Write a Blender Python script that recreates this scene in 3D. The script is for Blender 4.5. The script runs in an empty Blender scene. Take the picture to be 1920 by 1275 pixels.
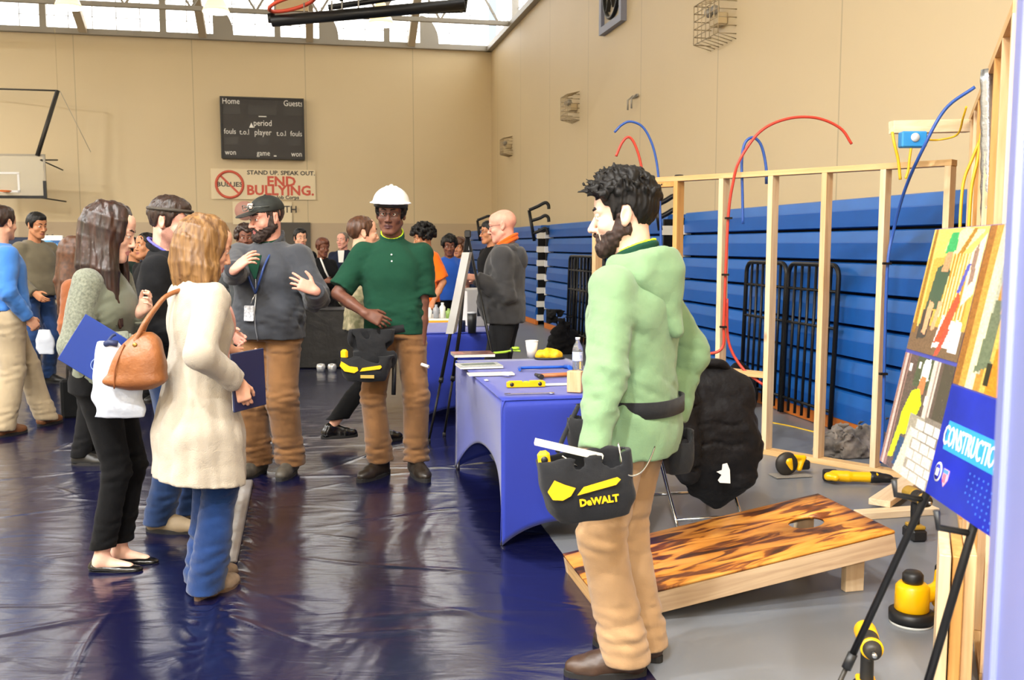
import bpy, math, random
import numpy as np
from mathutils import Vector, Matrix

SC = bpy.context.scene
COL = SC.collection
PI = math.pi
rad = math.radians

# ------------------------------------------------------------------ camera
F_PX = 1800.0                 # focal length in pixels of a 1920 px wide frame
PITCH = rad(5.65)             # camera looks slightly down
CAM_H = 1.5
cam_d = bpy.data.cameras.new('camera')
cam_d.sensor_width = 36.0
cam_d.lens = 36.0 * F_PX / 1920.0
cam_d.clip_end = 200
cam_d.dof.use_dof = True
cam_d.dof.focus_distance = 4.9
cam_d.dof.aperture_fstop = 6.5
cam = bpy.data.objects.new('camera', cam_d)
cam.location = (0, 0, CAM_H)
cam.rotation_euler = (PI / 2 - PITCH, 0, 0)
COL.objects.link(cam)
SC.camera = cam

# ------------------------------------------------------------------ exposure, world, flash
SC.view_settings.view_transform = 'Standard'
SC.view_settings.look = 'None'
SC.view_settings.gamma = 1.0
SC.view_settings.use_curve_mapping = False
SC.view_settings.exposure = 0.12
SC.cycles.max_bounces = 6
SC.cycles.diffuse_bounces = 4
SC.cycles.glossy_bounces = 3
SC.cycles.transmission_bounces = 4
SC.cycles.caustics_reflective = False
SC.cycles.caustics_refractive = False
SC.cycles.sample_clamp_indirect = 6.0

world = bpy.data.worlds.new('world')
SC.world = world
world.use_nodes = True
wbg = world.node_tree.nodes['Background']
wbg.inputs['Color'].default_value = (0.85, 0.93, 1.0, 1)
wbg.inputs['Strength'].default_value = 1.0

ROOM = rad(11.9)              # the hall is turned against the camera
CR, SR = math.cos(ROOM), math.sin(ROOM)
LIGHT_W = 560.0               # each high-bay lamp
FLASH_W = 30.0                # the camera's own flash
WIN_E = 3.6                   # daylight in the clerestory panels

def add_area(name, loc, rot, size, watts, color=(1, 1, 1)):
    l = bpy.data.lights.new(name, 'AREA')
    l.shape = 'DISK'
    l.size = size
    l.energy = watts
    l.color = color
    o = bpy.data.objects.new(name, l)
    o.location = loc
    o.rotation_euler = rot
    COL.objects.link(o)
    return o

add_area('camera_flash', (0.0, -0.02, CAM_H + 0.14), (PI / 2 - PITCH, 0, 0), 0.07, FLASH_W, (1.0, 0.97, 0.93))

# ------------------------------------------------------------------ pixel helpers (1920 x 1275 frame -> true 3-D points)
CT, ST = math.cos(PITCH), math.sin(PITCH)

def ray(px, py):
    u, v = px - 960.0, py - 637.5
    return Vector((u, F_PX * CT - v * ST, -(v * CT + F_PX * ST)))

def G(px, py, z=0.0):
    r = ray(px, py)
    t = (z - CAM_H) / r.z
    return Vector((r.x * t, r.y * t, z))

def A(px, py, y):
    r = ray(px, py)
    t = y / r.y
    return Vector((r.x * t, y, CAM_H + r.z * t))

def RM(x, y, z=0.0):          # hall coordinates (x to the right wall, y to the far wall) -> world
    return Vector((x * CR - y * SR, x * SR + y * CR, z))

def to_room(p):
    return (p.x * CR + p.y * SR, -p.x * SR + p.y * CR)

def hexc(h, a=1.0):
    h = h.lstrip('#')
    c = [int(h[i:i + 2], 16) / 255 for i in (0, 2, 4)]
    return tuple([x / 12.92 if x <= 0.04045 else ((x + 0.055) / 1.055) ** 2.4 for x in c] + [a])

# ------------------------------------------------------------------ materials
_M = {}
def mat(name, color, rough=0.6, metal=0.0, vary=0.0, vscale=6.0, bump=0.0, bscale=80.0, sheen=0.0, coat=0.0,
        emit=0.0, stretch=(1, 1, 1), sss=0.0, bump2=0.0, b2scale=9.0, trans=0.0, spec=None, color2=None, alpha=1.0, detail=4.0):
    if name in _M:
        return _M[name]
    m = bpy.data.materials.new(name)
    m.use_nodes = True
    nt = m.node_tree
    n, L = nt.nodes, nt.links
    b = n['Principled BSDF']
    c = hexc(color) if isinstance(color, str) else tuple(color)
    b.inputs['Base Color'].default_value = c
    b.inputs['Roughness'].default_value = rough
    b.inputs['Metallic'].default_value = metal
    if sheen: b.inputs['Sheen Weight'].default_value = sheen
    if coat:
        b.inputs['Coat Weight'].default_value = coat
        b.inputs['Coat Roughness'].default_value = 0.15
    if spec is not None: b.inputs['Specular IOR Level'].default_value = spec
    if sss:
        b.inputs['Subsurface Weight'].default_value = sss
        b.inputs['Subsurface Radius'].default_value = (0.012, 0.005, 0.003)
        b.inputs['Subsurface Scale'].default_value = 1.0
    if trans: b.inputs['Transmission Weight'].default_value = trans
    if alpha < 1: b.inputs['Alpha'].default_value = alpha
    if emit:
        b.inputs['Emission Color'].default_value = c
        b.inputs['Emission Strength'].default_value = emit
    if vary or bump or bump2:
        tc = n.new('ShaderNodeTexCoord')
        mp = n.new('ShaderNodeMapping')
        mp.inputs['Scale'].default_value = stretch
        L.new(tc.outputs['Object'], mp.inputs['Vector'])
        if vary:
            nz = n.new('ShaderNodeTexNoise')
            nz.inputs['Scale'].default_value = vscale
            nz.inputs['Detail'].default_value = detail
            L.new(mp.outputs['Vector'], nz.inputs['Vector'])
            rp = n.new('ShaderNodeValToRGB')
            lo = tuple(max(0, x * (1 - vary)) for x in c[:3]) + (1,)
            hi = tuple(min(1, x * (1 + vary)) for x in c[:3]) + (1,)
            if color2 is not None:
                lo, hi = c, (hexc(color2) if isinstance(color2, str) else color2)
            rp.color_ramp.elements[0].position = 0.33
            rp.color_ramp.elements[1].position = 0.67
            rp.color_ramp.elements[0].color = lo
            rp.color_ramp.elements[1].color = hi
            L.new(nz.outputs['Fac'], rp.inputs['Fac'])
            L.new(rp.outputs['Color'], b.inputs['Base Color'])
        prev = None
        for st, scl in ((bump2, b2scale), (bump, bscale)):
            if st:
                nb = n.new('ShaderNodeTexNoise')
                nb.inputs['Scale'].default_value = scl
                nb.inputs['Detail'].default_value = 3
                L.new(mp.outputs['Vector'], nb.inputs['Vector'])
                bp = n.new('ShaderNodeBump')
                bp.inputs['Strength'].default_value = st
                bp.inputs['Distance'].default_value = 0.02 if scl < 30 else 0.004
                L.new(nb.outputs['Fac'], bp.inputs['Height'])
                if prev is not None:
                    L.new(prev.outputs['Normal'], bp.inputs['Normal'])
                prev = bp
        L.new(prev.outputs['Normal'], b.inputs['Normal']) if prev is not None else None
    _M[name] = m
    return m

def wood_mat(name, c1, c2, scale=1.0, axis='Z', rough=0.65, knots=0.0):
    if name in _M:
        return _M[name]
    m = bpy.data.materials.new(name)
    m.use_nodes = True
    n, L = m.node_tree.nodes, m.node_tree.links
    b = n['Principled BSDF']
    b.inputs['Roughness'].default_value = rough
    tc = n.new('ShaderNodeTexCoord')
    mp = n.new('ShaderNodeMapping')
    s = [14 * scale] * 3
    s['XYZ'.index(axis)] = 0.9 * scale
    mp.inputs['Scale'].default_value = s
    L.new(tc.outputs['Object'], mp.inputs['Vector'])
    nz = n.new('ShaderNodeTexNoise')
    nz.inputs['Scale'].default_value = 2.2
    nz.inputs['Detail'].default_value = 6
    nz.inputs['Distortion'].default_value = 0.7
    L.new(mp.outputs['Vector'], nz.inputs['Vector'])
    rp = n.new('ShaderNodeValToRGB')
    rp.color_ramp.elements[0].position = 0.3
    rp.color_ramp.elements[1].position = 0.7
    rp.color_ramp.elements[0].color = hexc(c1)
    rp.color_ramp.elements[1].color = hexc(c2)
    L.new(nz.outputs['Fac'], rp.inputs['Fac'])
    out = rp.outputs['Color']
    if knots:
        vo = n.new('ShaderNodeTexVoronoi')
        vo.inputs['Scale'].default_value = 3.1
        mp2 = n.new('ShaderNodeMapping')
        s2 = [1.6] * 3
        s2['XYZ'.index(axis)] = 0.8
        mp2.inputs['Scale'].default_value = s2
        L.new(tc.outputs['Object'], mp2.inputs['Vector'])
        L.new(mp2.outputs['Vector'], vo.inputs['Vector'])
        r2 = n.new('ShaderNodeValToRGB')
        r2.color_ramp.elements[0].position = 0.03
        r2.color_ramp.elements[0].color = (1, 1, 1, 1)
        r2.color_ramp.elements[1].position = 0.11
        r2.color_ramp.elements[1].color = (0, 0, 0, 1)
        L.new(vo.outputs['Distance'], r2.inputs['Fac'])
        mx = n.new('ShaderNodeMixRGB')
        mx.inputs['Color2'].default_value = hexc('#7a4a22')
        ml = n.new('ShaderNodeMath'); ml.operation = 'MULTIPLY'; ml.inputs[1].default_value = knots
        L.new(r2.outputs['Color'], ml.inputs[0])
        L.new(ml.outputs[0], mx.inputs['Fac'])
        L.new(out, mx.inputs['Color1'])
        out = mx.outputs['Color']
    L.new(out, b.inputs['Base Color'])
    bp = n.new('ShaderNodeBump')
    bp.inputs['Strength'].default_value = 0.15
    bp.inputs['Distance'].default_value = 0.004
    L.new(nz.outputs['Fac'], bp.inputs['Height'])
    L.new(bp.outputs['Normal'], b.inputs['Normal'])
    _M[name] = m
    return m

# ------------------------------------------------------------------ object helpers
def link(name, me, m=None, parent=None, loc=None, rot=None, smooth=False):
    o = bpy.data.objects.new(name, me)
    COL.objects.link(o)
    if m is not None:
        for k in (m if isinstance(m, (list, tuple)) else [m]):
            me.materials.append(k)
    if parent is not None: o.parent = parent
    if loc is not None: o.location = loc
    if rot is not None: o.rotation_euler = rot
    if smooth and hasattr(me, 'polygons'):
        me.polygons.foreach_set('use_smooth', [True] * len(me.polygons))
    return o

def tag(o, label=None, cat=None, group=None, kind=None):
    if label: o['label'] = label
    if cat: o['category'] = cat
    if group: o['group'] = group
    if kind: o['kind'] = kind
    return o

def empty(name, loc=(0, 0, 0), rz=0.0, label=None, cat=None, group=None):
    o = bpy.data.objects.new(name, None)
    o.empty_display_size = 0.1
    COL.objects.link(o)
    o.location = loc
    o.rotation_euler = (0, 0, rz)
    return tag(o, label, cat, group)

def copy_tree(o, parent=None):
    c = o.copy()
    COL.objects.link(c)
    if parent is not None:
        c.parent = parent
    for ch in o.children:
        copy_tree(ch, c)
    return c

def np_mesh(name, V, Q):
    """V (n,3) float, Q (m,k) int: all faces of k corners."""
    me = bpy.data.meshes.new(name)
    V = np.asarray(V, np.float32); Q = np.asarray(Q, np.int32)
    k = Q.shape[1]
    me.vertices.add(len(V)); me.vertices.foreach_set('co', V.ravel())
    me.loops.add(Q.size); me.loops.foreach_set('vertex_index', Q.ravel())
    me.polygons.add(len(Q))
    me.polygons.foreach_set('loop_start', np.arange(0, Q.size, k, dtype=np.int32))
    me.polygons.foreach_set('loop_total', np.full(len(Q), k, np.int32))
    me.update(calc_edges=True)
    return me

class MB:
    """collects boxes, tubes and lathes; build() links them as ONE mesh object"""
    def __init__(s):
        s.v, s.f, s.mi = [], [], []
        s.sm = []
    def _add(s, vs, fs, mi=0, smooth=False):
        o = len(s.v)
        s.v += [tuple(v) for v in vs]
        s.f += [tuple(i + o for i in f) for f in fs]
        s.mi += [mi] * len(fs)
        s.sm += [smooth] * len(fs)
        return s
    def box(s, c, size, R=None, mi=0, bev=0.0):
        hx, hy, hz = (k / 2 for k in size)
        b = min(bev, hx * .9, hy * .9, hz * .9)
        if b > 0:
            vs, idx = [], {}
            for sx in (-1, 1):
                for sy in (-1, 1):
                    for sz in (-1, 1):
                        idx[(sx, sy, sz)] = len(vs)
                        vs += [(sx * hx, sy * (hy - b), sz * (hz - b)), (sx * (hx - b), sy * hy, sz * (hz - b)), (sx * (hx - b), sy * (hy - b), sz * hz)]
            q = lambda a, ax: idx[a] + ax
            fs = []
            for sx in (-1, 1):
                l = [q((sx, a, c_), 0) for a, c_ in ((-1, -1), (1, -1), (1, 1), (-1, 1))]; fs.append(l if sx > 0 else l[::-1])
                l = [q((a, sx, c_), 1) for a, c_ in ((-1, -1), (1, -1), (1, 1), (-1, 1))]; fs.append(l[::-1] if sx > 0 else l)
                l = [q((a, c_, sx), 2) for a, c_ in ((-1, -1), (1, -1), (1, 1), (-1, 1))]; fs.append(l if sx > 0 else l[::-1])
            for s1 in (-1, 1):
                for s2 in (-1, 1):
                    l = [q((s1, s2, -1), 0), q((s1, s2, -1), 1), q((s1, s2, 1), 1), q((s1, s2, 1), 0)]; fs.append(l if s1 * s2 > 0 else l[::-1])
                    l = [q((s1, -1, s2), 0), q((s1, -1, s2), 2), q((s1, 1, s2), 2), q((s1, 1, s2), 0)]; fs.append(l[::-1] if s1 * s2 > 0 else l)
                    l = [q((-1, s1, s2), 1), q((-1, s1, s2), 2), q((1, s1, s2), 2), q((1, s1, s2), 1)]; fs.append(l if s1 * s2 > 0 else l[::-1])
                    for s3 in (-1, 1):
                        l = [q((s1, s2, s3), 0), q((s1, s2, s3), 1), q((s1, s2, s3), 2)]; fs.append(l if s1 * s2 * s3 > 0 else l[::-1])
        else:
            vs = [(sx * hx, sy * hy, sz * hz) for sx in (-1, 1) for sy in (-1, 1) for sz in (-1, 1)]
            fs = [(0, 1, 3, 2), (4, 6, 7, 5), (0, 4, 5, 1), (2, 3, 7, 6), (0, 2, 6, 4), (1, 5, 7, 3)]
        R = R if R is not None else Matrix.Identity(3)
        if isinstance(R, (int, float)): R = Matrix.Rotation(R, 3, 'Z')
        c = Vector(c)
        return s._add([c + R @ Vector(v) for v in vs], fs, mi)
    def bar(s, a, b, w, h, up=(0, 0, 1), mi=0, bev=0.0):
        """a rectangular bar from a to b: w across, h along up"""
        a, b = Vector(a), Vector(b)
        d = b - a
        y = d.normalized()
        x = y.cross(Vector(up))
        if x.length < 1e-4: x = y.cross(Vector((0, 1, 0)))
        x.normalize()
        z = x.cross(y)
        return s.box((a + b) / 2, (w, d.length, h), Matrix((x, y, z)).transposed(), mi, bev)
    def tube(s, pts, r, n=10, mi=0, cap=True, closed=False):
        pts = [Vector(p) for p in pts]
        m = len(pts)
        rs = r if isinstance(r, (list, tuple)) else [r] * m
        t0 = (pts[1] - pts[0]).normalized()
        x = t0.orthogonal().normalized()
        vs = []
        for i in range(m):
            if closed: t = pts[(i + 1) % m] - pts[i - 1]
            else: t = pts[min(i + 1, m - 1)] - pts[max(i - 1, 0)]
            t.normalize()
            x = (x - t * x.dot(t))
            if x.length < 1e-6: x = t.orthogonal()
            x.normalize()
            y = t.cross(x)
            vs += [pts[i] + (x * math.cos(2 * PI * k / n) + y * math.sin(2 * PI * k / n)) * rs[i] for k in range(n)]
        fs = []
        for i in range(m if closed else m - 1):
            j = (i + 1) % m
            fs += [(i * n + k, i * n + (k + 1) % n, j * n + (k + 1) % n, j * n + k) for k in range(n)]
        s._add(vs, fs, mi, True)
        if cap and not closed:
            o = len(s.v) - len(vs)
            s.f += [tuple(o + k for k in range(n))[::-1], tuple(o + (m - 1) * n + k for k in range(n))]
            s.mi += [mi, mi]; s.sm += [False, False]
        return s
    def lathe(s, prof, c=(0, 0, 0), R=None, n=24, mi=0, smooth=True):
        """prof: (radius, height) pairs turned about z"""
        c = Vector(c)
        R = R if R is not None else Matrix.Identity(3)
        vs = [c + R @ Vector((r * math.cos(2 * PI * k / n), r * math.sin(2 * PI * k / n), z)) for r, z in prof for k in range(n)]
        fs = [(i * n + k, i * n + (k + 1) % n, (i + 1) * n + (k + 1) % n, (i + 1) * n + k) for i in range(len(prof) - 1) for k in range(n)]
        s._add(vs, fs, mi, smooth)
        o = len(s.v) - len(vs)
        for i, rev in ((0, True), (len(prof) - 1, False)):
            if prof[i][0] > 1e-5:
                l = tuple(o + i * n + k for k in range(n))
                s.f.append(l[::-1] if rev else l); s.mi.append(mi); s.sm.append(False)
        return s
    def prism(s, poly, h0, h1, M4=None, mi=0):
        """poly: (x, y) outline counter-clockwise, extruded from z=h0 to h1"""
        n = len(poly)
        M4 = M4 if M4 is not None else Matrix.Identity(4)
        vs = [M4 @ Vector((x, y, h0)) for x, y in poly] + [M4 @ Vector((x, y, h1)) for x, y in poly]
        fs = [tuple(range(n))[::-1], tuple(range(n, 2 * n))] + [(i, (i + 1) % n, n + (i + 1) % n, n + i) for i in range(n)]
        return s._add(vs, fs, mi)
    def quad(s, a, b, c, d, mi=0):
        return s._add([a, b, c, d], [(0, 1, 2, 3)], mi)
    def build(s, name, m, parent=None, loc=None, rot=None, bevel=0.0, smooth=False):
        me = bpy.data.meshes.new(name)
        me.from_pydata(s.v, [], s.f)
        me.polygons.foreach_set('material_index', s.mi)
        me.polygons.foreach_set('use_smooth', [True] * len(s.f) if smooth else s.sm)
        o = link(name, me, m, parent, loc, rot)
        if bevel:
            md = o.modifiers.new('bevel', 'BEVEL')
            md.width = bevel; md.segments = 2; md.limit_method = 'ANGLE'
        return o

def arc_pts(c, r, a0, a1, n, ex, ey):
    c, ex, ey = Vector(c), Vector(ex), Vector(ey)
    return [c + ex * (r * math.cos(a0 + (a1 - a0) * i / n)) + ey * (r * math.sin(a0 + (a1 - a0) * i / n)) for i in range(n + 1)]

def smooth_path(pts, n=8):
    """Catmull-Rom through the points"""
    P = [Vector(p) for p in pts]
    P = [P[0] * 2 - P[1]] + P + [P[-1] * 2 - P[-2]]
    out = []
    for i in range(1, len(P) - 2):
        for k in range(n):
            t = k / n
            a, b, c, d = P[i - 1], P[i], P[i + 1], P[i + 2]
            out.append(0.5 * ((2 * b) + (c - a) * t + (2 * a - 5 * b + 4 * c - d) * t * t + (3 * b - a - 3 * c + d) * t ** 3))
    out.append(P[-2])
    return out

def text(s, size, m, parent, loc, rot, name='lettering', extrude=0.001, sx=1.0, align='CENTER', bold=0.0):
    cu = bpy.data.curves.new(name, 'FONT')
    cu.body = s
    cu.size = size
    cu.extrude = extrude
    cu.offset = bold
    cu.align_x = align
    cu.align_y = 'CENTER'
    cu.resolution_u = 2
    cu.materials.append(m)
    o = bpy.data.objects.new(name, cu)
    COL.objects.link(o)
    o.parent = parent
    o.location = loc
    o.rotation_euler = rot
    o.scale = (sx, 1, 1)
    me = bpy.data.meshes.new_from_object(o)
    bpy.data.objects.remove(o)
    o = link(name, me, None, parent, loc, rot)
    o.scale = (sx, 1, 1)
    return o

def print_panel(name, w, h, nx, ny, bg, shapes, parent=None, loc=(0, 0, 0), rot=(0, 0, 0), noise=0.0, rough=0.25, seed=1):
    """a flat printed picture in its own xz plane, its colours held per face; shapes: (outline, colour) in 0..1, later ones on top"""
    X = (np.arange(nx) + .5) / nx
    Y = (np.arange(ny) + .5) / ny
    XX, YY = np.meshgrid(X, Y, indexing='ij')
    C = np.zeros((nx, ny, 4)); C[:] = hexc(bg)
    for poly, col in shapes:
        inside = np.zeros((nx, ny), bool)
        n = len(poly)
        for i in range(n):
            x1, y1 = poly[i]; x2, y2 = poly[(i + 1) % n]
            if abs(y2 - y1) < 1e-9: continue
            cond = ((y1 > YY) != (y2 > YY)) & (XX < (x2 - x1) * (YY - y1) / (y2 - y1) + x1)
            inside ^= cond
        C[inside] = hexc(col)
    rng = np.random.default_rng(seed)
    if noise:
        C[..., :3] *= (1 + noise * (rng.random((nx, ny, 1)) - .5) * 2)
    C = np.clip(C, 0, 1)
    gx, gy = np.meshgrid(np.linspace(-w / 2, w / 2, nx + 1), np.linspace(0, h, ny + 1), indexing='ij')
    V = np.stack([gx, np.zeros_like(gx), gy], -1).reshape(-1, 3)
    i, j = np.meshgrid(np.arange(nx), np.arange(ny), indexing='ij')
    k = (i * (ny + 1) + j).ravel()
    Q = np.stack([k, k + ny + 1, k + ny + 2, k + 1], -1)
    me = np_mesh(name, V, Q)
    at = me.color_attributes.new('print', 'FLOAT_COLOR', 'CORNER')
    at.data.foreach_set('color', np.repeat(C.reshape(-1, 4), 4, axis=0).astype(np.float32).ravel())
    key = 'printed_picture_%g' % rough
    if key not in _M:
        m = bpy.data.materials.new('printed_picture'); m.use_nodes = True
        a = m.node_tree.nodes.new('ShaderNodeVertexColor'); a.layer_name = 'print'
        b = m.node_tree.nodes['Principled BSDF']
        m.node_tree.links.new(a.outputs['Color'], b.inputs['Base Color'])
        b.inputs['Roughness'].default_value = rough
        _M[key] = m
    return link(name, me, _M[key], parent, loc, rot)

# ------------------------------------------------------------------ rounded solids from distance fields (people, clothes, bags)
def v3(p): return np.array((p[0], p[1], p[2]), np.float32)

class Solid:
    def __init__(s, lo, hi, h, fine=()):
        s.h = h
        s.ax = []
        for i in range(3):
            cuts = [(lo[i], hi[i], h)]
            xs = list(np.arange(lo[i], hi[i] + h, h))
            for (flo, fhi, fh) in fine:
                a, b = max(flo[i], lo[i]), min(fhi[i], hi[i])
                xs = [x for x in xs if x < a - fh * .5 or x > b + fh * .5] + list(np.arange(a, b, fh))
            xs = np.array(sorted(xs))
            keep = np.concatenate([[True], np.diff(xs) > 1e-4])
            s.ax.append(xs[keep].astype(np.float32))
        s.D = np.full([len(a) for a in s.ax], 0.06, np.float32)
    def win(s, lo, hi):
        sl = []
        for i in range(3):
            a = np.searchsorted(s.ax[i], lo[i]); b = np.searchsorted(s.ax[i], hi[i])
            if b <= a: return None
            sl.append(slice(int(a), int(b)))
        return tuple(sl)
    def grid(s, sl):
        return s.ax[0][sl[0]][:, None, None], s.ax[1][sl[1]][None, :, None], s.ax[2][sl[2]][None, None, :]
    def put(s, fn, lo, hi, k=0.01, op='add', clip=()):
        m = k + 2.5 * s.h
        sl = s.win([x - m for x in lo], [x + m for x in hi])
        if sl is None: return s
        X, Y, Z = s.grid(sl)
        d = fn(X, Y, Z).astype(np.float32)
        for (p, nrm) in clip:
            d = np.maximum(d, (X - p[0]) * nrm[0] + (Y - p[1]) * nrm[1] + (Z - p[2]) * nrm[2])
        a = s.D[sl]
        if op == 'add':
            hh = np.clip(.5 + .5 * (a - d) / k, 0, 1)
            s.D[sl] = a + (d - a) * hh - k * hh * (1 - hh)
        elif op == 'sub':
            nd = -d
            hh = np.clip(.5 - .5 * (a - nd) / k, 0, 1)
            s.D[sl] = a + (nd - a) * hh + k * hh * (1 - hh)
        return s
    def cone(s, a, b, r1, r2, k=0.01, n=None, f1=1.0, f2=None, op='add', clip=()):
        """tapered capsule a-b; n with f1, f2: the radius along n is f times the other one"""
        a, b = v3(a), v3(b)
        f2 = f1 if f2 is None else f2
        ab = b - a
        L2 = float(ab @ ab) + 1e-12
        R = max(r1 * max(1, f1), r2 * max(1, f2))
        lo, hi = np.minimum(a, b) - R, np.maximum(a, b) + R
        nn = None
        if n is not None:
            nn = v3(n); nn = nn / np.linalg.norm(nn)
        def fn(X, Y, Z):
            x, y, z = X - a[0], Y - a[1], Z - a[2]
            t = np.clip((x * ab[0] + y * ab[1] + z * ab[2]) / L2, 0, 1)
            qx, qy, qz = x - t * ab[0], y - t * ab[1], z - t * ab[2]
            q2 = qx * qx + qy * qy + qz * qz
            r = r1 + (r2 - r1) * t
            if nn is None:
                return np.sqrt(q2) - r
            qn = qx * nn[0] + qy * nn[1] + qz * nn[2]
            f = f1 + (f2 - f1) * t
            q = np.sqrt(np.maximum(q2 + qn * qn * (1 / (f * f) - 1), 0))
            return (q - r) * np.minimum(1, f)
        return s.put(fn, lo, hi, k, op, clip)
    def ball(s, c, r, k=0.01, op='add', clip=()):
        return s.cone(c, (c[0], c[1], c[2] + 1e-5), r, r, k, op=op, clip=clip)
    def egg(s, c, rr, R=None, k=0.01, op='add', clip=(), fn2=None):
        """ellipsoid, R (3x3 numpy) turns it"""
        c = v3(c); R = np.eye(3) if R is None else np.asarray(R)
        m = np.sqrt(((R * np.array(rr)[None, :]) ** 2).sum(1))
        def fn(X, Y, Z):
            x, y, z = X - c[0], Y - c[1], Z - c[2]
            l = [x * R[0, i] + y * R[1, i] + z * R[2, i] for i in range(3)]
            k0 = np.sqrt(sum((l[i] / rr[i]) ** 2 for i in range(3))) + 1e-6
            k1 = np.sqrt(sum((l[i] / rr[i] ** 2) ** 2 for i in range(3))) + 1e-6
            d = k0 * (k0 - 1) / k1
            if fn2 is not None: d = fn2(d, *l)
            return d
        return s.put(fn, c - m, c + m, k, op, clip)
    def loft(s, lev, k=0.01, p=2.0, op='add', clip=()):
        """lev: (z, cx, cy, rx, ry) rising in z; superellipse cross-sections of power p"""
        lev = np.array(lev, np.float64)
        zs = lev[:, 0]
        lo = (min(lev[:, 1] - lev[:, 3]), min(lev[:, 2] - lev[:, 4]), zs[0]); hi = (max(lev[:, 1] + lev[:, 3]), max(lev[:, 2] + lev[:, 4]), zs[-1])
        def fn(X, Y, Z):
            z = Z[0, 0, :].astype(np.float64)
            t = np.clip(z, zs[0], zs[-1])
            i = np.clip(np.searchsorted(zs, t) - 1, 0, len(zs) - 2)
            u = (t - zs[i]) / (zs[i + 1] - zs[i])
            sl = np.gradient(lev[:, 1:], zs, axis=0)
            hh = (zs[i + 1] - zs[i])[:, None]
            u = u[:, None]
            P = lev[i, 1:] * (2 * u ** 3 - 3 * u ** 2 + 1) + sl[i] * hh * (u ** 3 - 2 * u ** 2 + u) + lev[i + 1, 1:] * (-2 * u ** 3 + 3 * u ** 2) + sl[i + 1] * hh * (u ** 3 - u ** 2)
            cx, cy, rx, ry = (P[:, q].astype(np.float32)[None, None, :] for q in range(4))
            rx = np.maximum(rx, 1e-3); ry = np.maximum(ry, 1e-3)
            e = (np.abs((X - cx) / rx) ** p + np.abs((Y - cy) / ry) ** p) ** (1 / p)
            d = (e - 1) * np.minimum(rx, ry)
            dz = np.maximum(zs[0] - Z, Z - zs[-1])
            return np.maximum(d, dz)
        return s.put(fn, lo, hi, k, op, clip)
    def rough(s, amp, scale, seed=0, band=0.03, stretch=(1, 1, 1), where=None, ridge=False):
        """push the surface in and out with a cheap smooth noise"""
        m = np.abs(s.D) < band
        ix = np.nonzero(m)
        P = np.stack([s.ax[i][ix[i]] * stretch[i] for i in range(3)], -1)
        rng = np.random.default_rng(seed)
        n = np.zeros(len(P), np.float32)
        for o in range(6):
            w = rng.normal(size=3); w = w / np.linalg.norm(w) * scale * (0.6 + 0.3 * o)
            w2 = rng.normal(size=3); w2 = w2 / np.linalg.norm(w2) * scale * .5
            q = np.sin(P @ w + rng.random() * 6.28 + 1.4 * np.sin(P @ w2 + rng.random() * 6.28)).astype(np.float32)
            n += (1 - 2 * np.abs(q) if ridge else q) / (1 + .35 * o)
        n *= amp / 2.2
        if where is not None:
            n *= where(*[s.ax[i][ix[i]] for i in range(3)])
        s.D[ix] += n
        return s
    def cut(s, p, nrm):
        X, Y, Z = s.grid(tuple(slice(0, len(a)) for a in s.ax))
        s.D = np.maximum(s.D, ((X - p[0]) * nrm[0] + (Y - p[1]) * nrm[1] + (Z - p[2]) * nrm[2]).astype(np.float32))
        return s
    def mesh(s, name, smooth=1):
        D = s.D
        D[0] = D[-1] = .05; D[:, 0] = D[:, -1] = .05; D[:, :, 0] = D[:, :, -1] = .05
        I = (D < 0)
        c = np.zeros([n - 1 for n in D.shape], np.uint8)
        for dx in (0, 1):
            for dy in (0, 1):
                for dz in (0, 1):
                    c += I[dx:c.shape[0] + dx, dy:c.shape[1] + dy, dz:c.shape[2] + dz]
        ix = np.nonzero((c > 0) & (c < 8))
        n = len(ix[0])
        vid = np.full(c.shape, -1, np.int32)
        vid[ix] = np.arange(n)
        cor = {(a, b, e): D[ix[0] + a, ix[1] + b, ix[2] + e] for a in (0, 1) for b in (0, 1) for e in (0, 1)}
        S = np.zeros((n, 3)); W = np.zeros(n)
        for ax in range(3):
            o = [q for q in range(3) if q != ax]
            for p in (0, 1):
                for q in (0, 1):
                    k0 = [0, 0, 0]; k0[o[0]] = p; k0[o[1]] = q
                    k1 = list(k0); k1[ax] = 1
                    d0, d1 = cor[tuple(k0)], cor[tuple(k1)]
                    m = (d0 < 0) != (d1 < 0)
                    t = np.where(m, d0 / np.where(m, d0 - d1, 1), 0)
                    pt = np.zeros((n, 3)); pt[:, o[0]] = p; pt[:, o[1]] = q; pt[:, ax] = t
                    S += pt * m[:, None]; W += m
        S /= np.maximum(W, 1)[:, None]
        V = np.empty((n, 3))
        for i in range(3):
            a = s.ax[i]
            V[:, i] = a[ix[i]] + S[:, i] * (a[ix[i] + 1] - a[ix[i]])
        Q = []
        for ax in range(3):
            o = [(ax + 1) % 3, (ax + 2) % 3]
            sl0 = [slice(None)] * 3; sl1 = [slice(None)] * 3
            sl0[ax] = slice(0, -1); sl1[ax] = slice(1, None)
            e = np.nonzero(I[tuple(sl0)] != I[tuple(sl1)])
            e = [np.asarray(q) for q in e]
            ok = (e[o[0]] > 0) & (e[o[1]] > 0) & (e[o[0]] < D.shape[o[0]] - 1) & (e[o[1]] < D.shape[o[1]] - 1)
            e = [q[ok] for q in e]
            ins = I[tuple(e)]
            def cell(a, b):
                t = list(e); t[o[0]] = e[o[0]] - a; t[o[1]] = e[o[1]] - b
                return vid[tuple(t)]
            q = np.stack([cell(1, 1), cell(0, 1), cell(0, 0), cell(1, 0)], -1)
            q[~ins] = q[~ins][:, ::-1]
            Q.append(q)
        Q = np.concatenate(Q)
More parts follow.
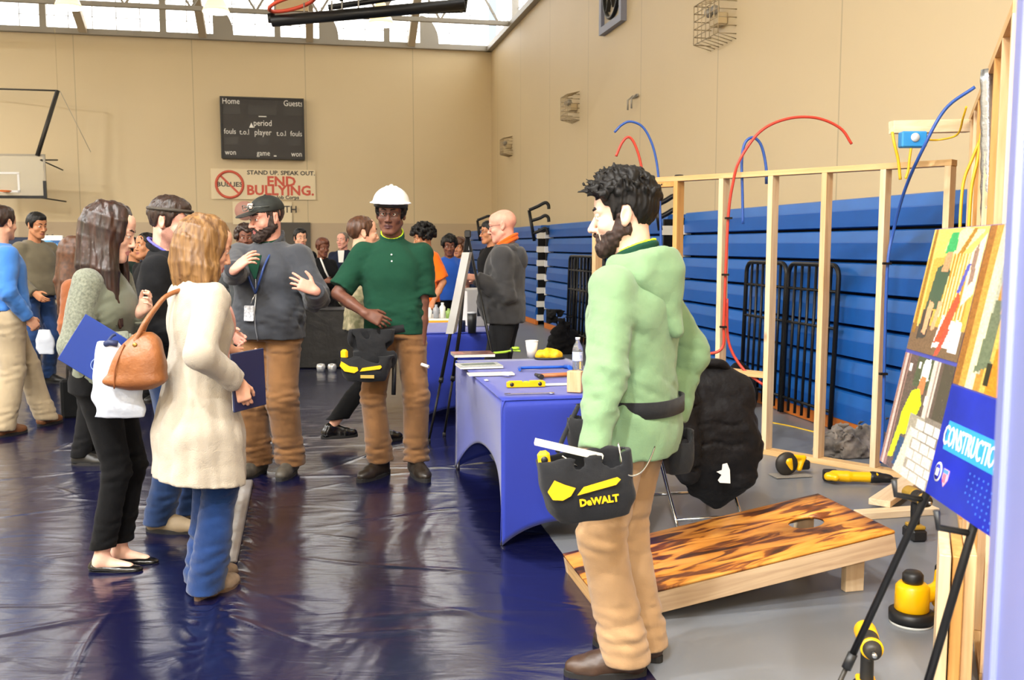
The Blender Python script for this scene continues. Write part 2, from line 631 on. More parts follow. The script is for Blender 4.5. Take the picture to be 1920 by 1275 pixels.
        for _ in range(smooth):
            acc = np.zeros_like(V); cnt = np.zeros(n)
            for k in range(4):
                np.add.at(acc, Q[:, k], V[Q[:, (k + 1) % 4]]); np.add.at(cnt, Q[:, k], 1)
                np.add.at(acc, Q[:, k], V[Q[:, (k + 3) % 4]]); np.add.at(cnt, Q[:, k], 1)
            V = V * .5 + .5 * acc / np.maximum(cnt, 1)[:, None]
        s.V, s.Q = V, Q
        return np_mesh(name, V, Q)
    def build(s, name, m, parent=None, smooth=1, loc=None, rot=None):
        me = s.mesh(name, smooth)
        return link(name, me, m, parent, loc, rot, smooth=True)
# ------------------------------------------------------------------ people
SKIN = {
    'light': dict(color='#d9a488', lips='#b9716a'), 'pink': dict(color='#dba08c', lips='#b66a66'), 'tan': dict(color='#b9805c', lips='#8f544a'),
    'brown': dict(color='#744735', lips='#5d3434'), 'dark': dict(color='#6a4334', lips='#4c2b2c'), 'pale': dict(color='#e3b6a0', lips='#c0807a'),
}
def skin(k):
    d = SKIN[k]
    return [mat('skin_' + k, d['color'], 0.5, vary=0.09, vscale=28, bump=0.06, bscale=260, sss=0.12, spec=0.4),
            mat('lip_' + k, d['lips'], 0.45, sss=0.1),
            mat('stubble_' + k, tuple(x * .55 for x in hexc(d['color'])[:3]) + (1,), 0.6, vary=.2, vscale=400)]

def cloth(name, color, vary=0.10, bump=0.35, bscale=420, rough=0.92, sheen=None, b2=0.35, b2s=11.0, **k):
    if sheen is None: sheen = .22 if sum(hexc(color)[:3]) > .12 else .02
    return mat('cloth_' + name, color, rough, vary=vary, vscale=5, bump=bump, bscale=bscale, sheen=sheen, bump2=b2, b2scale=b2s, spec=0.2, **k)

def rot_axis(axis, ang):
    return np.array(Matrix.Rotation(ang, 3, Vector(axis)))

def head_R(yaw=0.0, pitch=0.0, roll=0.0):
    """yaw: positive turns to the person's left (towards +x); pitch: positive nods down"""
    return np.array(Matrix.Rotation(yaw, 3, 'Z') @ Matrix.Rotation(pitch, 3, 'X') @ Matrix.Rotation(roll, 3, 'Y'))

def unit(v):
    v = np.asarray(v, float); return v / (np.linalg.norm(v) + 1e-9)

def ik(a, c, l1, l2, pole):
    a, c = np.asarray(a, float), np.asarray(c, float)
    d = c - a; L = np.linalg.norm(d)
    if L > (l1 + l2) * .999:
        c = a + d / L * (l1 + l2) * .999; d = c - a; L = np.linalg.norm(d)
    x = (l1 * l1 - l2 * l2 + L * L) / (2 * L)
    h = math.sqrt(max(l1 * l1 - x * x, 0))
    u = d / L
    p = np.asarray(pole, float); p = p - u * (p @ u); p = unit(p)
    return a + u * x + p * h, c

def add_hand(S, W, d, n, side, s=1.0, curl=(25, 30, 35, 40), thumb=0.5, spread=0.0, k=0.006):
    """W wrist, d finger direction, n direction the palm faces; side -1 right, 1 left; curl in degrees per joint"""
    d = unit(d); n = np.asarray(n, float); n = unit(n - d * (n @ d))
    b = np.cross(d, n) * (1 if side < 0 else -1)          # towards the thumb
    W = np.asarray(W, float)
    S.cone(W - d * .01 * s, W + d * .05 * s, .027 * s, .033 * s, .012, n, .72, .5)
    for o in (.027, .009, -.010, -.027):
        S.cone(W + d * .02 * s + b * o * .6 * s, W + d * .088 * s + b * o * s, .014 * s, .0125 * s, .012, n, .9)
    S.cone(W + d * .015 * s + b * .018 * s + n * .004 * s, W + d * .05 * s + b * .028 * s + n * .006 * s, .016 * s, .014 * s, .012)
    lens = (.073, .081, .075, .060)
    for i, o in enumerate((.028, .0095, -.010, -.0285)):
        a = rad(curl[i]); base = W + d * (.090 - abs(o - .009) * .22) * s + b * o * s
        sp = spread * (1.5 - i) / 1.5
        dd = unit(d + b * sp)
        p = base; ang = 0
        r = (.0088, .0082, .0076, .0066) if i < 3 else (.0078, .0072, .0066, .0058)
        for j, fr in enumerate((.45, .31, .24)):
            ang += a * (1.0 if j else .75)
            q = p + (dd * math.cos(ang) + n * math.sin(ang)) * lens[i] * fr * s * 1.08
            S.cone(p, q, r[j] * s, r[j + 1] * s, .0035)
            p = q
    t0 = W + d * .024 * s + b * .026 * s + n * .004 * s
    t1 = t0 + unit(d * .75 + b * (.9 - thumb * .7) + n * (.15 + thumb * .7)) * .044 * s
    t2 = t1 + unit(d * .95 + b * (.45 - thumb * .6) + n * (.1 + thumb * .7)) * .026 * s
    t3 = t2 + unit(d * .95 + b * (.25 - thumb * .6) + n * (.1 + thumb * .8)) * .020 * s
    S.cone(t0, t1, .0145 * s, .0108 * s, .006); S.cone(t1, t2, .0105 * s, .0095 * s, .003); S.cone(t2, t3, .0095 * s, .0075 * s, .003)

class Head:
    def __init__(s, c, R, sc=1.0, fem=False, face=1.0):
        s.c, s.R, s.s, s.fem, s.face = np.asarray(c, float), np.asarray(R), sc, fem, face
    def P(s, x, y, z): return s.c + s.R @ (np.array((x, y, z)) * s.s)
    def cone(s, S, a, b, r1, r2, **k): S.cone(s.P(*a), s.P(*b), r1 * s.s, r2 * s.s, **k)
    def egg(s, S, c, rr, RR=None, **k): S.egg(s.P(*c), [r * s.s for r in rr], s.R if RR is None else s.R @ RR, **k)
    def add(s, S, neck_to, neck_r=.056):
        f = .94 if s.fem else 1.0
        s.egg(S, (0, .016, .036), (.077 * f, .097, .083), k=.01)
        s.egg(S, (0, -.028, -.030), (.060 * f, .060, .084), k=.02)
        s.egg(S, (0, -.052, .052), (.056 * f, .036, .045), k=.03)
        for x in (-1, 1):
            s.cone(S, (x * .053 * f, .004, -.052), (x * .022 * f, -.064, -.098), .021, .019, k=.025)
            s.egg(S, (x * .043 * f, -.060, -.026), (.022, .020, .020), k=.025)
            s.cone(S, (x * .016, -.084, .024), (x * .044, -.070, .024), .010 if not s.fem else .008, .009, k=.014)
        s.cone(S, (-.010, -.073, -.102), (.010, -.073, -.102), .017, .017, k=.02)
        for x in (-1, 1):
            s.egg(S, (x * .031, -.098, .006), (.0175, .014, .0115), k=.010, op='sub')
        s.cone(S, (0, -.084, .014), (0, -.111 if not s.fem else -.107, -.033), .0075, .0115 if not s.fem else .0095, k=.010)
        for x in (-1, 1):
            s.egg(S, (x * .0135, -.098, -.036), (.0095, .012, .008), k=.006)
        s.egg(S, (0, -.071, -.064), (.034, .022, .026), k=.018)
        for z, r, o in ((-.0625, .0062, 0), (-.0735, .0072, .002)):
            s.cone(S, (0, -.0935 + o, z), (.0245, -.0815 + o, z - .001), r, .003, k=.004)
            s.cone(S, (0, -.0935 + o, z), (-.0245, -.0815 + o, z - .001), r, .003, k=.004)
        for x in (-1, 1):
            s.cone(S, (0, -.1005, -.0688), (x * .0265, -.0855, -.0695), .0026, .0018, k=.004, op='sub')
        for x in (-1, 1):                                          # lids round the eyeball
            s.cone(S, (x * .018, -.0868, .0105), (x * .044, -.0792, .0095), .0060, .0052, k=.004)
            s.cone(S, (x * .020, -.0848, -.0012), (x * .042, -.0785, -.0015), .0044, .0040, k=.004)
            T = np.array(Matrix.Rotation(x * rad(22), 3, 'Z') @ Matrix.Rotation(rad(-12), 3, 'X'))
            s.egg(S, (x * .079 * f, .016, .000), (.0085, .0195, .033), T, k=.006)
            s.egg(S, (x * .088 * f, .013, .003), (.0065, .0105, .019), T, k=.005, op='sub')
            s.egg(S, (x * .077 * f, .008, -.026), (.0075, .010, .011), T, k=.006)
        S.cone(s.P(0, .022, -.045), neck_to, neck_r * s.s * (.92 if s.fem else 1), neck_r * 1.1 * s.s, k=.02)
    def eyes(s, parent, iris='#4a3524', look=(0, 0)):
        w = mat('eye_white', '#e8e0d8', .12)
        i = mat('eye_iris_' + iris.strip('#'), iris, .15)
        p = mat('eye_pupil', '#080606', .08)
        for x in (-1, 1):
            mb = MB()
            prof, mis = [], []
            for k in range(11):
                a = PI * k / 10
                prof.append((.0122 * s.s * math.sin(a) + 1e-6, .0122 * s.s * math.cos(a)))
            R = Matrix(s.R.tolist()) @ Matrix.Rotation(look[0], 3, 'Z') @ Matrix.Rotation(look[1] + PI / 2, 3, 'X')
            mb.lathe(prof, s.P(x * .031, -.0765, .0045), R, 16)
            rp = [.0001, .0018, .0026, .0054, .0062]
            for kk, (r0, r1, mi) in enumerate(((.0001, .0023, 2), (.0023, .0058, 1))):
                rr = [(max(q, 1e-5) * s.s, math.sqrt(.0126 ** 2 - q * q) * s.s) for q in (r0, (r0 + r1) / 2, r1)]
                mb.lathe(rr[::-1], s.P(x * .031, -.0765, .0045), R, 16, mi)
            mb.build('eye', [w, i, p], parent)
    def brows(s, parent, color, thick=1.0):
        lo, hi = s.P(0, -.06, .03) - .09, s.P(0, -.06, .03) + .09
        S = Solid(lo, hi, .0032)
        for x in (-1, 1):
            s.cone(S, (x * .014, -.0945, .0285), (x * .033, -.0875, .0335), .0042 * thick, .0046 * thick, k=.003)
            s.cone(S, (x * .033, -.0875, .0335), (x * .050, -.0725, .0285), .0046 * thick, .0022 * thick, k=.003)
        S.rough(.0014, 420, 3)
        S.build('eyebrows', color, parent)
    def fn_line(s, ys, zs, ks=1.0):
        def fn2(d, x, y, z):
            line = np.interp(y, np.array(ys) * s.s, np.array(zs) * s.s)
            return np.maximum(d, (line - z) * .75)
        return fn2
    def mask(s, V, fn):
        L = (V - s.c) @ s.R / s.s
        return fn(L[:, 0], L[:, 1], L[:, 2])

MALE_LINE = ((-.13, -.085, -.066, -.05, -.034, -.026, -.006, .006, .03, .05, .07, .14), (.068, .066, .056, .042, .030, -.026, -.030, .032, .030, -.030, -.050, -.062))

def hair_short(H, parent, m, grow=.008, top=.0, line=MALE_LINE, tufts=0, tuft_len=.03, tuft_dir=(0, -.3, .6), h=.005, rough=.004, rscale=260, seed=1, name='hair', tuft_front=0.0, curly=0.0):
    s = H.s
    e = .05 + tuft_len + grow + curly
    S = Solid(H.P(0, 0, .03) - (.12 + e) * s, H.P(0, 0, .03) + (.13 + e) * s, h)
    f = .94 if H.fem else 1
    fn = H.fn_line(*line)
    c0 = (0, .016, .036 + top * .5)
    # eggs report coordinates from their own centre, the hair line counts from the head's
    def off(fn_, oz, oy=.016):
        return lambda d, x, y, z: fn_(d, x, y + oy * s, z + oz * s)
    H.egg(S, c0, (.077 * f + grow, .097 + grow, .083 + grow + top * .5), k=.01, fn2=off(fn, c0[2]))
    if top:
        H.egg(S, (0, .004, .082 + top), (.066 + grow * .6, .088 + grow * .6, .048 + top * .35), k=.012, fn2=off(fn, .082 + top, .004))
    if curly:
        rng = random.Random(seed)
        for i in range(170):
            a = rng.uniform(0, 2 * PI); z = rng.uniform(-.45, 1)
            r = math.sqrt(1 - z * z)
            p = (math.cos(a) * r * (.080 + curly * .7), .018 + math.sin(a) * r * (.098 + curly * .6), .040 + z * (.085 + curly * .75))
            if p[1] < -.045 and p[2] < .065: continue
            if p[2] < -.02 and p[1] < .03: continue
            q = rng.uniform(.016, .026)
            H.egg(S, p, (q, q, q), k=.008)
    if tufts:
        rng = random.Random(seed)
        for i in range(tufts):
            a = rng.uniform(0, 2 * PI); el = rng.uniform(.15, 1.0) * PI / 2
            nx, ny, nz = math.cos(a) * math.cos(el), math.sin(a) * math.cos(el), math.sin(el)
            p = np.array((nx * (.074 * f + grow), .016 + ny * (.094 + grow), .036 + nz * (.080 + grow) + top * max(nz, 0)))
            if p[2] < np.interp(p[1], *line) + .02: continue
            d = unit(np.array((nx, ny, nz)) * .7 + np.array(tuft_dir) + np.array([rng.gauss(0, .24) for _ in range(3)]))
            L = tuft_len * rng.uniform(.5, 1.2) * (1 + tuft_front * max(0, -ny))
            b = p + d * L * .55
            e2 = b + unit(d + np.array((0, -.25, -.35)) + np.array([rng.gauss(0, .3) for _ in range(3)])) * L * .5
            H.cone(S, p - d * .012, b, .0135, .0085, k=.008)
            H.cone(S, b, e2, .0085, .0025, k=.005)
    S.rough(rough, rscale, seed, stretch=(1, 1, .35))
    return S.build(name, m, parent)

def hair_long(H, parent, m, end_z, n=64, part=.0, width=.10, back=.12, h=.006, wave=.012, seed=2, win=58, name='hair', front_drop=.0, r0=.017, curl_in=0.0, color_mask=None):
    """strands from the parting over the skull, hanging to end_z (person's own height)"""
    s = H.s; rng = random.Random(seed)
    top = H.P(0, 0, .17)
    S = Solid((H.c[0] - .26, H.c[1] - .28, end_z - .05), (H.c[0] + .26, H.c[1] + .28, top[2] + .03), h)
    f = .94
    fn = H.fn_line((-.13, -.085, -.06, -.03, .14), (.080, .076, .055, .03, -.05))
    H.egg(S, (0, .018, .040), (.080 * f + .008, .101 + .006, .085 + .008), k=.01, fn2=lambda d, x, y, z: fn(d, x, y + .018 * s, z + .04 * s))
    for i in range(n):
        a = -180 + 360 * (i + .5) / n
        if abs(a) < win: continue
        a = rad(a + rng.uniform(-2, 2))
        sx, cy = math.sin(a), -math.cos(a)                    # a = 0 is the face
        q = rng.uniform(.97, 1.05)
        pts = [H.P(part + .010 * sx, .0 + .01 * cy, .121),
               H.P(part * .4 + sx * .050 * q, .012 + cy * .062 * q, .110),
               H.P(sx * .079 * q, .016 + cy * .098 * q, .062),
               H.P(sx * .086 * q, .018 + cy * .104 * q, .012),
               H.P(sx * .086 * q, .020 + cy * .098 * q, -.045)]
        pd = H.R @ np.array((sx * width * q, .02 + cy * (back if cy > 0 else .085), 0))
        z0 = pts[-1][2]; e = end_z + rng.uniform(-.02, .03) + front_drop * max(0, -cy)
        c2 = np.array((H.c[0], H.c[1], 0))
        for j, t in enumerate((.35, .7, 1.0)):
            z = z0 + (e - z0) * t
            k = 1 - curl_in * t * t
            w = wave * math.sin(j * 2.3 + i * .9)
            pts.append(np.array((c2[0] + pd[0] * k + w, c2[1] + pd[1] * k + wave * math.cos(j * 2 + i), z)))
        rs = [r0 * .9, r0, r0, r0, r0 * .98, r0 * .9, r0 * .75, r0 * .35]
        for j in range(len(pts) - 1):
            S.cone(pts[j], pts[j + 1], rs[j] * s, rs[j + 1] * s, k=.005)
    S.rough(.0035, 210, seed, stretch=(1, 1, .12))
    return S.build(name, m, parent)

def beard(H, parent, m, full=.010, h=.004, seed=3, mous=True, len_chin=.0):
    s = H.s
    S = Solid(H.P(0, -.03, -.06) - .13, H.P(0, -.03, -.06) + .13, h)
    g = full
    def lim(oy, oz):
        def fn2(d, x, y, z):
            y = y + oy * s; z = z + oz * s
            line = np.interp(y, np.array((-.13, -.098, -.085, -.06, -.035, -.012, .0, .012, .03)) * s, np.array((-.052, -.052, -.056, -.050, -.040, .02, .030, .0, -.06)) * s)
            d = np.maximum(d, (z - line) * .8)
            return np.maximum(d, (y - .016 * s) * .8)
        return fn2
    H.egg(S, (0, -.028, -.030), (.060 + g, .060 + g, .084 + g), k=.01, fn2=lim(-.028, -.030))
    for x in (-1, 1):
        H.cone(S, (x * .053, .004, -.045), (x * .022, -.064, -.098), .020 + g, .019 + g, k=.015)
        H.cone(S, (x * .066, -.006, .005), (x * .060, -.002, -.045), .009 + g * .5, .014 + g * .5, k=.01)
    H.cone(S, (-.012, -.074, -.102 - len_chin), (.012, -.074, -.102 - len_chin), .017 + g * 1.1, .017 + g * 1.1, k=.02)
    if mous:
        H.cone(S, (0, -.097, -.052), (.030, -.080, -.066), .0075, .008, k=.006)
        H.cone(S, (0, -.097, -.052), (-.030, -.080, -.066), .0075, .008, k=.006)
    H.egg(S, (0, -.10, -.0685), (.022, .03, .0105), k=.004, op='sub')
    S.rough(.0045, 330, seed, stretch=(1, 1, .5))
    return S.build('beard', m, parent)

def shoe(parent, ankle, fdir, m, sole_m, s=1.0, kind='shoe', h=.006, name='shoe'):
    """ankle: point over the heel (x, y); fdir: where the toes point"""
    f = unit((fdir[0], fdir[1], 0)); sd = np.array((-f[1], f[0], 0))
    a = np.array((ankle[0], ankle[1], 0.0))
    P = lambda u, v, z: a + f * u * s + sd * v * s + np.array((0, 0, z * s))
    zc = ankle[2] if len(ankle) > 2 else 0.0
    a[2] = zc
    lo = np.minimum(P(-.12, -.1, -.01), P(.25, .1, .2)) - .07; hi = np.maximum(P(-.12, -.1, -.01), P(.25, .1, .2)) + .07
    lo[2], hi[2] = zc - .02, zc + .24 * s
    S = Solid(lo, hi, h)
    T = np.stack([f, sd, np.array((0, 0, 1.0))], 1)
    if kind == 'flat':
        S.egg(P(.11, 0, .012), (.085 * s, .036 * s, .022 * s), T, k=.01)
        S.cone(P(-.035, 0, .022), P(.09, 0, .016), .031 * s, .034 * s, .01, (0, 0, 1), .62, .5)
        S.cone(P(-.038, 0, .03), P(-.03, 0, .045), .026 * s, .024 * s, .01)
        S.egg(P(.03, 0, .065), (.062 * s, .027 * s, .045 * s), T, k=.006, op='sub')
    else:
        S.egg(P(.125, 0, .035), (.080 * s, .046 * s, .040 * s), T, k=.02)
        S.cone(P(-.035, 0, .045), P(.10, 0, .038), .038 * s, .044 * s, .02)
        S.cone(P(-.03, 0, .05), P(-.012, 0, .105 if kind == 'boot' else .085), .040 * s, .042 * s, .02)
        S.cone(P(.03, 0, .085), P(.10, 0, .052), .034 * s, .032 * s, .02)
        if kind == 'boot':
            S.cone(P(-.008, 0, .09), P(-.003, 0, .17), .044 * s, .047 * s, .02)
        S.rough(.0012, 120, 5)
    S.cut((0, 0, zc + (.002 if kind == 'flat' else .012 * s)), (0, 0, -1))
    o = S.build(name, m, parent)
    mb = MB()
    pl = []
    L0, L1, w = -.078, .208, .047
    if kind == 'flat': L0, L1, w = -.066, .192, .034
    for k in range(28):
        t = 2 * PI * k / 28
        u = (L0 + L1) / 2 + math.cos(t) * (L1 - L0) / 2
        ww = w * (.80 + .2 * math.sin((u - L0) / (L1 - L0) * PI * .9 - .3))
        vv = math.copysign(abs(math.sin(t)) ** .72, math.sin(t)) * ww
        pl.append((u * s, vv * s))
    M4 = Matrix.Translation(Vector(a)) @ Matrix(((f[0], sd[0], 0, 0), (f[1], sd[1], 0, 0), (0, 0, 1, 0), (0, 0, 0, 1)))
    mb.prism(pl, 0.0005, (.006 if kind == 'flat' else .026) * s, M4)
    if kind == 'boot': mb.prism([(u, v) for u, v in pl if u < -.0 * s], 0.0005, .032 * s, M4)
    so = mb.build('sole', sole_m, o, bevel=.003 if kind != 'flat' else 0)
    return o

class Person:
    def __init__(s, loc, rz, H, label, skin_k='light', group=None, fem=False, lean=(0, 0), feet=None, fdir=None, ankle_z=None,
                 handL=None, handR=None, yaw=0, pitch=0, roll=0, sh_w=.172, fine=.004, hand_fine=.0036, coarse=.010, hip_w=.085, hunch=0.0, head_s=None, twist=0.0, hips=(0, 0), legs=True, feet_bare=False):
        s.H = H; k = s.k = H / 1.75
        s.root = empty('person', (loc[0], loc[1], 0), rz, label, 'person', group)
        s.fem, s.lean, s.coarse = fem, lean, coarse
        s.skin_k = skin_k
        s.hips = np.array((hips[0], hips[1], 0.0))
        U = lambda x, y, z: np.array((x * k, y * k, z * k)) + np.array((lean[0], lean[1], 0)) * max(0, (z - .96) / .5) + s.hips * (1 if z > .8 else 0)
        s.U = U
        s.neck = U(0, .012 - hunch, 1.475)
        c, sn = math.cos(twist), math.sin(twist)
        s.shL = U(sh_w * c, sh_w * sn - hunch * .8, 1.388); s.shR = U(-sh_w * c, -sh_w * sn - hunch * .8, 1.388)
        s.hipL, s.hipR = U(hip_w, 0, .92), U(-hip_w, 0, .92)
        s.headc = U(0, -.022 - hunch * 1.9, 1.632) + np.array((0, -math.sin(pitch) * .03, -abs(math.sin(pitch)) * .012))
        s.R = head_R(yaw, pitch, roll)
        s.head = Head(s.headc, s.R, (head_s or 1.04) * k ** .5, fem)
        feet = feet or ((.10, .0), (-.10, .0))
        fdir = fdir or ((.2, -1), (-.2, -1))
        az = ankle_z or (.0, .0)
        s.feet, s.fdir, s.az = feet, fdir, az
        s.ankL = np.array((feet[0][0], feet[0][1], .085 * k + az[0])); s.ankR = np.array((feet[1][0], feet[1][1], .085 * k + az[1]))
        fl, fr = unit((*fdir[0], 0)), unit((*fdir[1], 0))
        s.kneeL, s.ankL = ik(s.hipL, s.ankL, .425 * k, .425 * k, fl); s.kneeR, s.ankR = ik(s.hipR, s.ankR, .425 * k, .425 * k, fr)
        s.arms = []
        for side, sh, hd in ((1, s.shL, handL), (-1, s.shR, handR)):
            hd = dict(hd or {})
            w = hd.get('w', None)
            if w is None: w = sh + np.array((side * .075, -.06, -.53)) * k
            pole = hd.get('pole', (side * .5, 1, -.1))
            el, w = ik(sh, w, .295 * k, .262 * k, pole)
            d = hd.get('d', unit(np.array(w) - el)); n = hd.get('n', (-side, 0.2, 0))
            s.arms.append(dict(side=side, sh=sh, el=el, w=w, d=unit(d), n=n, curl=hd.get('curl', (22, 26, 30, 34)), thumb=hd.get('thumb', .4), spread=hd.get('spread', 0.0), show=hd.get('show', True)))
        pts = [s.headc, s.neck, s.ankL, s.ankR, s.kneeL, s.kneeR] + [a[q] for a in s.arms for q in ('sh', 'el', 'w')]
        s.lo = np.min(pts, 0) - .24; s.hi = np.max(pts, 0) + .24
        s.lo[2] = -.03; s.hi[2] = s.headc[2] + .22
        fb = [(s.headc - .135, s.headc + .15, fine)]
        for a in s.arms:
            if a['show']:
                c0 = a['w'] + a['d'] * .09 * k
                fb.append((c0 - .115, c0 + .115, hand_fine))
        S = Solid(s.lo, s.hi, coarse, fb)
        s.torso(S, -.018)
        s.head.add(S, s.neck + np.array((0, .0, -.03)))
        for a in s.arms:
            S.cone(a['sh'], a['el'], .047 * k, .038 * k, .03)
            S.cone(a['el'], a['el'] * .55 + a['w'] * .45, .038 * k, .037 * k, .015)
            S.cone(a['el'] * .55 + a['w'] * .45, a['w'], .037 * k, .0255 * k, .015)
            if a['show']: add_hand(S, a['w'], a['d'], a['n'], a['side'], k * (.93 if fem else 1.0), a['curl'], a['thumb'], a['spread'])
        if legs:
            for hp, kn, an, fd, fo in ((s.hipL, s.kneeL, s.ankL, fl, 1), (s.hipR, s.kneeR, s.ankR, fr, -1)):
                S.cone(hp, kn, .075 * k, .050 * k, .03); S.cone(kn, an, .050 * k, .034 * k, .02)
                if feet_bare:
                    S.cone(an + np.array((0, 0, -.035)), an + fd * .13 * k + np.array((0, 0, -.062 * k)), .031 * k, .021 * k, .03)
                    S.cone(an + np.array((0, 0, -.02)), an - fd * .03 * k + np.array((0, 0, -.05 * k)), .03 * k, .026 * k, .02)
        sk = skin(skin_k)
        s.body = S.build('body', sk, s.root)
        L = (S.V - s.headc) @ s.R / s.head.s
        fc = L[S.Q].mean(1)
        lip = (np.abs(fc[:, 0]) < .026 - .6 * np.abs(fc[:, 2] + .0685)) & (fc[:, 1] < -.076) & (fc[:, 2] > -.0805) & (fc[:, 2] < -.0575)
        mi = np.zeros(len(fc), np.int32); mi[lip] = 1
        s.fc, s.mi = fc, mi
        s.body.data.polygons.foreach_set('material_index', mi)
    def stubble(s, top=-.045):
        f = s.fc
        m = (f[:, 2] < np.interp(f[:, 1], (-.13, -.085, -.05, -.02, .01), (-.05, -.05, top, -.02, -.03))) & (f[:, 2] > -.13) & (f[:, 1] < .01) & (s.mi == 0) & (f[:, 1] > -.2)
        s.mi[m] = 2
        s.body.data.polygons.foreach_set('material_index', s.mi)
    def levels(s, t=0.0, hem=.84, belly=0.0, flare=0.0, chest=0.0, waist=0.0):
        k = s.k; out = []
        if s.fem:
            base = [(.78, .160, .110, 0), (.88, .170, .122, 0), (.96, .158, .110, 0), (1.06, .128, .095, 0), (1.16, .132, .098, -.004), (1.26, .150, .118, -.016), (1.33, .150, .110, -.010), (1.40, .112, .084, 0), (1.45, .076, .062, .008), (1.485, .055, .05, .01)]
        else:
            base = [(.78, .160, .108, 0), (.88, .168, .120, 0), (.96, .160, .113, 0), (1.06, .152, .108, 0), (1.16, .160, .114, -.004), (1.26, .172, .124, -.006), (1.34, .168, .118, -.002), (1.41, .118, .090, .004), (1.455, .080, .066, .010), (1.485, .058, .052, .012)]
        zz = np.array([b[0] for b in base])
        for z in sorted(set([hem] + [b[0] for b in base if b[0] > hem + .03])):
            rx, ry, cy = (np.interp(z, zz, [b[q] for b in base]) for q in (1, 2, 3))
            g = math.exp(-((z - 1.03) / .13) ** 2) * belly
            g2 = math.exp(-((z - 1.28) / .09) ** 2) * chest
            fl = flare * max(0, (1.15 - z)) / .3
            wv = math.exp(-((z - 1.06) / .08) ** 2) * waist
            c = s.U(0, cy - g * .55 - g2 * .5, z)
            out.append((z * k, c[0], c[1], (rx + t + g * .5 + fl - wv) * k, (ry + t + g * .75 + g2 * .5 + fl * .8 - wv) * k))
        return out
    def torso(s, S, t):
        S.loft([l for l in s.levels(t, .90)], .02, 2.4)
        for a in s.arms:
            S.cone(s.neck + np.array((0, .01, -.045 * s.k)), a['sh'], (.052 + t) * s.k, (.056 + t * .5) * s.k, .03)
    def top(s, m, t=.008, hem=.86, sleeve='long', belly=0.0, flare=0.0, chest=0.0, waist=0.0, r_up=.062, r_el=.052, r_wr=.040, h=.009, wr=.006, name='shirt', p=2.4, sl_end=1.0, seed=1, neck=.068, cuff=None, wscale=26, neck_cut=None):
        k = s.k
        lo = s.lo.copy(); hi = s.hi.copy(); lo[2] = min(hem * k, min(a['w'][2] for a in s.arms)) - .06; hi[2] = s.neck[2] + .09
        S = Solid(lo, hi, h)
        S.loft(s.levels(t, hem, belly, flare, chest, waist), .02, p)
        for a in s.arms:
            sd = a['side']
            S.cone(s.neck + np.array((0, .012, -.050 * k)), a['sh'] + np.array((-sd * .012, 0, .0)), (.040 + t) * k, (.050 + t * .6) * k, .03)
            u = unit(a['el'] - a['sh'])
            if sleeve == 'long':
                S.cone(a['sh'], a['el'], r_up * k, r_el * k, .025)
                w2 = a['el'] + (a['w'] - a['el']) * sl_end
                uu = unit(a['w'] - a['el'])
                S.cone(a['el'], w2, r_el * k, r_wr * k, .02, clip=[(w2, uu)])
                if cuff: S.cone(w2 - uu * .05 * k, w2, r_wr * k * cuff, r_wr * k * cuff, .004, clip=[(w2, uu)])
            elif sleeve == 'short':
                e = a['sh'] + (a['el'] - a['sh']) * .86
                S.cone(a['sh'], e + u * .05, r_up * k, (r_up + .006) * k, .025, clip=[(e, u)])
        S.rough(wr * .6, wscale, seed, where=None)
        def wh(x, y, z):                                    # more folds at elbows, armpits and the waist
            w = np.exp(-((z - 1.02 * k) / .09) ** 2) * .6
            for a in s.arms:
                for q, r in ((a['el'], .11), (a['sh'] + np.array((0, 0, -.1)), .11)):
                    w = w + np.exp(-(((x - q[0]) ** 2 + (y - q[1]) ** 2 + (z - q[2]) ** 2) / r ** 2))
            return np.minimum(w, 1.3)
        S.rough(wr * 1.25, wscale * 1.5, seed + 7, where=wh, stretch=(.6, .6, 1.4), ridge=True)
        S.rough(wr * .55, wscale * 2.6, seed + 9, where=wh, stretch=(.7, .7, 1.4))
        S.rough(wr * .45, wscale * .9, seed + 11, ridge=True, stretch=(1, 1, .55))
        S.cone(s.neck + np.array((0, -.022, -.012)), s.neck + np.array((0, -.01, .12)), neck * .8 * k, neck * 1.15 * k, .008, op='sub')
        if neck_cut:
            neck_cut(S)
        o = S.build(name, m, s.root)
        s.topS = S
        return o
    def collar(s, m, r=.010, rx=.060, ry=.060, up=.0, tilt=.035, back=.012, name='collar', flat=1.0):
        k = s.k; S = None
        c = s.neck + np.array((0, -.002, up))
        lo = c - np.array((.13, .14, .09)); hi = c + np.array((.13, .14, .10))
        S = Solid(lo, hi, .0055)
        n = 26; P = []
        for i in range(n):
            a = 2 * PI * i / n
            P.append(c + np.array((math.sin(a) * rx * k, -math.cos(a) * ry * k + .004, back - math.cos(a) * tilt * k)))
        for i in range(n):
            S.cone(P[i], P[(i + 1) % n], r * k, r * k, .006)
            if flat > 1: S.cone(P[i] + np.array((0, 0, r * flat)), P[(i + 1) % n] + np.array((0, 0, r * flat)), r * .8 * k, r * .8 * k, .01)
        return S.build(name, m, s.root)
    def trousers(s, m, t=.006, waist=1.02, r_hip=.092, r_kn=.072, r_cuff=.066, cuff_z=.06, h=.009, wr=.005, name='trousers', seed=4, seat=0.0, wscale=24, fold=1.0):
        k = s.k
        lo = s.lo.copy(); hi = s.hi.copy(); hi[2] = waist * k + .05; lo[2] = -.02
        S = Solid(lo, hi, h)
        base = [l for l in s.levels(t, .80) if l[0] < waist * k - .015] 
        lv = s.levels(t, .80)
        zz = [l[0] for l in lv]
        end = [waist * k] + [float(np.interp(waist * k, zz, [l[q] for l in lv])) for q in (1, 2, 3, 4)]
        lev = [(z, cx, cy + (seat * .5 if z < .97 * k else 0), rx, ry + (seat if z < .97 * k else 0)) for z, cx, cy, rx, ry in base if z > .86 * k] + [tuple(end)]
        S.loft(lev, .03, 2.3)
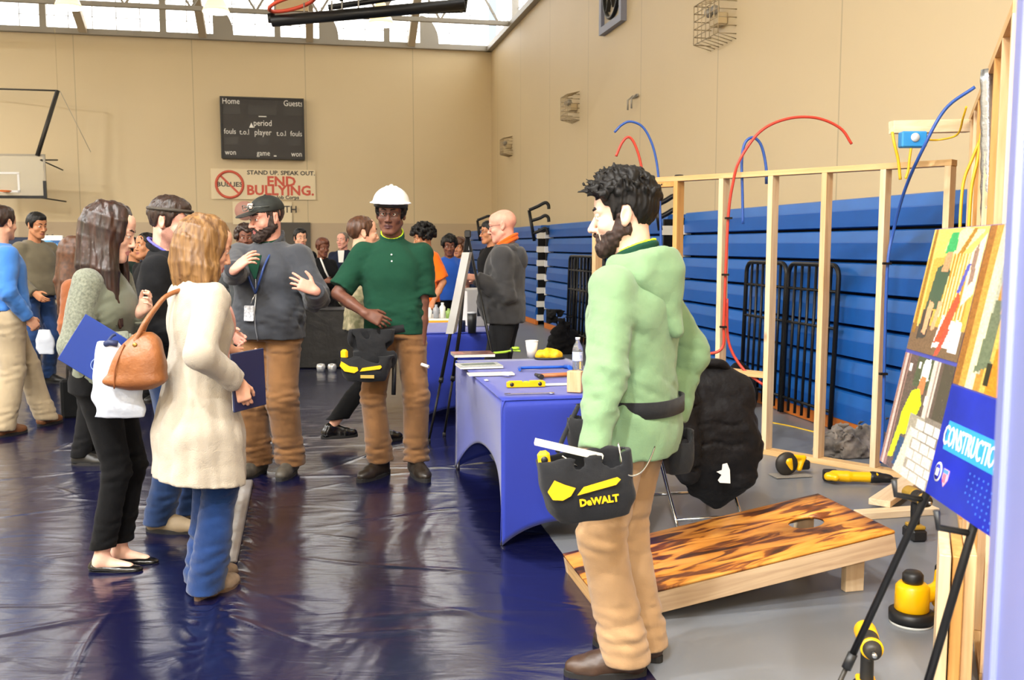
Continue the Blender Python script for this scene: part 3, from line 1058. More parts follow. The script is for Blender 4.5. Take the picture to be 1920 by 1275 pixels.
        for hp, kn, an, ci in ((s.hipL, s.kneeL, s.ankL, 0), (s.hipR, s.kneeR, s.ankR, 1)):
            S.cone(hp + np.array((0, 0, -.01)), kn, r_hip * k, r_kn * k, .03)
            u = unit(an - kn)
            e = np.array((an[0], an[1], 0.0)) * .0 + an + u * .06
            S.cone(kn, e, r_kn * k, r_cuff * k, .02, clip=[((0, 0, cuff_z + s.az[ci]), (0, 0, -1))])
        S.rough(wr * .6, wscale, seed)
        def wh(x, y, z):
            w = np.zeros_like(z)
            for kn, an, hp in ((s.kneeL, s.ankL, s.hipL), (s.kneeR, s.ankR, s.hipR)):
                d2 = (x - an[0]) ** 2 + (y - an[1]) ** 2
                w = w + np.exp(-((z - .16) / .09) ** 2) * (d2 < .03) * 1.1 + np.exp(-((z - kn[2]) / .10) ** 2) * (((x - kn[0]) ** 2 + (y - kn[1]) ** 2) < .03) * .7 + np.exp(-((z - .82 * k) / .07) ** 2) * .35
            return np.minimum(w, 1.2) * fold
        S.rough(wr * 1.6, 34, seed + 3, where=wh, stretch=(.45, .45, 1.5), ridge=True)
        S.rough(wr * .6, 22, seed + 5, ridge=True, stretch=(1, 1, .35))
        return S.build(name, m, s.root)
    def shoes(s, m, sole, kind='shoe', sc=1.0, name='shoe', which=(0, 1), h=.006):
        for i in which:
            f = unit((*s.fdir[i], 0)); an = (s.ankL, s.ankR)[i]
            shoe(s.root, (an[0], an[1], s.az[i]), s.fdir[i], m, sole, s.k * sc, kind, h, name)
    def W(s, p):
        """own coordinates -> world"""
        return s.root.matrix_basis @ Vector(p)
# ------------------------------------------------------------------ the hall
def wall_mat(name, color, seam=2.9, axis='X', band=None):
    m = bpy.data.materials.new(name); m.use_nodes = True
    n, L = m.node_tree.nodes, m.node_tree.links
    b = n['Principled BSDF']; b.inputs['Roughness'].default_value = .55
    tc = n.new('ShaderNodeTexCoord'); sp = n.new('ShaderNodeSeparateXYZ')
    L.new(tc.outputs['Object'], sp.inputs[0])
    pp = n.new('ShaderNodeMath'); pp.operation = 'PINGPONG'; pp.inputs[1].default_value = seam / 2
    L.new(sp.outputs[axis], pp.inputs[0])
    lt = n.new('ShaderNodeMath'); lt.operation = 'LESS_THAN'; lt.inputs[1].default_value = .012
    L.new(pp.outputs[0], lt.inputs[0])
    nz = n.new('ShaderNodeTexNoise'); nz.inputs['Scale'].default_value = .7; nz.inputs['Detail'].default_value = 5
    L.new(tc.outputs['Object'], nz.inputs['Vector'])
    mx = n.new('ShaderNodeMixRGB'); c = hexc(color)
    mx.inputs['Color1'].default_value = c; mx.inputs['Color2'].default_value = tuple(x * .93 for x in c[:3]) + (1,)
    L.new(nz.outputs['Fac'], mx.inputs['Fac'])
    m2 = n.new('ShaderNodeMixRGB'); m2.inputs['Color2'].default_value = tuple(x * .72 for x in c[:3]) + (1,)
    L.new(lt.outputs[0], m2.inputs['Fac']); L.new(mx.outputs[0], m2.inputs['Color1'])
    out = m2.outputs[0]
    if band:
        l2 = n.new('ShaderNodeMath'); l2.operation = 'LESS_THAN'; l2.inputs[1].default_value = band[0]
        L.new(sp.outputs['Z'], l2.inputs[0])
        m3 = n.new('ShaderNodeMixRGB'); m3.inputs['Color2'].default_value = hexc(band[1])
        L.new(l2.outputs[0], m3.inputs['Fac']); L.new(out, m3.inputs['Color1']); out = m3.outputs[0]
    L.new(out, b.inputs['Base Color'])
    return m

XL, XR, YB, YF, ZW, ZC = -19.0, 5.1, -6.0, 27.0, 6.87, 9.4
M_wall = wall_mat('cream_wall_paint_far', '#dac69f', 2.9, 'X', (2.1, '#bfab8e'))
M_wall_r = wall_mat('cream_wall_paint_side', '#d8c49e', 2.9, 'Y')
M_steel = mat('grey_steel', '#9a958c', .5, .2)
M_steel_d = mat('dark_steel', '#3a3733', .45, .5)
M_black = mat('black_metal', '#111113', .4, .3)
M_blackp = mat('black_plastic', '#17181a', .45)
M_white = mat('white_paint', '#e9e7e2', .5)
M_chrome = mat('chrome', '#c9ccd0', .18, 1.0)
M_glow = mat('daylight_panel', (1.0, 1.0, .99, 1), .5, emit=WIN_E)
M_yellow = mat('tool_yellow', '#f2b800', .35)
M_grey_d = mat('charcoal_rubber', '#26272a', .7)

def room(name, mb, m, smooth=False):
    o = mb.build(name, m, None, (0, 0, 0), (0, 0, ROOM))
    o['kind'] = 'structure'
    return o

M_floor = mat('grey_gym_floor', '#74787e', .34, vary=.06, vscale=1.6, bump=.03, bscale=30, spec=.45)
room('floor', MB().box(((XL + XR) / 2, (YB + YF) / 2, -.05), (XR - XL + .4, YF - YB + .4, .1)), M_floor)
room('ceiling', MB().box(((XL + XR) / 2, (YB + YF) / 2, ZC + .05), (XR - XL + .4, YF - YB + .4, .1)), mat('cream_ceiling_deck', '#d9cdb2', .7))
room('wall_far', MB().box(((XL + XR) / 2, YF + .15, ZW / 2), (XR - XL + .6, .3, ZW)), M_wall)
room('wall_right', MB().box((XR + .15, (YB + YF) / 2, ZW / 2), (.3, YF - YB + .6, ZW)), M_wall_r)
room('wall_left', MB().box((XL - .15, (YB + YF) / 2, ZC / 2), (.3, YF - YB + .6, ZC)), M_wall_r)
room('wall_back', MB().box(((XL + XR) / 2, YB - .15, ZC / 2), (XR - XL + .6, .3, ZC)), M_wall)
# sill capping, then the daylit clerestory with its thin glazing bars
mb = MB(); mb.box(((XL + XR) / 2, YF + .02, ZW + .06), (XR - XL, .34, .14)); room('trim_1', mb, M_steel)
mb = MB(); mb.box((XR + .02, (YB + YF) / 2, ZW + .06), (.34, YF - YB, .14)); room('trim_2', mb, M_steel)

bay = 2.9
k = 0
x = XR
while x > XL + .2:
    x0 = max(x - bay, XL)
    k += 1
    w = x - x0
    o = room('window_%d' % k, MB().box(((x + x0) / 2, YF + .16, (ZW + ZC) / 2 + .06), (w - .1, .04, ZC - ZW - .14)), M_glow)
    mb = MB()
    for q in range(1, 5):
        mb.box((x0 + w * q / 5, YF + .125, (ZW + ZC) / 2), (.022, .03, ZC - ZW - .2))
    for zz in (7.35, 7.85, 8.35, 8.85):
        mb.box(((x + x0) / 2, YF + .125, zz), (w - .1, .03, .018))
    room('window_frame', mb, mat('glazing_bar', '#b9bcc0', .5)).parent = None
    mb = MB(); mb.box((x0, YF + .06, (ZW + ZC) / 2 + .06), (.16, .16, ZC - ZW - .14)); room('trim_%d' % (k + 2), mb, M_steel)
    x = x0
y = YF
kk = k + 3
while y > YB + .2:
    y0 = max(y - bay, YB)
    k += 1
    room('window_%d' % k, MB().box((XR + .16, (y + y0) / 2, (ZW + ZC) / 2 + .06), (.04, y - y0 - .1, ZC - ZW - .14)), M_glow)
    mb = MB()
    for q in range(1, 5):
        mb.box((XR + .125, y0 + (y - y0) * q / 5, (ZW + ZC) / 2), (.03, .022, ZC - ZW - .2))
    for zz in (7.35, 7.85, 8.35, 8.85):
        mb.box((XR + .125, (y + y0) / 2, zz), (.03, y - y0 - .1, .018))
    room('window_frame', mb, mat('glazing_bar', '#b9bcc0', .5))
    mb = MB(); mb.box((XR + .06, y0, (ZW + ZC) / 2 + .06), (.16, .16, ZC - ZW - .14)); room('trim_%d' % kk, mb, M_steel); kk += 1
    y = y0

# roof steel near the far end: a light truss across the hall and the braces that run from the sill up to it
M_beam = mat('cream_roof_steel', '#b7a88f', .55)
YT = 23.9
def rbuild(name, mb, m, label, cat, group=None, parent=None):
    o = mb.build(name, m, parent, (0, 0, 0), (0, 0, 0 if parent else ROOM))
    return tag(o, label, cat, group)
tr = empty('roof_truss', RM(0, YT, ZW), ROOM, 'long light steel roof truss with zigzag web crossing below the ceiling', 'truss')
def tloc(x, y, z): return Vector((x, y - YT, z - ZW))
MB().bar(tloc(XL + .02, YT, 6.95), tloc(XR - .02, YT, 6.95), .12, .10).build('bottom_chord', M_steel, tr)
MB().bar(tloc(XL + .02, YT, 8.15), tloc(XR - .02, YT, 8.15), .12, .10).build('top_chord', M_steel, tr)
x = XR - .4
while x > XL + 1:
    MB().bar(tloc(x, YT, 6.95), tloc(x - .72, YT, 8.15), .05, .05).build('web_bar', M_steel, tr)
    MB().bar(tloc(x - .72, YT, 8.15), tloc(x - 1.45, YT, 6.95), .05, .05).build('web_bar', M_steel, tr)
    x -= 1.45
def brace_x(px):
    p = A(px, 70, 27.6)
    return to_room(p)[0]
for px, lab in ((193, 'cream steel roof brace nearest the left edge of the picture'), (393, 'cream steel roof brace above the left edge of the scoreboard'),
                (580, 'cream steel roof brace above the right edge of the scoreboard'), (766, 'cream steel roof brace nearest the corner of the hall')):
    x = brace_x(px)
    o = MB().bar((x, YF - .12, ZW + .1), (x, YT + .25, 8.4), .20, .20).build('roof_brace', M_beam, None, (0, 0, 0), (0, 0, ROOM), bevel=.01)
    tag(o, lab, 'brace')
    # grey half-round plate standing in the window beside it
    if px > 380:
        t = MB(); t.prism([(0, 0), (.52, 0)] + [(.52 * math.cos(a * PI / 20), .75 * math.sin(a * PI / 20)) for a in range(1, 10)] + [(0, .75)], -.02, .02,
                          Matrix.Translation((x + .25, YF - .02, ZW + .14)) @ Matrix.Rotation(PI / 2, 4, 'X'))
        o = t.build('gusset_plate', M_steel, None, (0, 0, 0), (0, 0, ROOM))
        tag(o, {393: 'grey rounded plate on the window sill above the scoreboard\'s left edge', 580: 'grey rounded plate on the window sill above the scoreboard\'s right edge', 766: 'grey rounded plate on the window sill nearest the hall corner'}[px], 'plate')

# high-bay lamps hanging from the roof: those in the picture and the rows behind the camera
M_refl = mat('amber_reflector', '#f0d49a', .25, coat=.5, emit=1.6)
M_lamp = mat('lamp_lens', (1, .96, .86, 1), .4, emit=14)
def high_bay(p, label, light=True):
    t = empty('high_bay_lamp', p, 0, label, 'ceiling lamp', 'high-bay lamps below the roof')
    MB().lathe([(.10, .42), (.13, .30), (.22, .12), (.27, 0), (.262, 0), (.21, .13), (.12, .28), (.02, .30)], n=28).build('reflector', M_refl, t)
    MB().lathe([(.001, -.012), (.262, -.012), (.262, .004), (.001, .004)], n=28).build('lens', M_lamp, t)
    MB().lathe([(.09, .42), (.10, .44), (.10, .68), (.06, .72), (.001, .72)], n=20).build('ballast', M_steel, t)
    MB().tube([(0, 0, .70), (0, 0, ZC - p[2] - .005)], .012).build('rod', M_steel, t)
    if light:
        a = add_area('lamp_light', (p[0], p[1], p[2] - .03), (0, 0, 0), .5, LIGHT_W, (.98, .99, 1.0))
        a = add_area('added_uplight', (p[0], p[1], p[2] + .46), (PI, 0, 0), .5, LIGHT_W * .45, (1.0, .98, .94))  # upward light added to brighten the ceiling and what mirrors it
    return t
lab = {0: 'bright high-bay ceiling lamp above the scoreboard\'s left edge', 1: 'bright high-bay ceiling lamp at the top left of the picture', 2: 'bright high-bay ceiling lamp below the black goal frame'}
for i, (px, py) in enumerate(((405, 22), (128, 14), (714, 46))):
    p = A(px, py, 20.0)
    high_bay((p.x, p.y, p.z), lab[i], False)
for xx, yy in ((-14, -3.5), (-9, -3.5), (-4, -3.5), (-.5, -4.2), (-14, 3), (-9, 3), (-4.5, 2.4), (-1.6, -1.2), (-16, 10), (-12, 10), (-16, 17), (-12, 19)):
        p = RM(xx, yy, 7.6)
        high_bay((p.x, p.y, p.z), 'high-bay ceiling lamp above the hall, higher than the picture shows')

# lavender steel post close to the camera
pp = Vector((.6375, 1.25, 0))
mb = MB()
mb.box((.06, -.18, ZC / 2), (.12, .36, ZC - .004), bev=.004)
mb.box((-.002, -.13, ZC / 2), (.010, .016, ZC - .01))
o = mb.build('trim_50', mat('lavender_steel_paint', '#7f86bd', .45, vary=.05, vscale=3), None, pp + Vector((0, 0, 0)), (0, 0, rad(-20.9)))
o['kind'] = 'structure'

# dark blue pads, dark doorway at the far wall
M_pad = mat('navy_wall_pad', '#25324f', .55, bump2=.1, b2scale=2)
xa = to_room(A(0, 470, 26))[0] - 3; xb = to_room(A(345, 470, 26))[0]
n = 7
for i in range(n):
    a = xa + (xb - xa) * i / n
    o = MB().box((a + (xb - xa) / n / 2, YF - .055, .9), ((xb - xa) / n - .012, .10, 1.6), bev=.02).build('wall_pad', M_pad, None, (0, 0, 0), (0, 0, ROOM))
    tag(o, 'navy wall pad in the row along the far wall, left of the scoreboard', 'wall pad', 'navy pads on the far wall')
x0, x1 = (to_room(A(px, 440, 27.5))[0] for px in (517, 582))
o = MB().box(((x0 + x1) / 2, YF - .03, 1.055), (x1 - x0, .06, 2.11)).build('door_1', mat('dark_door', '#4a443c', .5), None, (0, 0, 0), (0, 0, ROOM))
o['kind'] = 'structure'
MB().box(((x0 + x1) / 2, YF - .075, 1.05), (x1 - x0 - .4, .03, .07)).build('push_bar', M_steel_d, o)

# ------------------------------------------------------------------ scoreboard, banners
def on_far(px, py):
    """a point on the far wall's face seen at that pixel, in hall coordinates"""
    r = ray(px, py)
    d = -r.x * SR + r.y * CR
    t = YF / d
    p = Vector((r.x * t, r.y * t, CAM_H + r.z * t))
    return to_room(p)[0], p.z
def on_right(px, py, xx=XR):
    r = ray(px, py)
    d = r.x * CR + r.y * SR
    t = xx / d
    p = Vector((r.x * t, r.y * t, CAM_H + r.z * t))
    return to_room(p)[1], p.z

xa, za = on_far(413, 182); xb, zb = on_far(572, 301)
sw, sh = xb - xa, za - zb
sb = empty('scoreboard', RM((xa + xb) / 2, YF, zb), ROOM, 'black scoreboard with white lettering high on the far wall', 'scoreboard')
MB().box((0, -.10, sh / 2), (sw, .20, sh), bev=.015).build('cabinet', mat('scoreboard_black', '#2b2623', .5, vary=.1), sb)
mb = MB(); mb.box((0, -.21, sh - .03), (sw, .03, .05)); mb.box((0, -.21, .03), (sw, .03, .05)); mb.box((-sw / 2 + .025, -.21, sh / 2), (.05, .03, sh - .11)); mb.box((sw / 2 - .025, -.21, sh / 2), (.05, .03, sh - .11))
mb.build('bezel', mat('scoreboard_bezel', '#1d1a18', .5), sb)
M_sbt = mat('scoreboard_print', '#f1eee6', .6)
def sbt(s, u, v, size, sx=1.0):
    text(s, size, M_sbt, sb, (-sw / 2 + sw * u, -.2045, sh * (1 - v)), (PI / 2, 0, 0), sx=sx)
for s, u, v, z in (('Home', .13, .08, .22), ('Guests', .87, .09, .22), ('period', .50, .42, .22), ('player', .50, .57, .22), ('fouls', .11, .565, .2), ('t.o.l', .28, .57, .2), ('t.o.l', .72, .58, .2),
                   ('fouls', .90, .58, .2), ('won', .11, .90, .2), ('game', .50, .905, .2), ('won', .90, .91, .2)):
    sbt(s, u, v, z, .82)
for cx, cz, w, h in ((.14, .80, .20, .14), (.86, .80, .20, .14), (.5, .80, .34, .14), (.5, .31, .14, .12), (.13, .30, .16, .12), (.87, .30, .16, .12)):
    MB().box((-sw / 2 + sw * cx, -.203, sh * cz - .02), (sw * w, .006, sh * h)).build('digit_window', mat('digit_window', '#211d1a', .4), sb)
t = MB(); t.prism([(-.06, 0), (.06, 0), (0, .13)], 0, .004, Matrix.Translation((-sw / 2 + sw * .365, -.204, sh * .505)) @ Matrix.Rotation(PI / 2, 4, 'X')); t.build('arrow_mark', M_sbt, sb)
MB().box((-sw / 2 + sw * .5, -.206, sh * .69), (.2, .004, .025)).build('dash_mark', M_sbt, sb)
MB().box((-sw / 2 + sw * .64, -.206, sh * .055), (.07, .004, .03)).build('dash_mark', M_sbt, sb)

xa, za = on_far(395, 316); xb, zb = on_far(592, 375)
bw, bh = xb - xa, za - zb
bn = empty('banner', RM((xa + xb) / 2, YF - .03, zb), ROOM, 'cream banner with red END BULLYING lettering below the scoreboard', 'banner')
M_ban = mat('cream_vinyl', '#ead9b4', .5, bump2=.2, b2scale=3)
MB().box((0, -.006, bh / 2), (bw, .012, bh)).build('cloth', M_ban, bn)
M_red = mat('banner_red', '#cf5a45', .6); M_dk = mat('banner_black', '#3c3530', .6)
def bt(s, u, v, size, m, sx=1.0, bold=.004): text(s, size, m, bn, (-bw / 2 + bw * u, -.014, bh * (1 - v)), (PI / 2, 0, 0), sx=sx, bold=bold)
bt('STAND UP. SPEAK OUT.', .67, .12, .155, M_dk, 1.08)
bt('END', .67, .41, .36, M_red, 1.05, .012)
bt('BULLYING.', .66, .71, .36, M_red, 1.02, .012)
bt('e Job Corps', .71, .93, .13, M_dk, 1.1)
bt('BULLIES', .175, .52, .17, M_dk, 1.15)
ring = MB(); ring.tube([(-bw / 2 + bw * .175 + bh * .43 * math.cos(a * PI / 24), -.016, bh * .48 + bh * .43 * math.sin(a * PI / 24)) for a in range(48)], .035, 6, closed=True)
ring.bar((-bw / 2 + bw * .175 - bh * .3, -.016, bh * .48 + bh * .3), (-bw / 2 + bw * .175 + bh * .3, -.016, bh * .48 - bh * .3), .006, .055)
ring.build('prohibition_ring', M_red, bn)

xa, za = on_far(436, 378); xb, zb = on_far(548, 421)
b2 = empty('banner', RM((xa + xb) / 2, YF - .03, zb), ROOM, 'pale banner ending in UTH hanging below the END BULLYING banner', 'banner')
MB().box((0, -.005, (za - zb) / 2), (xb - xa, .01, za - zb)).build('cloth', M_ban, b2)
text('YOUTH', .26, M_dk, b2, ((xb - xa) * .30, -.012, (za - zb) * .66), (PI / 2, 0, 0), bold=.003)
MB().lathe([(.001, 0), (.26, 0), (.26, .006), (.001, .006)], (-(xb - xa) * .30, -.010, (za - zb) * .6), Matrix.Rotation(PI / 2, 3, 'X'), n=24).build('pink_mark', mat('banner_pink', '#dba79a', .6), b2)

# ------------------------------------------------------------------ basketball goals
g = A(14, 372, 23.6)
bb = empty('basketball_backboard', (g.x, g.y, g.z), ROOM * .6, 'glass basketball backboard with black frame hanging at the far left', 'backboard')
w, h = 1.83, 1.07
m = mat('backboard_glass', '#dcd6c4', .08, alpha=.45)
MB().box((0, 0, h / 2), (w, .02, h)).build('glass', m, bb)
mb = MB()
for sx in (-1, 1): mb.box((sx * (w / 2 - .025), 0, h * .70), (.05, .04, h * .60))
mb.box((0, 0, h - .02), (w, .04, .04))
mb.build('frame', mat('backboard_frame', '#a39a88', .5), bb)
mb = MB()
for sx in (-1, 1): mb.box((sx * (w / 2 - .035), 0, h * .20), (.07, .05, h * .40))
mb.box((0, 0, .035), (w - .14, .05, .07))
mb.build('edge_padding', M_black, bb)
mb = MB()
for sx in (-1, 1): mb.box((sx * .28, -.014, .38), (.05, .006, .46))
mb.box((0, -.014, .17), (.61, .006, .05)); mb.box((0, -.014, .61), (.61, .006, .05))
mb.build('target_square', M_white, bb)
mb = MB(); mb.tube([(.23 * math.cos(a * PI / 12), -.40 + .23 * math.sin(a * PI / 12), .16) for a in range(24)], .012, 6, closed=True); mb.box((0, -.1, .16), (.12, .2, .03)); mb.build('rim', mat('rim_orange', '#e0742a', .4), bb)
a = A(70, 292, 23.65) - g; b = A(108, 170, 24.1) - g
Rz = Matrix.Rotation(-ROOM * .6, 3, 'Z')
MB().tube([Rz @ a, Rz @ b], .055, 8).build('mast', M_steel_d, bb)
MB().tube([Rz @ b, Rz @ (A(-60, 165, 24.1) - g)], .02, 6).build('stay', M_steel_d, bb)
for p in ((118, 319), (108, 300)):
    MB().tube([Rz @ (A(76, 300, 23.65) - g), Rz @ (A(*p, 24.2) - g)], .018, 6).build('stay', M_steel_d, bb)
MB().tube([Rz @ (A(78, 371, 23.65) - g), Rz @ (A(124, 378, 24.3) - g)], .018, 6).build('stay', M_steel_d, bb)
MB().tube([Rz @ (A(112, 170, 24.1) - g), Rz @ (A(170, 285, 24.4) - g)], .006, 5).build('stay', M_steel, bb)
MB().tube([Rz @ b, Rz @ b + Vector((0, 0, ZC - b.z - g.z - .01))], .006, 6).build('hanging_wire', mat('pale_wire', '#c9b891', .5), bb)

gp = A(690, 24, 15.0)
fg = empty('folded_basketball_goal', gp, 0, 'folded black basketball goal frame hanging under the roof at the top', 'basketball goal')
def q(px, py, y=15.0): return A(px, py, y) - gp
MB().tube([q(510, 40), q(872, 8)], .085, 14).build('main_boom', M_black, fg)
MB().tube([q(616, 14, 15.3), q(700, 2, 15.3), q(800, -14, 15.3)], .045, 10).build('upper_boom', M_black, fg)
MB().tube([q(700, 24, 15.4), q(868, 20, 15.4)], .035, 10).build('lower_boom', M_black, fg)
MB().tube([q(868, 22, 15.2), q(876, -30, 15.2)], .05, 8).build('end_post', M_black, fg)
MB().tube([q(510, 42), q(508, 26)], .06, 8).build('end_post', M_black, fg)
for px in (570, 622, 641, 672):
    MB().tube([q(px, 36 - (px - 510) * .08 + 8), q(px, 36 - (px - 510) * .08 - 26)], .012, 6).build('clamp', M_steel, fg)
for px in (640, 872):
    MB().tube([q(px, 2), q(px, 2) + Vector((0, 0, ZC - q(px, 2).z - gp.z - .01))], .03, 8).build('hanger', M_black, fg)
MB().tube([q(548, 6, 14.8) + Vector((.34 * math.cos(a * PI / 14), .3 * math.sin(a * PI / 14), .1 * math.cos(a * PI / 14))) for a in range(28)], .03, 8, closed=True).build('rim', mat('rim_red', '#e2553a', .4), fg)
MB().box(q(548, 8, 15.5), (.5, .06, .22)).build('backboard_pad', mat('tan_pad', '#b39a72', .6), fg)

# ------------------------------------------------------------------ things on the right wall
Rr = ROOM
y0, z0 = on_right(1133, 68); y1, z1 = on_right(1175, 38)
fw = abs(y0 - y1)
fan = empty('wall_fan', RM(XR, (y0 + y1) / 2, z0), ROOM - PI / 2, 'square louvred wall fan in a grey blue frame high on the right wall', 'fan')
mb = MB()
for s in (-1, 1): mb.box((s * (fw / 2 - .06), -.05, .62), (.12, .10, 1.24))
mb.box((0, -.05, .06), (fw - .24, .10, .12)); mb.box((0, -.05, 1.18), (fw - .24, .10, .12))
mb.build('housing', mat('fan_frame', '#7d8196', .5), fan)
MB().box((0, -.02, .62), (fw - .22, .03, 1.0)).build('back_plate', mat('fan_plate', '#cfc3ab', .5), fan)
MB().tube([(.40 * math.cos(a * PI / 16), -.07, .62 + .44 * math.sin(a * PI / 16)) for a in range(32)], .035, 8, closed=True).build('ring', M_black, fan)
for a in range(6):
    c, s = math.cos(a * PI / 3), math.sin(a * PI / 3)
    MB().bar((c * .06, -.06, .62 + s * .06), (c * .34, -.06, .62 + s * .36), .01, .11, (0, 1, 0)).build('blade', M_steel_d, fan)

def cage(px, py, s, label, w=.55):
    yy, zz = on_right(px, py)
    t = empty('wire_guard', RM(XR, yy, zz), ROOM - PI / 2, label, 'wire guard')
    MB().box((0, -.07, 0), (.26 * s, .13, .14 * s), bev=.01).build('lamp_box', mat('lamp_box', '#c9b58e', .5), t)
    for sx in (-1, 1): MB().lathe([(.001, 0), (.05 * s, 0), (.06 * s, .05), (.03, .09), (.001, .09)], (sx * .09 * s, -.12, .10 * s), Matrix.Rotation(PI / 2, 3, 'X'), 14).build('lamp_head', M_steel, t)
    mb = MB()
    W, Hh, dd = w * s / 2, .30 * s, .24
    for i in range(7):
        u = -W + 2 * W * i / 6
        mb.tube([(u, -.002, -Hh), (u, -dd, -Hh * .8), (u, -dd, Hh * .8), (u, -.002, Hh)], .006, 5)
    for i in range(6):
        v = -Hh * .8 + 1.6 * Hh * i / 5
        mb.tube([(-W, -.002, v), (-W, -dd, v), (W, -dd, v), (W, -.002, v)], .006, 5)
    mb.build('wire_cage', mat('guard_wire', '#a8977a', .4, .5), t)
cage(1357, 38, 1.0, 'wire guard over an emergency lamp high above the stud frame', .75)
cage(1080, 202, .9, 'wire guard over a wall lamp left of the blue pipe arch')
cage(958, 275, .8, 'small wire guard over a wall lamp nearest the far corner')
yy, zz = on_right(1193, 193)
t = empty('pipe_hook', RM(XR - .02, yy, zz), ROOM - PI / 2, 'small twin hook bracket on the wall above the blue pipe arch', 'hook')
for s in (-1, 1):
    MB().tube([(s * .09, -.004, .12), (s * .09, -.09, .05), (s * .09, -.09, -.10)], .014, 6).build('hook', M_steel, t)
MB().box((0, -.008, .1), (.3, .016, .04)).build('back_plate', M_steel, t)

# ------------------------------------------------------------------ bleachers, closed against the right wall
M_bl = mat('bleacher_blue', '#1257aa', .38, vary=.05, vscale=2.2, bump=.04, bscale=60)
M_bl_lit = mat('bleacher_lit_nose_blue', '#1b60b0', .36, vary=.06, vscale=3)  # lighter blue paints in the light that the upturned noses catch
M_kick = mat('bleacher_kickboard', '#c06a24', .5, vary=.15, vscale=4, stretch=(1, .2, 3))
BX, NR, RH = 4.15, 7, 0.256
def bleacher(ya, yb, label, ends=True):
    t = empty('bleacher', RM(BX, ya, 0), ROOM, label, 'bleacher')
    L = yb - ya
    for i in range(NR):
        z = .10 + i * RH
        x = .035 * i * 0.45
        mb = MB()
        top = z + RH - .022
        # slanted seat nose over an upright face
        prof = [(x + .03, z), (x, z + .008), (x - .004, z + .135), (x - .002, z + .145)]
        prof2 = [(x - .002, z + .145), (x + .014, top - .008), (x + .035, top), (x + .50, top)]
        def strip(pr):
            vs = [(p[0], yy, p[1]) for yy in (0, L) for p in pr]
            n = len(pr)
            return vs, [(j, j + 1, n + j + 1, n + j) for j in range(n - 1)]
        vs, fs = strip(prof); mb._add(vs, fs, 0)
        vs, fs = strip(prof2); mb._add(vs, fs, 1)
        pr = prof + prof2[1:] + [(x + .50, z)]
        n = len(pr)
        mb._add([(p[0], 0, p[1]) for p in pr], [tuple(range(n))], 0)
        mb._add([(p[0], L, p[1]) for p in pr], [tuple(range(n))[::-1]], 0)
        mb._add([(pr[0][0], 0, z), (pr[-1][0], 0, z), (pr[-1][0], L, z), (pr[0][0], L, z)], [(0, 1, 2, 3)], 0)
        mb.build('row', [M_bl, M_bl_lit], t)
    MB().box((.36, L / 2, .93), (.30, L - .06, 1.66)).build('understructure', mat('bleacher_dark_steel', '#101318', .8), t)  # near-black box seen through the gaps between rows
    MB().box((.03, L / 2, .055), (.05, L - .02, .10)).build('kickboard', M_kick, t)
    if ends:
        for yy in (-.03, L + .03):
            for i in range(NR):
                MB().box((.10, yy, .14 + i * RH), (.16, .05, .11)).build('end_bracket', M_white, t)
            MB().box((.26, yy, .95), (.44, .04, 1.72)).build('end_frame', M_black, t)
    return t
YA = on_right(1268, 470, BX)[0]; YB1 = on_right(1236, 470, BX)[0]; YB2 = on_right(1020, 470, BX)[0]; YC1 = on_right(1004, 470, BX)[0]
bleacher(1.6, YA, 'nearest blue closed bleacher section, behind the wooden stud frame')
bleacher(YB1, YB2, 'middle blue closed bleacher section, behind the man in green')
bleacher(YC1, 25.6, 'farthest blue closed bleacher section, behind the bald man')

def rail_hook(px, pts, yfwd, label, r=.022):
    base = A(*pts[0], yfwd)
    t = empty('bleacher_handrail', (base.x, base.y, base.z), 0, label, 'handrail')
    P = lambda p: A(*p, yfwd) - base
    MB().tube([P(pts[0]), P(pts[1])], r, 8).build('post', M_black, t)
    for arm in pts[2:]:
        MB().tube(smooth_path([P(p) for p in arm], 6), r, 8).build('arm', M_black, t)
    return t
rail_hook(0, [(1002, 452), (992, 394), [(992, 394), (1008, 387), (1022, 380), (1028, 384), (1029, 392)], [(996, 414), (1012, 409), (1022, 404), (1028, 408), (1029, 416)], [(998, 438), (1012, 433), (1021, 428), (1026, 432), (1027, 440)]], 17.3,
          'three armed black handrail standing on the gap beyond the middle bleacher', .03)
rail_hook(0, [(900, 452), (895, 413), [(895, 413), (905, 409), (916, 405), (920, 408), (920, 414)], [(897, 428), (906, 425), (913, 423), (916, 426), (916, 432)]], 22.5,
          'black handrail on the farthest bleacher, left of the bald man', .03)
rail_hook(0, [(1238, 432), (1232, 388), [(1232, 384), (1248, 376), (1262, 368), (1268, 371)], [(1236, 408), (1250, 401), (1262, 394), (1268, 397)]], 11.2,
          'black handrail on the nearer bleacher gap, behind the dark haired man\'s head', .03)

# folded black guard panels leaning on the bleachers
def guard_panel(ya, yb, x_foot, h, nbar, label, group, tilt=.035):
    t = empty('guard_panel', RM(x_foot, ya, 0), ROOM, label, 'guard panel', group)
    L = yb - ya
    R = Matrix.Rotation(0, 3, 'Z')
    P = lambda y, z: Vector((tilt * z / h, y, z))
    r = .10
    loop = [P(0, .02), P(0, h - r)] + [P(r - r * math.cos(a * PI / 12), h - r + r * math.sin(a * PI / 12)) for a in range(1, 7)] + [P(L - r + r * math.sin(a * PI / 12), h - r + r * math.cos(a * PI / 12)) for a in range(0, 7)] + [P(L, .02)]
    MB().tube(loop, .020, 8).build('frame', M_black, t)
    for i in range(1, nbar):
        MB().tube([P(L * i / nbar, .05), P(L * i / nbar, h - .01)], .013, 6).build('bar', M_black, t)
    for z in (.16, h * .62, h * .84):
        MB().tube([P(0, z), P(L, z)], .014, 6).build('cross_bar', M_black, t)
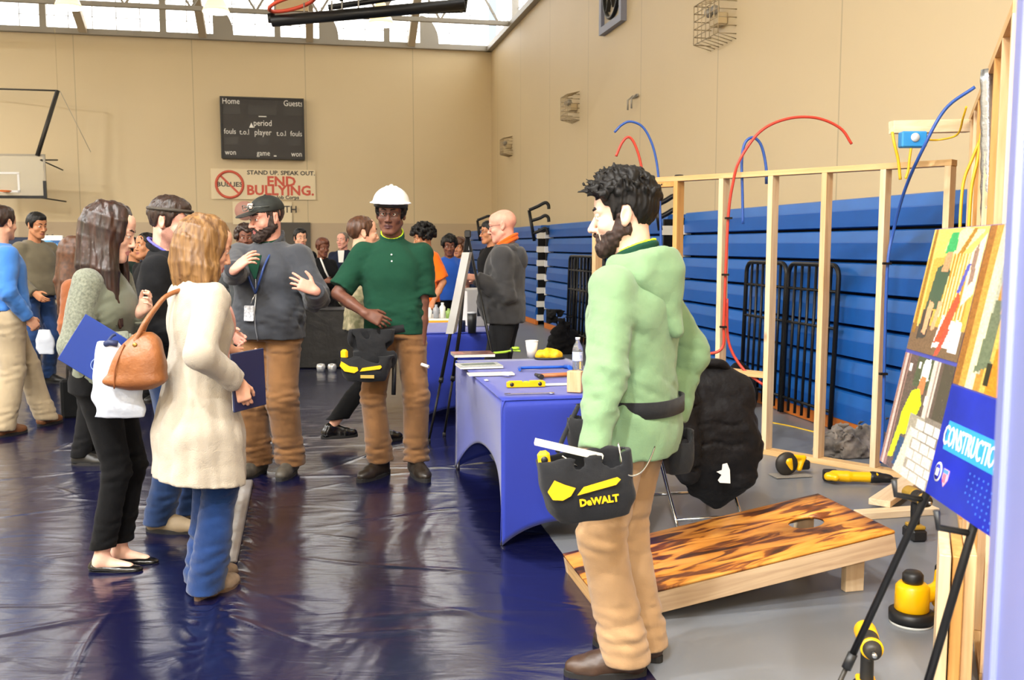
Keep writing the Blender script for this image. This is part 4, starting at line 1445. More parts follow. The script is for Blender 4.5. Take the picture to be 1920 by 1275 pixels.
for (pa, pb, xx, lab) in ((1466, 1392, 4.09, 'black barred guard panel leaning on the bleacher, left of its pair'), (1563, 1470, 4.09, 'black barred guard panel leaning on the bleacher, right of its pair')):
    ya, yb = on_right(pa, 600, xx)[0], on_right(pb, 600, xx)[0]
    guard_panel(ya, yb, xx, 1.34, 7, lab, None)
ya, yb = on_right(1118, 560, 3.93)[0], on_right(1060, 560, 3.93)[0]
for i in range(4):
    guard_panel(ya + .06 * i, yb - .05 * i, 4.08 - .055 * i, 1.33, 8, ('black barred guard panel in the stack of four against the middle bleacher'), 'stacked guard panels by the middle bleacher', .04)
# ------------------------------------------------------------------ the navy plastic sheet on the floor
M_tarp = bpy.data.materials.new('navy_plastic_sheet'); M_tarp.use_nodes = True
def _tarp():
    n, L = M_tarp.node_tree.nodes, M_tarp.node_tree.links
    b = n['Principled BSDF']
    b.inputs['Base Color'].default_value = hexc('#090b2c'); b.inputs['Roughness'].default_value = .21
    b.inputs['IOR'].default_value = 2.0
    tc = n.new('ShaderNodeTexCoord')
    prev = None
    for sc, st, ds, sr in ((1.1, .35, .08, (1, .6, 1)), (4.5, .16, .025, (.6, 1.6, 1)), (30, .05, .005, (1, 1, 1))):
        mp = n.new('ShaderNodeMapping'); mp.inputs['Scale'].default_value = sr
        L.new(tc.outputs['Object'], mp.inputs['Vector'])
        nz = n.new('ShaderNodeTexNoise'); nz.inputs['Scale'].default_value = sc; nz.inputs['Detail'].default_value = 3; nz.inputs['Distortion'].default_value = .8
        L.new(mp.outputs['Vector'], nz.inputs['Vector'])
        bp = n.new('ShaderNodeBump'); bp.inputs['Strength'].default_value = st; bp.inputs['Distance'].default_value = ds
        L.new(nz.outputs['Fac'], bp.inputs['Height'])
        if prev: L.new(prev.outputs['Normal'], bp.inputs['Normal'])
        prev = bp
    L.new(prev.outputs['Normal'], b.inputs['Normal'])
_tarp()
def tarp_height(X, Y):
    rng = np.random.default_rng(11)
    Z = np.zeros_like(X)
    for i in range(170):
        cx, cy = rng.uniform(-5.2, .6), rng.uniform(2.2, 9.5) ** 1.0
        an = rng.normal(.15, .5) if rng.random() < .7 else rng.uniform(0, PI)
        ln = rng.uniform(.10, .55); wd = rng.uniform(.008, .028); am = rng.uniform(.0012, .0065)
        c, s = math.cos(an), math.sin(an)
        u = (X - cx) * c + (Y - cy) * s; v = -(X - cx) * s + (Y - cy) * c + .10 * np.sin(u * 5 + i) * .25
        m = (np.abs(u) < ln * 2.2) & (np.abs(v) < wd * 4)
        Z[m] += am * np.exp(-(u[m] / ln) ** 2) * np.exp(-(v[m] / wd) ** 2)
    # the crinkled taped seam
    a, b = G(470, 880), G(372, 1290)
    d = (b - a); Ls = d.length; d.normalize()
    u = (X - a.x) * d.x + (Y - a.y) * d.y; v = (X - a.x) * -d.y + (Y - a.y) * d.x
    on = np.exp(-((u - Ls * .40) / (Ls * .48)) ** 4)
    wv = np.sin(u * 62 + 3 * np.sin(v * 30) + 2.0 * np.sin(u * 17)) * .5 + .5
    Z += on * (.012 * np.exp(-(v / .014) ** 2) + .0125 * wv * np.exp(-((np.abs(v) - .055) / .045) ** 2))
    return Z
def tarp():
    edge = lambda y: .158 + .1851 * (5.03 - y)
    xs = np.concatenate([np.linspace(-13.5, -4.2, 40), np.arange(-4.15, .9, .014)])
    ys = np.concatenate([np.arange(1.0, 7.4, .014), np.linspace(7.42, 24.2, 180)])
    t = (xs - xs[0]) / (xs[-1] - xs[0])
    X = xs[0] + t[:, None] * (edge(ys)[None, :] - xs[0])
    Y = np.repeat(ys[None, :], len(xs), 0)
    Z = .0035 + tarp_height(X, Y)
    V = np.stack([X, Y, Z], -1).reshape(-1, 3)
    nx, ny = len(xs), len(ys)
    i, j = np.meshgrid(np.arange(nx - 1), np.arange(ny - 1), indexing='ij')
    k = (i * ny + j).ravel()
    o = link('floor_sheet', np_mesh('floor_sheet', V, np.stack([k, k + ny, k + ny + 1, k + 1], -1)), M_tarp, smooth=True)
    tag(o, 'glossy navy plastic sheet covering the gym floor under the visitors', 'floor sheet')
tarp()

def seam_tape():
    a, b = G(464, 908), G(430, 1062)
    d = (b - a); L_ = d.length; d.normalize(); nrm = Vector((-d.y, d.x, 0))
    n = 60; V = []
    for i in range(n + 1):
        p = a + d * (L_ * i / n)
        z = .019 + .0015 * math.sin(i * .9)
        for v, dz in ((-.030, -.006), (-.022, 0), (.022, 0), (.030, -.006)):
            V.append((p.x + nrm.x * v, p.y + nrm.y * v, z + dz))
    Q = [(i * 4 + k, i * 4 + k + 1, i * 4 + k + 5, i * 4 + k + 4) for i in range(n) for k in range(3)]
    o = link('seam_tape', np_mesh('seam_tape', V, Q), mat('grey_tape', '#8b8785', .3, bump=.15, bscale=40), smooth=True)
    md = o.modifiers.new('thickness', 'SOLIDIFY'); md.thickness = .012; md.offset = -1
    tag(o, 'strip of grey tape along the crinkled seam of the navy sheet', 'tape')
seam_tape()
# ------------------------------------------------------------------ table with the stretch cover
M_cover = mat('royal_blue_stretch', '#102c9c', .62, vary=.05, vscale=3, bump=.12, bscale=500, sheen=.3)
def stretch_table(corners, label, hz=.74, arc_long=.30, arc_short=.10, cat='table', m=None):
    """corners: four floor points in order round the table; sides 0-1 and 2-3 are the short ends"""
    m = m or M_cover
    c = sum((Vector(p) for p in corners), Vector()) / 4
    t = empty('folding_table', (c.x, c.y, 0), 0, label, cat)
    P = [Vector((p[0] - c.x, p[1] - c.y, 0)) for p in corners]
    NU, NV = 36, 22
    V, Q = [], []
    for s in range(4):
        a, b = P[s], P[(s + 1) % 4]
        L = (b - a).length
        arc = arc_short if s % 2 == 0 else arc_long
        nrm = Vector(((b - a).y, -(b - a).x, 0)).normalized()
        if nrm.dot(a + b) < 0: nrm = -nrm
        o = len(V)
        for i in range(NU + 1):
            u = i / NU
            e = (2 * u - 1)
            zb = .012 + arc * (1 - abs(e) ** 2.6) if abs(e) < 1 else .012
            for j in range(NV + 1):
                v = j / NV
                zz = hz + (zb - hz) * v
                inn = .055 * (1 - e * e) * math.sin(v * PI * .5) ** 1.2 * (L / 1.2)
                fl = .030 * v * v * abs(e) ** 6
                rd = .012 * (1 - min(1, v * 14)) ** 2
                p = a.lerp(b, u) - nrm * (inn + rd) + nrm * fl * .3
                V.append((p.x, p.y, zz - (.008 * (1 - math.cos(min(1, v * 14) * PI / 2)) if v * 14 < 1 else 0)))
        for i in range(NU):
            for j in range(NV):
                k = o + i * (NV + 1) + j
                Q.append((k, k + 1, k + NV + 2, k + NV + 1))
    # the top, a shade inside the edge
    o = len(V)
    ins = [p * 1.0 for p in P]
    for i in range(13):
        for j in range(13):
            p = (P[0].lerp(P[1], i / 12)).lerp(P[3].lerp(P[2], i / 12), j / 12)
            V.append((p.x * .992, p.y * .992, hz + .0005))
    for i in range(12):
        for j in range(12):
            k = o + i * 13 + j
            Q.append((k, k + 13, k + 14, k + 1))
    cl = link('stretch_cover', np_mesh('stretch_cover', V, Q), m, t, smooth=True)
    md = cl.modifiers.new('thickness', 'SOLIDIFY'); md.thickness = .004; md.offset = -1
    MB().box((0, 0, hz - .03), ((P[1] - P[0]).length * .94, (P[2] - P[1]).length * .97, .045), Matrix.Rotation(math.atan2((P[1] - P[0]).y, (P[1] - P[0]).x), 3, 'Z')).build('tabletop', M_white, t)
    for p in P:
        q = p * .975
        MB().tube([(q.x, q.y, .004), (q.x, q.y, .05), (q.x * .985, q.y * .985, .30), (q.x * .93, q.y * .93, hz - .05)], .013, 10).build('leg', M_chrome, t)
    return t
T_NL, T_BL = Vector((-.050, 4.66, 0)), Vector((-.375, 6.32, 0))
d = (T_BL - T_NL).normalized(); nx = Vector((d.y, -d.x, 0))
W1 = .76
stretch_table([T_NL, T_NL + nx * W1, T_BL + nx * W1, T_BL], 'long folding table under a royal blue stretch cover, beside the man in green')
U_NL = Vector((-.76, 8.25, 0))
stretch_table([U_NL, U_NL + nx * W1, U_NL + nx * W1 + d * 1.15, U_NL + d * 1.15], 'farther blue covered table, standing behind the tall black easel', arc_long=.2, arc_short=.07)

TZ = .7415
def on_table(px, py): return G(px, py, TZ)
def tdir(a, b):
    v = on_table(*b) - on_table(*a); return math.atan2(v.y, v.x), v.length

# magazines in the left corner of the table, three overlapping piles of paper
def sheet(pxc, w, h, rz, z0, th, cover, label, cat, name, group=None):
    p = on_table(*pxc)
    t = empty(name, (p.x, p.y, TZ + z0), rz, label, cat, group)
    MB().box((0, 0, th / 2), (w * .985, h * .985, th - .002)).build('pages', mat('page_edges', '#e9e6df', .7), t)
    if cover is not None:
        cover(t, th, w, h)
    return t
def plain_cover(color, rough=.3):
    def f(t, th, w, h): MB().box((0, 0, th), (w, h, .0015)).build('cover', mat('cover_' + color.strip('#'), color, rough), t)
    return f
def pic_cover(bg, shapes, seed=3):
    def f(t, th, w, h): print_panel('cover', w, h, 40, 30, bg, shapes, t, (0, -h / 2, th + .0008), (-PI / 2, 0, 0), .25, .3, seed)
    return f
rt = math.atan2(nx.y, nx.x)
sheet((886, 668), .28, .21, rt, .004, .020, pic_cover('#8a5f58', [([(0, .1), (.3, .2), (.25, .9), (0, .9)], '#c88f86'), ([(.45, .2), (.8, .1), (.95, .8), (.5, .9)], '#6d3f3a')]), 'pile of magazines with a reddish cover at the table\'s far left', 'magazine', 'magazine')
sheet((898, 689), .27, .20, rt + .03, .004, .014, pic_cover('#b9bdb9', [([(.1, .3), (.9, .4), (.9, .9), (.1, .8)], '#6f7a72')], 5), 'grey covered magazine pile in front of the reddish one on the blue table', 'magazine', 'magazine')
sheet((920, 704), .27, .10, rt - .02, .004, .008, plain_cover('#e9dcc4', .5), 'cream papers at the table\'s left edge in front of the magazines', 'papers', 'paper_pile')
def crumple(px, py, s, m, label, cat, name, seed):
    p = on_table(px, py)
    S = Solid((-s, -s, -.01), (s, s, s), s / 12)
    S.egg((0, 0, s * .28), (s * .6, s * .5, s * .28), k=.01); S.rough(s * .16, 6 / s, seed, band=s * .4); S.cut((0, 0, .001), (0, 0, -1))
    o = S.build(name, m, None, loc=(p.x, p.y, TZ + .003)); return tag(o, label, cat)
crumple(948, 708, .05, mat('tissue_white', '#efe9df', .8), 'crumpled white tissue beside the cream papers on the blue table', 'tissue', 'tissue', 2)
p = on_table(910, 714); o = MB().prism([(-.012, -.03), (.012, -.02), (.02, .03), (-.004, .012)], 0, .002).build('paper_scrap', M_white, None, (p.x, p.y, TZ + .003), (0, 0, .4)); tag(o, 'tiny torn white paper scrap left of the yellow level on the table', 'paper')

# yellow level and the silver spanner in front of it
p = on_table(986, 726)
lv = empty('spirit_level', (p.x, p.y, TZ), rt - .02, 'yellow box level lying on the near edge of the blue table', 'level')
L2 = .105
pl = [(-L2, .004), (-L2 + .012, 0), (L2 - .012, 0), (L2, .004), (L2, .028), (L2 - .015, .036), (.022, .036), (.016, .028), (-.016, .028), (-.022, .036), (-L2 + .015, .036), (-L2, .028)]
MB().prism(pl, -.012, .012, Matrix.Rotation(PI / 2, 4, 'X')).build('body', M_yellow, lv, bevel=.002)
MB().box((0, 0, .0015), (L2 * 2 - .01, .028, .003)).build('base_edge', M_blackp, lv)
for x in (-.078, .075): MB().lathe([(.001, 0), (.011, 0), (.011, .027), (.001, .027)], (x, .0135, .018), Matrix.Rotation(PI / 2, 3, 'X'), 16).build('vial_window', mat('vial_black', '#2b2a1c', .2), lv)
MB().tube([(-.013, 0, .029), (.013, 0, .029)], .005, 10).build('vial', mat('vial_green', '#b5d23a', .1), lv)
p = on_table(994, 740)
sp = empty('spanner', (p.x, p.y, TZ + .005), rt - .03, 'silver combination spanner lying along the near edge of the blue table', 'spanner')
MB().bar((-.10, 0, 0), (.10, 0, 0), .011, .006).build('shank', M_chrome, sp, bevel=.002)
MB().lathe([(.008, -.004), (.014, -.004), (.014, .004), (.008, .004), (.008, -.004)], (.112, 0, 0), n=20).build('ring_end', M_chrome, sp)
MB().prism([(-.012, -.013), (.01, -.012), (.02, -.013), (.016, -.005), (.004, -.005), (.004, .005), (.016, .005), (.02, .013), (.01, .012), (-.012, .013)], -.004, .004, Matrix.Translation((-.112, 0, 0)) @ Matrix.Rotation(PI, 4, 'Z')).build('open_end', M_chrome, sp)

# blue handled tool, hammer, papers, wood block, cup, pouch, bottle, lime clip
p = on_table(1020, 694)
hs = empty('hacksaw', (p.x, p.y, TZ + .012), rt - .02, 'blue framed hacksaw lying on the blue table behind the yellow level', 'saw')
MB().tube(smooth_path([(-.16, -.055, 0), (-.15, .0, 0), (-.12, .04, 0), (.14, .045, 0)], 5), .009, 8).build('frame', mat('saw_blue', '#1d56b8', .35), hs)
MB().box((-.02, -.055, 0), (.27, .012, .002)).build('blade', M_chrome, hs)
MB().tube([(.14, .045, 0), (.16, .01, .003), (.15, -.06, .003)], .014, 8).build('grip', mat('saw_blue', '#1d56b8', .35), hs)
p = on_table(1050, 708)
hm = empty('hammer', (p.x, p.y, TZ + .016), rt + .12, 'wooden handled hammer lying by the white paper on the blue table', 'hammer')
MB().tube([(-.12, 0, 0), (.12, 0, 0)], [.012, .014], 10).build('handle', mat('hammer_ash', '#a8673a', .5, vary=.2, stretch=(1, 8, 8)), hm)
MB().tube([(-.13, -.05, 0), (-.13, .05, 0)], [.015, .010], 10).build('hammer_head', M_steel_d, hm)
p = on_table(1044, 722); o = MB().box((0, 0, .001), (.14, .07, .002)).build('paper_sheet', M_white, None, (p.x, p.y, TZ + .003), (0, 0, rt)); tag(o, 'small white sheet between the yellow level and the wood block', 'paper')
p = on_table(1078, 736); o = MB().box((0, 0, .055), (.075, .05, .11), bev=.003).build('wood_block', wood_mat('block_pine', '#c79a6d', '#dfb78c', 2), None, (p.x, p.y, TZ + .003), (0, 0, rt - .5)); tag(o, 'upright pine block on the blue table beside the man in green', 'wood block')
p = on_table(997, 671)
cp = empty('paper_cup', (p.x, p.y, TZ + .003), 0, 'white paper cup standing on the far end of the blue table', 'cup')
MB().lathe([(.001, 0), (.030, 0), (.043, .112), (.041, .112), (.029, .004), (.001, .004)], n=28).build('cup', M_white, cp)
MB().tube([(.043 * math.cos(a * PI / 12), .043 * math.sin(a * PI / 12), .112) for a in range(24)], .0028, 6, closed=True).build('rim', M_white, cp)
p = on_table(1030, 673)
yp = empty('tool_pouch', (p.x, p.y, TZ), .3, 'yellow quilted pouch beside the white paper cup', 'pouch')
S = Solid((-.13, -.09, -.01), (.13, .09, .1), .005); S.egg((0, 0, .03), (.095, .06, .045), k=.01); S.rough(.010, 60, 4); S.cut((0, 0, .002), (0, 0, -1)); S.build('pouch', mat('pouch_yellow', '#e8b50d', .6, vary=.3, vscale=40), yp)
MB().tube([(.10 * math.cos(a * PI / 10), .064 * math.sin(a * PI / 10), .008) for a in range(20)], .007, 6, closed=True).build('binding', M_grey_d, yp)
p = on_table(1083, 694)
bt_ = empty('water_bottle', (p.x, p.y, TZ + .002), 0, 'clear water bottle with a white label on the blue table', 'bottle')
mg = mat('clear_bottle', '#e8eef0', .05, trans=.85, spec=.5)
MB().lathe([(.001, 0), (.029, 0), (.032, .008), (.032, .125), (.028, .145), (.013, .172), (.013, .186), (.001, .186)], n=24).build('bottle', mg, bt_)
MB().lathe([(.0326, .055), (.0329, .06), (.0329, .108), (.0326, .112)], n=24).build('label', mat('bottle_label', '#e9ecf4', .5, vary=.25, vscale=60, color2='#9fb0d8'), bt_)
MB().lathe([(.001, .184), (.0145, .184), (.0145, .199), (.001, .199)], n=18).build('cap', M_white, bt_)
p = on_table(954, 664)
lc = empty('spring_clamp', (p.x, p.y, TZ + .012), rt + .15, 'lime green spring clamp on the far left of the blue table', 'clamp')
ml = mat('lime_plastic', '#a7cf3a', .4)
for sgn in (-1, 1):
    MB().tube(smooth_path([(-.11, sgn * .010, 0), (-.03, sgn * .012, .004), (.02, sgn * -.004, .012), (.075, sgn * .030, .010)], 5), [.007] * 16, 8).build('jaw', ml, lc)
MB().tube([(.02, .0, -.004), (.02, 0, .03)], .012, 10).build('pivot', M_grey_d, lc)
MB().tube([(.05 + .02 * math.cos(a * PI / 8), .02 * math.sin(a * PI / 8), .028) for a in range(16)], .009, 8, closed=True).build('grip', ml, lc)

# ------------------------------------------------------------------ scorched cornhole board
C_bl, C_br = Vector((.283, 4.31, .09)), Vector((1.507, 4.66, .305))
C_nl, C_nr = C_bl + Vector((.075, -.63, 0)), C_br + Vector((.075, -.63, 0))
cn = empty('cornhole_board', (C_nl.x, C_nl.y, 0), 0, 'scorched plywood cornhole board sloping on the grey floor behind the man in green', 'game board')
ex = (C_nr - C_nl); Lx = ex.length; ex.normalize(); ey = (C_bl - C_nl); Wy = ey.length; ey.normalize(); ez = ex.cross(ey)
Mc = Matrix.Translation(C_nl - Vector((C_nl.x, C_nl.y, 0))) @ Matrix((ex, ey, ez)).transposed().to_4x4()
M_burn = bpy.data.materials.new('scorched_plywood'); M_burn.use_nodes = True
def _burn():
    n, L = M_burn.node_tree.nodes, M_burn.node_tree.links
    b = n['Principled BSDF']; b.inputs['Roughness'].default_value = .42
    tc = n.new('ShaderNodeTexCoord'); mp = n.new('ShaderNodeMapping'); mp.inputs['Scale'].default_value = (2.6, 9.5, 1)
    L.new(tc.outputs['Object'], mp.inputs['Vector'])
    nz = n.new('ShaderNodeTexNoise'); nz.inputs['Scale'].default_value = 1.5; nz.inputs['Detail'].default_value = 5; nz.inputs['Distortion'].default_value = 1.1
    L.new(mp.outputs['Vector'], nz.inputs['Vector'])
    rp = n.new('ShaderNodeValToRGB'); cr = rp.color_ramp
    cr.elements[0].position = .30; cr.elements[0].color = hexc('#2a1206')
    cr.elements[1].position = .70; cr.elements[1].color = hexc('#dd9f48')
    e = cr.elements.new(.43); e.color = hexc('#6d360f')
    e = cr.elements.new(.50); e.color = hexc('#c27c2b')
    L.new(nz.outputs['Fac'], rp.inputs['Fac']); L.new(rp.outputs['Color'], b.inputs['Base Color'])
_burn()
hx, hy, hr = Lx - .235, Wy / 2, .078
# top sheet with a real hole
ring, outer = [], []
NS = 64
V, Fq = [], []
def rect_pt(a):
    c, s = math.cos(a), math.sin(a)
    t = min(((Lx - hx) if c > 0 else hx) / max(abs(c), 1e-6), (hy) / max(abs(s), 1e-6))
    return hx + c * t, hy + s * t
angs = sorted([2 * PI * i / NS for i in range(NS)] + [math.atan2(b_ - hy, a_ - hx) % (2 * PI) for a_, b_ in ((0, 0), (Lx, 0), (Lx, Wy), (0, Wy))])
for a in angs:
    o_ = rect_pt(a)
    for z in (0, -.012):
        V += [(o_[0], o_[1], z), (hx + hr * math.cos(a), hy + hr * math.sin(a), z)]
n = len(angs)
for i in range(n):
    j = (i + 1) % n
    A0, B0 = i * 4, j * 4
    Fq += [(A0 + 1, A0, B0, B0 + 1), (A0 + 2, A0 + 3, B0 + 3, B0 + 2), (A0, A0 + 2, B0 + 2, B0), (A0 + 3, A0 + 1, B0 + 1, B0 + 3)]
me = np_mesh('top_sheet', V, Fq)
o = link('top_sheet', me, M_burn, cn); o.matrix_local = Mc
M_2x4 = wood_mat('weathered_two_by_four', '#a98d70', '#cdb391', 1.0, 'X', .75)
for (a, b) in (((.0, .02), (Lx, .02)), ((.0, Wy - .02), (Lx, Wy - .02))):
    o = MB().bar((a[0], a[1], -.0585), (b[0], b[1], -.0585), .038, .089).build('side_rail', M_2x4, cn, bevel=.003); o.matrix_local = Mc
M_2x4y = wood_mat('weathered_two_by_four_cross', '#b08a5c', '#d3ab74', 1.0, 'Y', .75)
for x in (.02, Lx - .02):
    o = MB().bar((x, .04, -.0585), (x, Wy - .04, -.0585), .038, .089).build('end_rail', M_2x4y, cn, bevel=.003); o.matrix_local = Mc
for yy in (.06, Wy - .06):
    a = Mc @ Vector((Lx - .10, yy, -.03))
    MB().bar((a.x, a.y, .001), (a.x, a.y, a.z), .038, .089, (1, .25, 0)).build('leg', wood_mat('leg_pine', '#d9bd96', '#e8d2ae', 1, 'Z'), cn, bevel=.003)
    b = Mc @ Vector((Lx - .10, -.002 if yy < .1 else Wy + .002, -.055))
    MB().lathe([(.001, 0), (.010, 0), (.008, .006), (.001, .006)], b, Matrix.Rotation(PI / 2, 3, 'X'), 12).build('bolt', M_chrome, cn)

# ------------------------------------------------------------------ pine stud frame
P0, DS = Vector((2.406, 6.25, 0)), Vector((-.2835, .2875, 0))
pine = [wood_mat('pine_pale', '#d9b98c', '#ecd6b2', 1, 'Z', knots=.6), wood_mat('pine_warm', '#c08a48', '#d9a863', 1, 'Z', knots=.7), wood_mat('pine_mid', '#cfa775', '#e3c397', 1, 'Z', knots=.6)]
pine_h = wood_mat('pine_plate', '#c99f66', '#dfbb86', 1, 'X', knots=.5)
sf = empty('stud_frame', P0, math.atan2(DS.y, DS.x), 'knee high to head high pine stud frame standing in front of the bleachers', 'stud frame')
sf['label'] = 'open pine stud frame wall standing in front of the blue bleachers'
SPC = DS.length; HS = 2.02
for k in range(-1, 7):
    if k == 5: continue
    top = HS - .038 if k < 6 else 1.70
    MB().box((k * SPC, 0, .038 + (top - .038) / 2), (.038, .089, top - .038)).build('stud', pine[1 if k == 4 else (2 if k in (1, 6) else 0)], sf, bevel=.002)
MB().box((2.3 * SPC, 0, .019), (7.6 * SPC, .089, .038)).build('bottom_plate', pine_h, sf, bevel=.002)
MB().box((1.87 * SPC, 0, HS - .019), (5.85 * SPC, .089, .038)).build('top_plate', pine_h, sf, bevel=.002)
MB().box((4.5 * SPC, .0, HS - .058), (.9 * SPC, .089, .038)).build('splice_block', pine[1], sf, bevel=.002)
MB().box((2.5 * SPC, 0, .57), (SPC - .038, .085, .038)).build('blocking', pine_h, sf, bevel=.002)
MB().lathe([(.001, 0), (.04, 0), (.03, .012), (.001, .014)], (4 * SPC, 0, HS), None, 14).build('pipe_collar', M_black, sf)

# plumbing pipes: red and blue, clipped to the studs and arching free above the plate
M_pr, M_pb = mat('red_pipe', '#c8402f', .35), mat('blue_pipe', '#2b55a8', .35)
def pipe(pts, m, label, clips=(), r=.0105, name='water_pipe'):
    P = smooth_path([A(*p) for p in pts], 8)
    b = P[0].copy()
    t = empty(name, b, 0, label, 'pipe')
    MB().tube([p - b for p in P], r, 8).build('pipe', m, t)
    for c in clips:
        q = A(*c) - b
        MB().box(q, (.05, .03, .014)).build('clip', M_black, t)
    return t
y3 = 6.98
pipe([(1205, 668, 7.05), (1300, 664, 7.0), (1352, 655, y3), (1357, 600, y3), (1361, 500, y3), (1366, 400, y3), (1374, 345, y3 - .02), (1387, 300, y3 - .05), (1425, 247, y3 - .05), (1475, 223, y3 - .05), (1530, 221, y3 - .05), (1575, 240, y3 - .05), (1597, 270, y3 - .05)], M_pr,
     'red water pipe on the second visible stud, arching highest above the plate', [(1366, 409, y3 - .02), (1360, 515, y3 - .02), (1356, 613, y3 - .02)])
pipe([(1432, 722, 6.86), (1392, 690, 6.95), (1366, 640, 7.0), (1363, 560, 7.0)], M_pr, 'short red pipe bending down from the stud towards the blocking')
pipe([(1393, 420, 7.0), (1392, 360, 7.0), (1391, 300, 7.0), (1397, 268, 7.0), (1412, 258, 7.0), (1427, 272, 7.0), (1436, 310, 7.0), (1437, 345, 7.0)], M_pb, 'blue water pipe making a small arch over the plate behind the red one')
pipe([(1212, 420, 7.6), (1208, 350, 7.6), (1200, 300, 7.6), (1189, 268, 7.6), (1178, 257, 7.6), (1166, 268, 7.6), (1155, 293, 7.6)], M_pr, 'red water pipe curling above the dark haired man\'s head')
pipe([(1240, 480, 7.55), (1238, 400, 7.55), (1234, 325, 7.55), (1224, 274, 7.55), (1206, 239, 7.55), (1183, 228, 7.55), (1166, 234, 7.55), (1152, 248, 7.55)], M_pb, 'blue water pipe arching above the shorter red one over the man\'s head', r=.0095)
y0_ = 6.12
pipe([(1652, 868, y0_), (1656, 780, y0_), (1659, 650, y0_), (1664, 500, y0_), (1676, 430, y0_), (1697, 355, 5.95), (1730, 280, 5.75), (1772, 205, 5.7), (1828, 163, 5.6)], M_pb,
     'blue water pipe clipped to the last full stud, sweeping up to the tall wall', [(1663, 494, y0_ - .02), (1656, 701, y0_ - .02)])

# ------------------------------------------------------------------ tall framed wall with plywood, seen almost edge on
TN, TF = Vector((1.604, 3.165, 0)), Vector((2.862, 6.13, 0))
tdv = (TF - TN); TL_ = tdv.length; tdv.normalize()
tw = empty('framed_wall', TN, math.atan2(tdv.y, tdv.x) - PI / 2, 'tall framed wall section with a plywood skin beside the lavender post', 'stud wall')
HT = 2.28
i = 0; yy = .02
while yy < TL_:
    MB().box((.0445, yy, HT / 2), (.089, .038, HT - .076)).build('stud', pine[(i * 2) % 3], tw, bevel=.002)
    yy += .404; i += 1
MB().box((.0445, TL_ / 2, .019), (.089, TL_, .036)).build('bottom_plate', wood_mat('pine_plate_y', '#c99f66', '#dfbb86', 1, 'Y'), tw)
MB().box((.0445, TL_ / 2, HT - .019), (.089, TL_, .038)).build('top_plate', wood_mat('pine_plate_y', '#c99f66', '#dfbb86', 1, 'Y'), tw)
MB().box((.0965, TL_ / 2 - .02, HT / 2), (.012, TL_ + .06, HT)).build('plywood_sheet', wood_mat('plywood', '#b88449', '#d0a263', .6, 'Z', knots=.5), tw)
# a header sticking out towards the hall, the blue box under it and its yellow cable
h0, h1 = A(1671, 239, 5.9), A(1818, 236, 5.95)
hd = empty('header_board', h0, 0, 'pale pine header sticking out from the tall framed wall above the plate', 'board')
MB().bar((0, 0, 0), h1 - h0, .07, .075).build('board', wood_mat('pine_header', '#e0c59d', '#f0dfc4', 1, 'X'), hd, bevel=.003)
bx = A(1711, 262, 5.82) - h0
MB().box(bx, (.15, .07, .095), bev=.008).build('outlet_box', mat('outlet_blue', '#2f8fd6', .4), hd)
MB().lathe([(.02, 0), (.026, 0), (.026, .006), (.001, .006)], bx + Vector((0, -.036, .01)), Matrix.Rotation(PI / 2, 3, 'X'), 16).build('box_hole', mat('outlet_hole', '#cfdbe4', .4), hd)
M_ny = mat('yellow_cable', '#d9b21c', .45)
def cable(pts, label, r=.006, m=M_ny, cat='cable', name='electric_cable'):
    P = smooth_path([A(*p) for p in pts], 7); b = P[0].copy()
    o = MB().tube([p - b for p in P], r, 7).build(name, m, None, b); return tag(o, label, cat)
cable([(1673, 248, 5.84), (1677, 270, 5.82), (1684, 300, 5.82), (1688, 337, 5.82)], 'yellow cable end dangling left of the blue outlet box', .009)
cable([(1708, 278, 5.80), (1705, 300, 5.8), (1703, 318, 5.8), (1698, 335, 5.8)], 'yellow cable end dangling straight below the blue outlet box', .008)
cable([(1735, 262, 5.80), (1762, 262, 5.8), (1795, 252, 5.72), (1806, 220, 5.6), (1812, 200, 5.55)], 'yellow cable running from the blue outlet box to the tall wall')
cable([(1838, 262, 5.0), (1822, 300, 5.0), (1807, 340, 5.0), (1801, 400, 4.95), (1799, 480, 4.9), (1798, 560, 4.9)], 'yellow cable hanging down the tall framed wall, left one of two', .008)
cable([(1840, 250, 4.8), (1833, 300, 4.8), (1822, 350, 4.78), (1817, 420, 4.75), (1814, 500, 4.72), (1812, 560, 4.7)], 'yellow cable hanging down the tall framed wall, right one of two', .008)
P = [A(1853, 130 + 20 * k, 4.3) + Vector((-.0, 0, 0)) for k in range(16)]
b = P[0].copy(); o = MB().tube([p - b for p in P], [.030 + .004 * (k % 2) for k in range(16)], 12).build('flexible_conduit', mat('foil_metal', '#b9bfc6', .25, .9, bump=.4, bscale=60), None, b)
tag(o, 'silver metal conduit running up between studs of the tall wall', 'conduit')
# short boards standing at the foot of the wall, blue tag on the first
sp0 = G(1784, 1290)
for i, (dx, dy, hh) in enumerate(((0, 0, .475), (.045, .0, .47), (.088, .005, .475))):
    o = MB().box((0, 0, hh / 2 + .001), (.036, .30, hh), bev=.003).build('short_stud', pine[i], None, (sp0.x + dx, sp0.y + .10 + dy, 0), (0, 0, math.atan2(tdv.y, tdv.x) - PI / 2))
    tag(o, ('short pine board at the foot of the tall wall, nearest the floor tools', 'short pine board at the foot of the tall wall, middle of three', 'short pine board at the foot of the tall wall, against the plywood')[i], 'board')
o = MB().box((0, 0, .0), (.003, .06, .11)).build('price_tag', mat('tag_blue', '#3a78c0', .4, vary=.5, vscale=30, color2='#dfe7ef'), None, (sp0.x - .0205, sp0.y + .06, .37), (0, 0, math.atan2(tdv.y, tdv.x) - PI / 2)); tag(o, 'small blue and white tag on the first short board by the floor tools', 'tag')
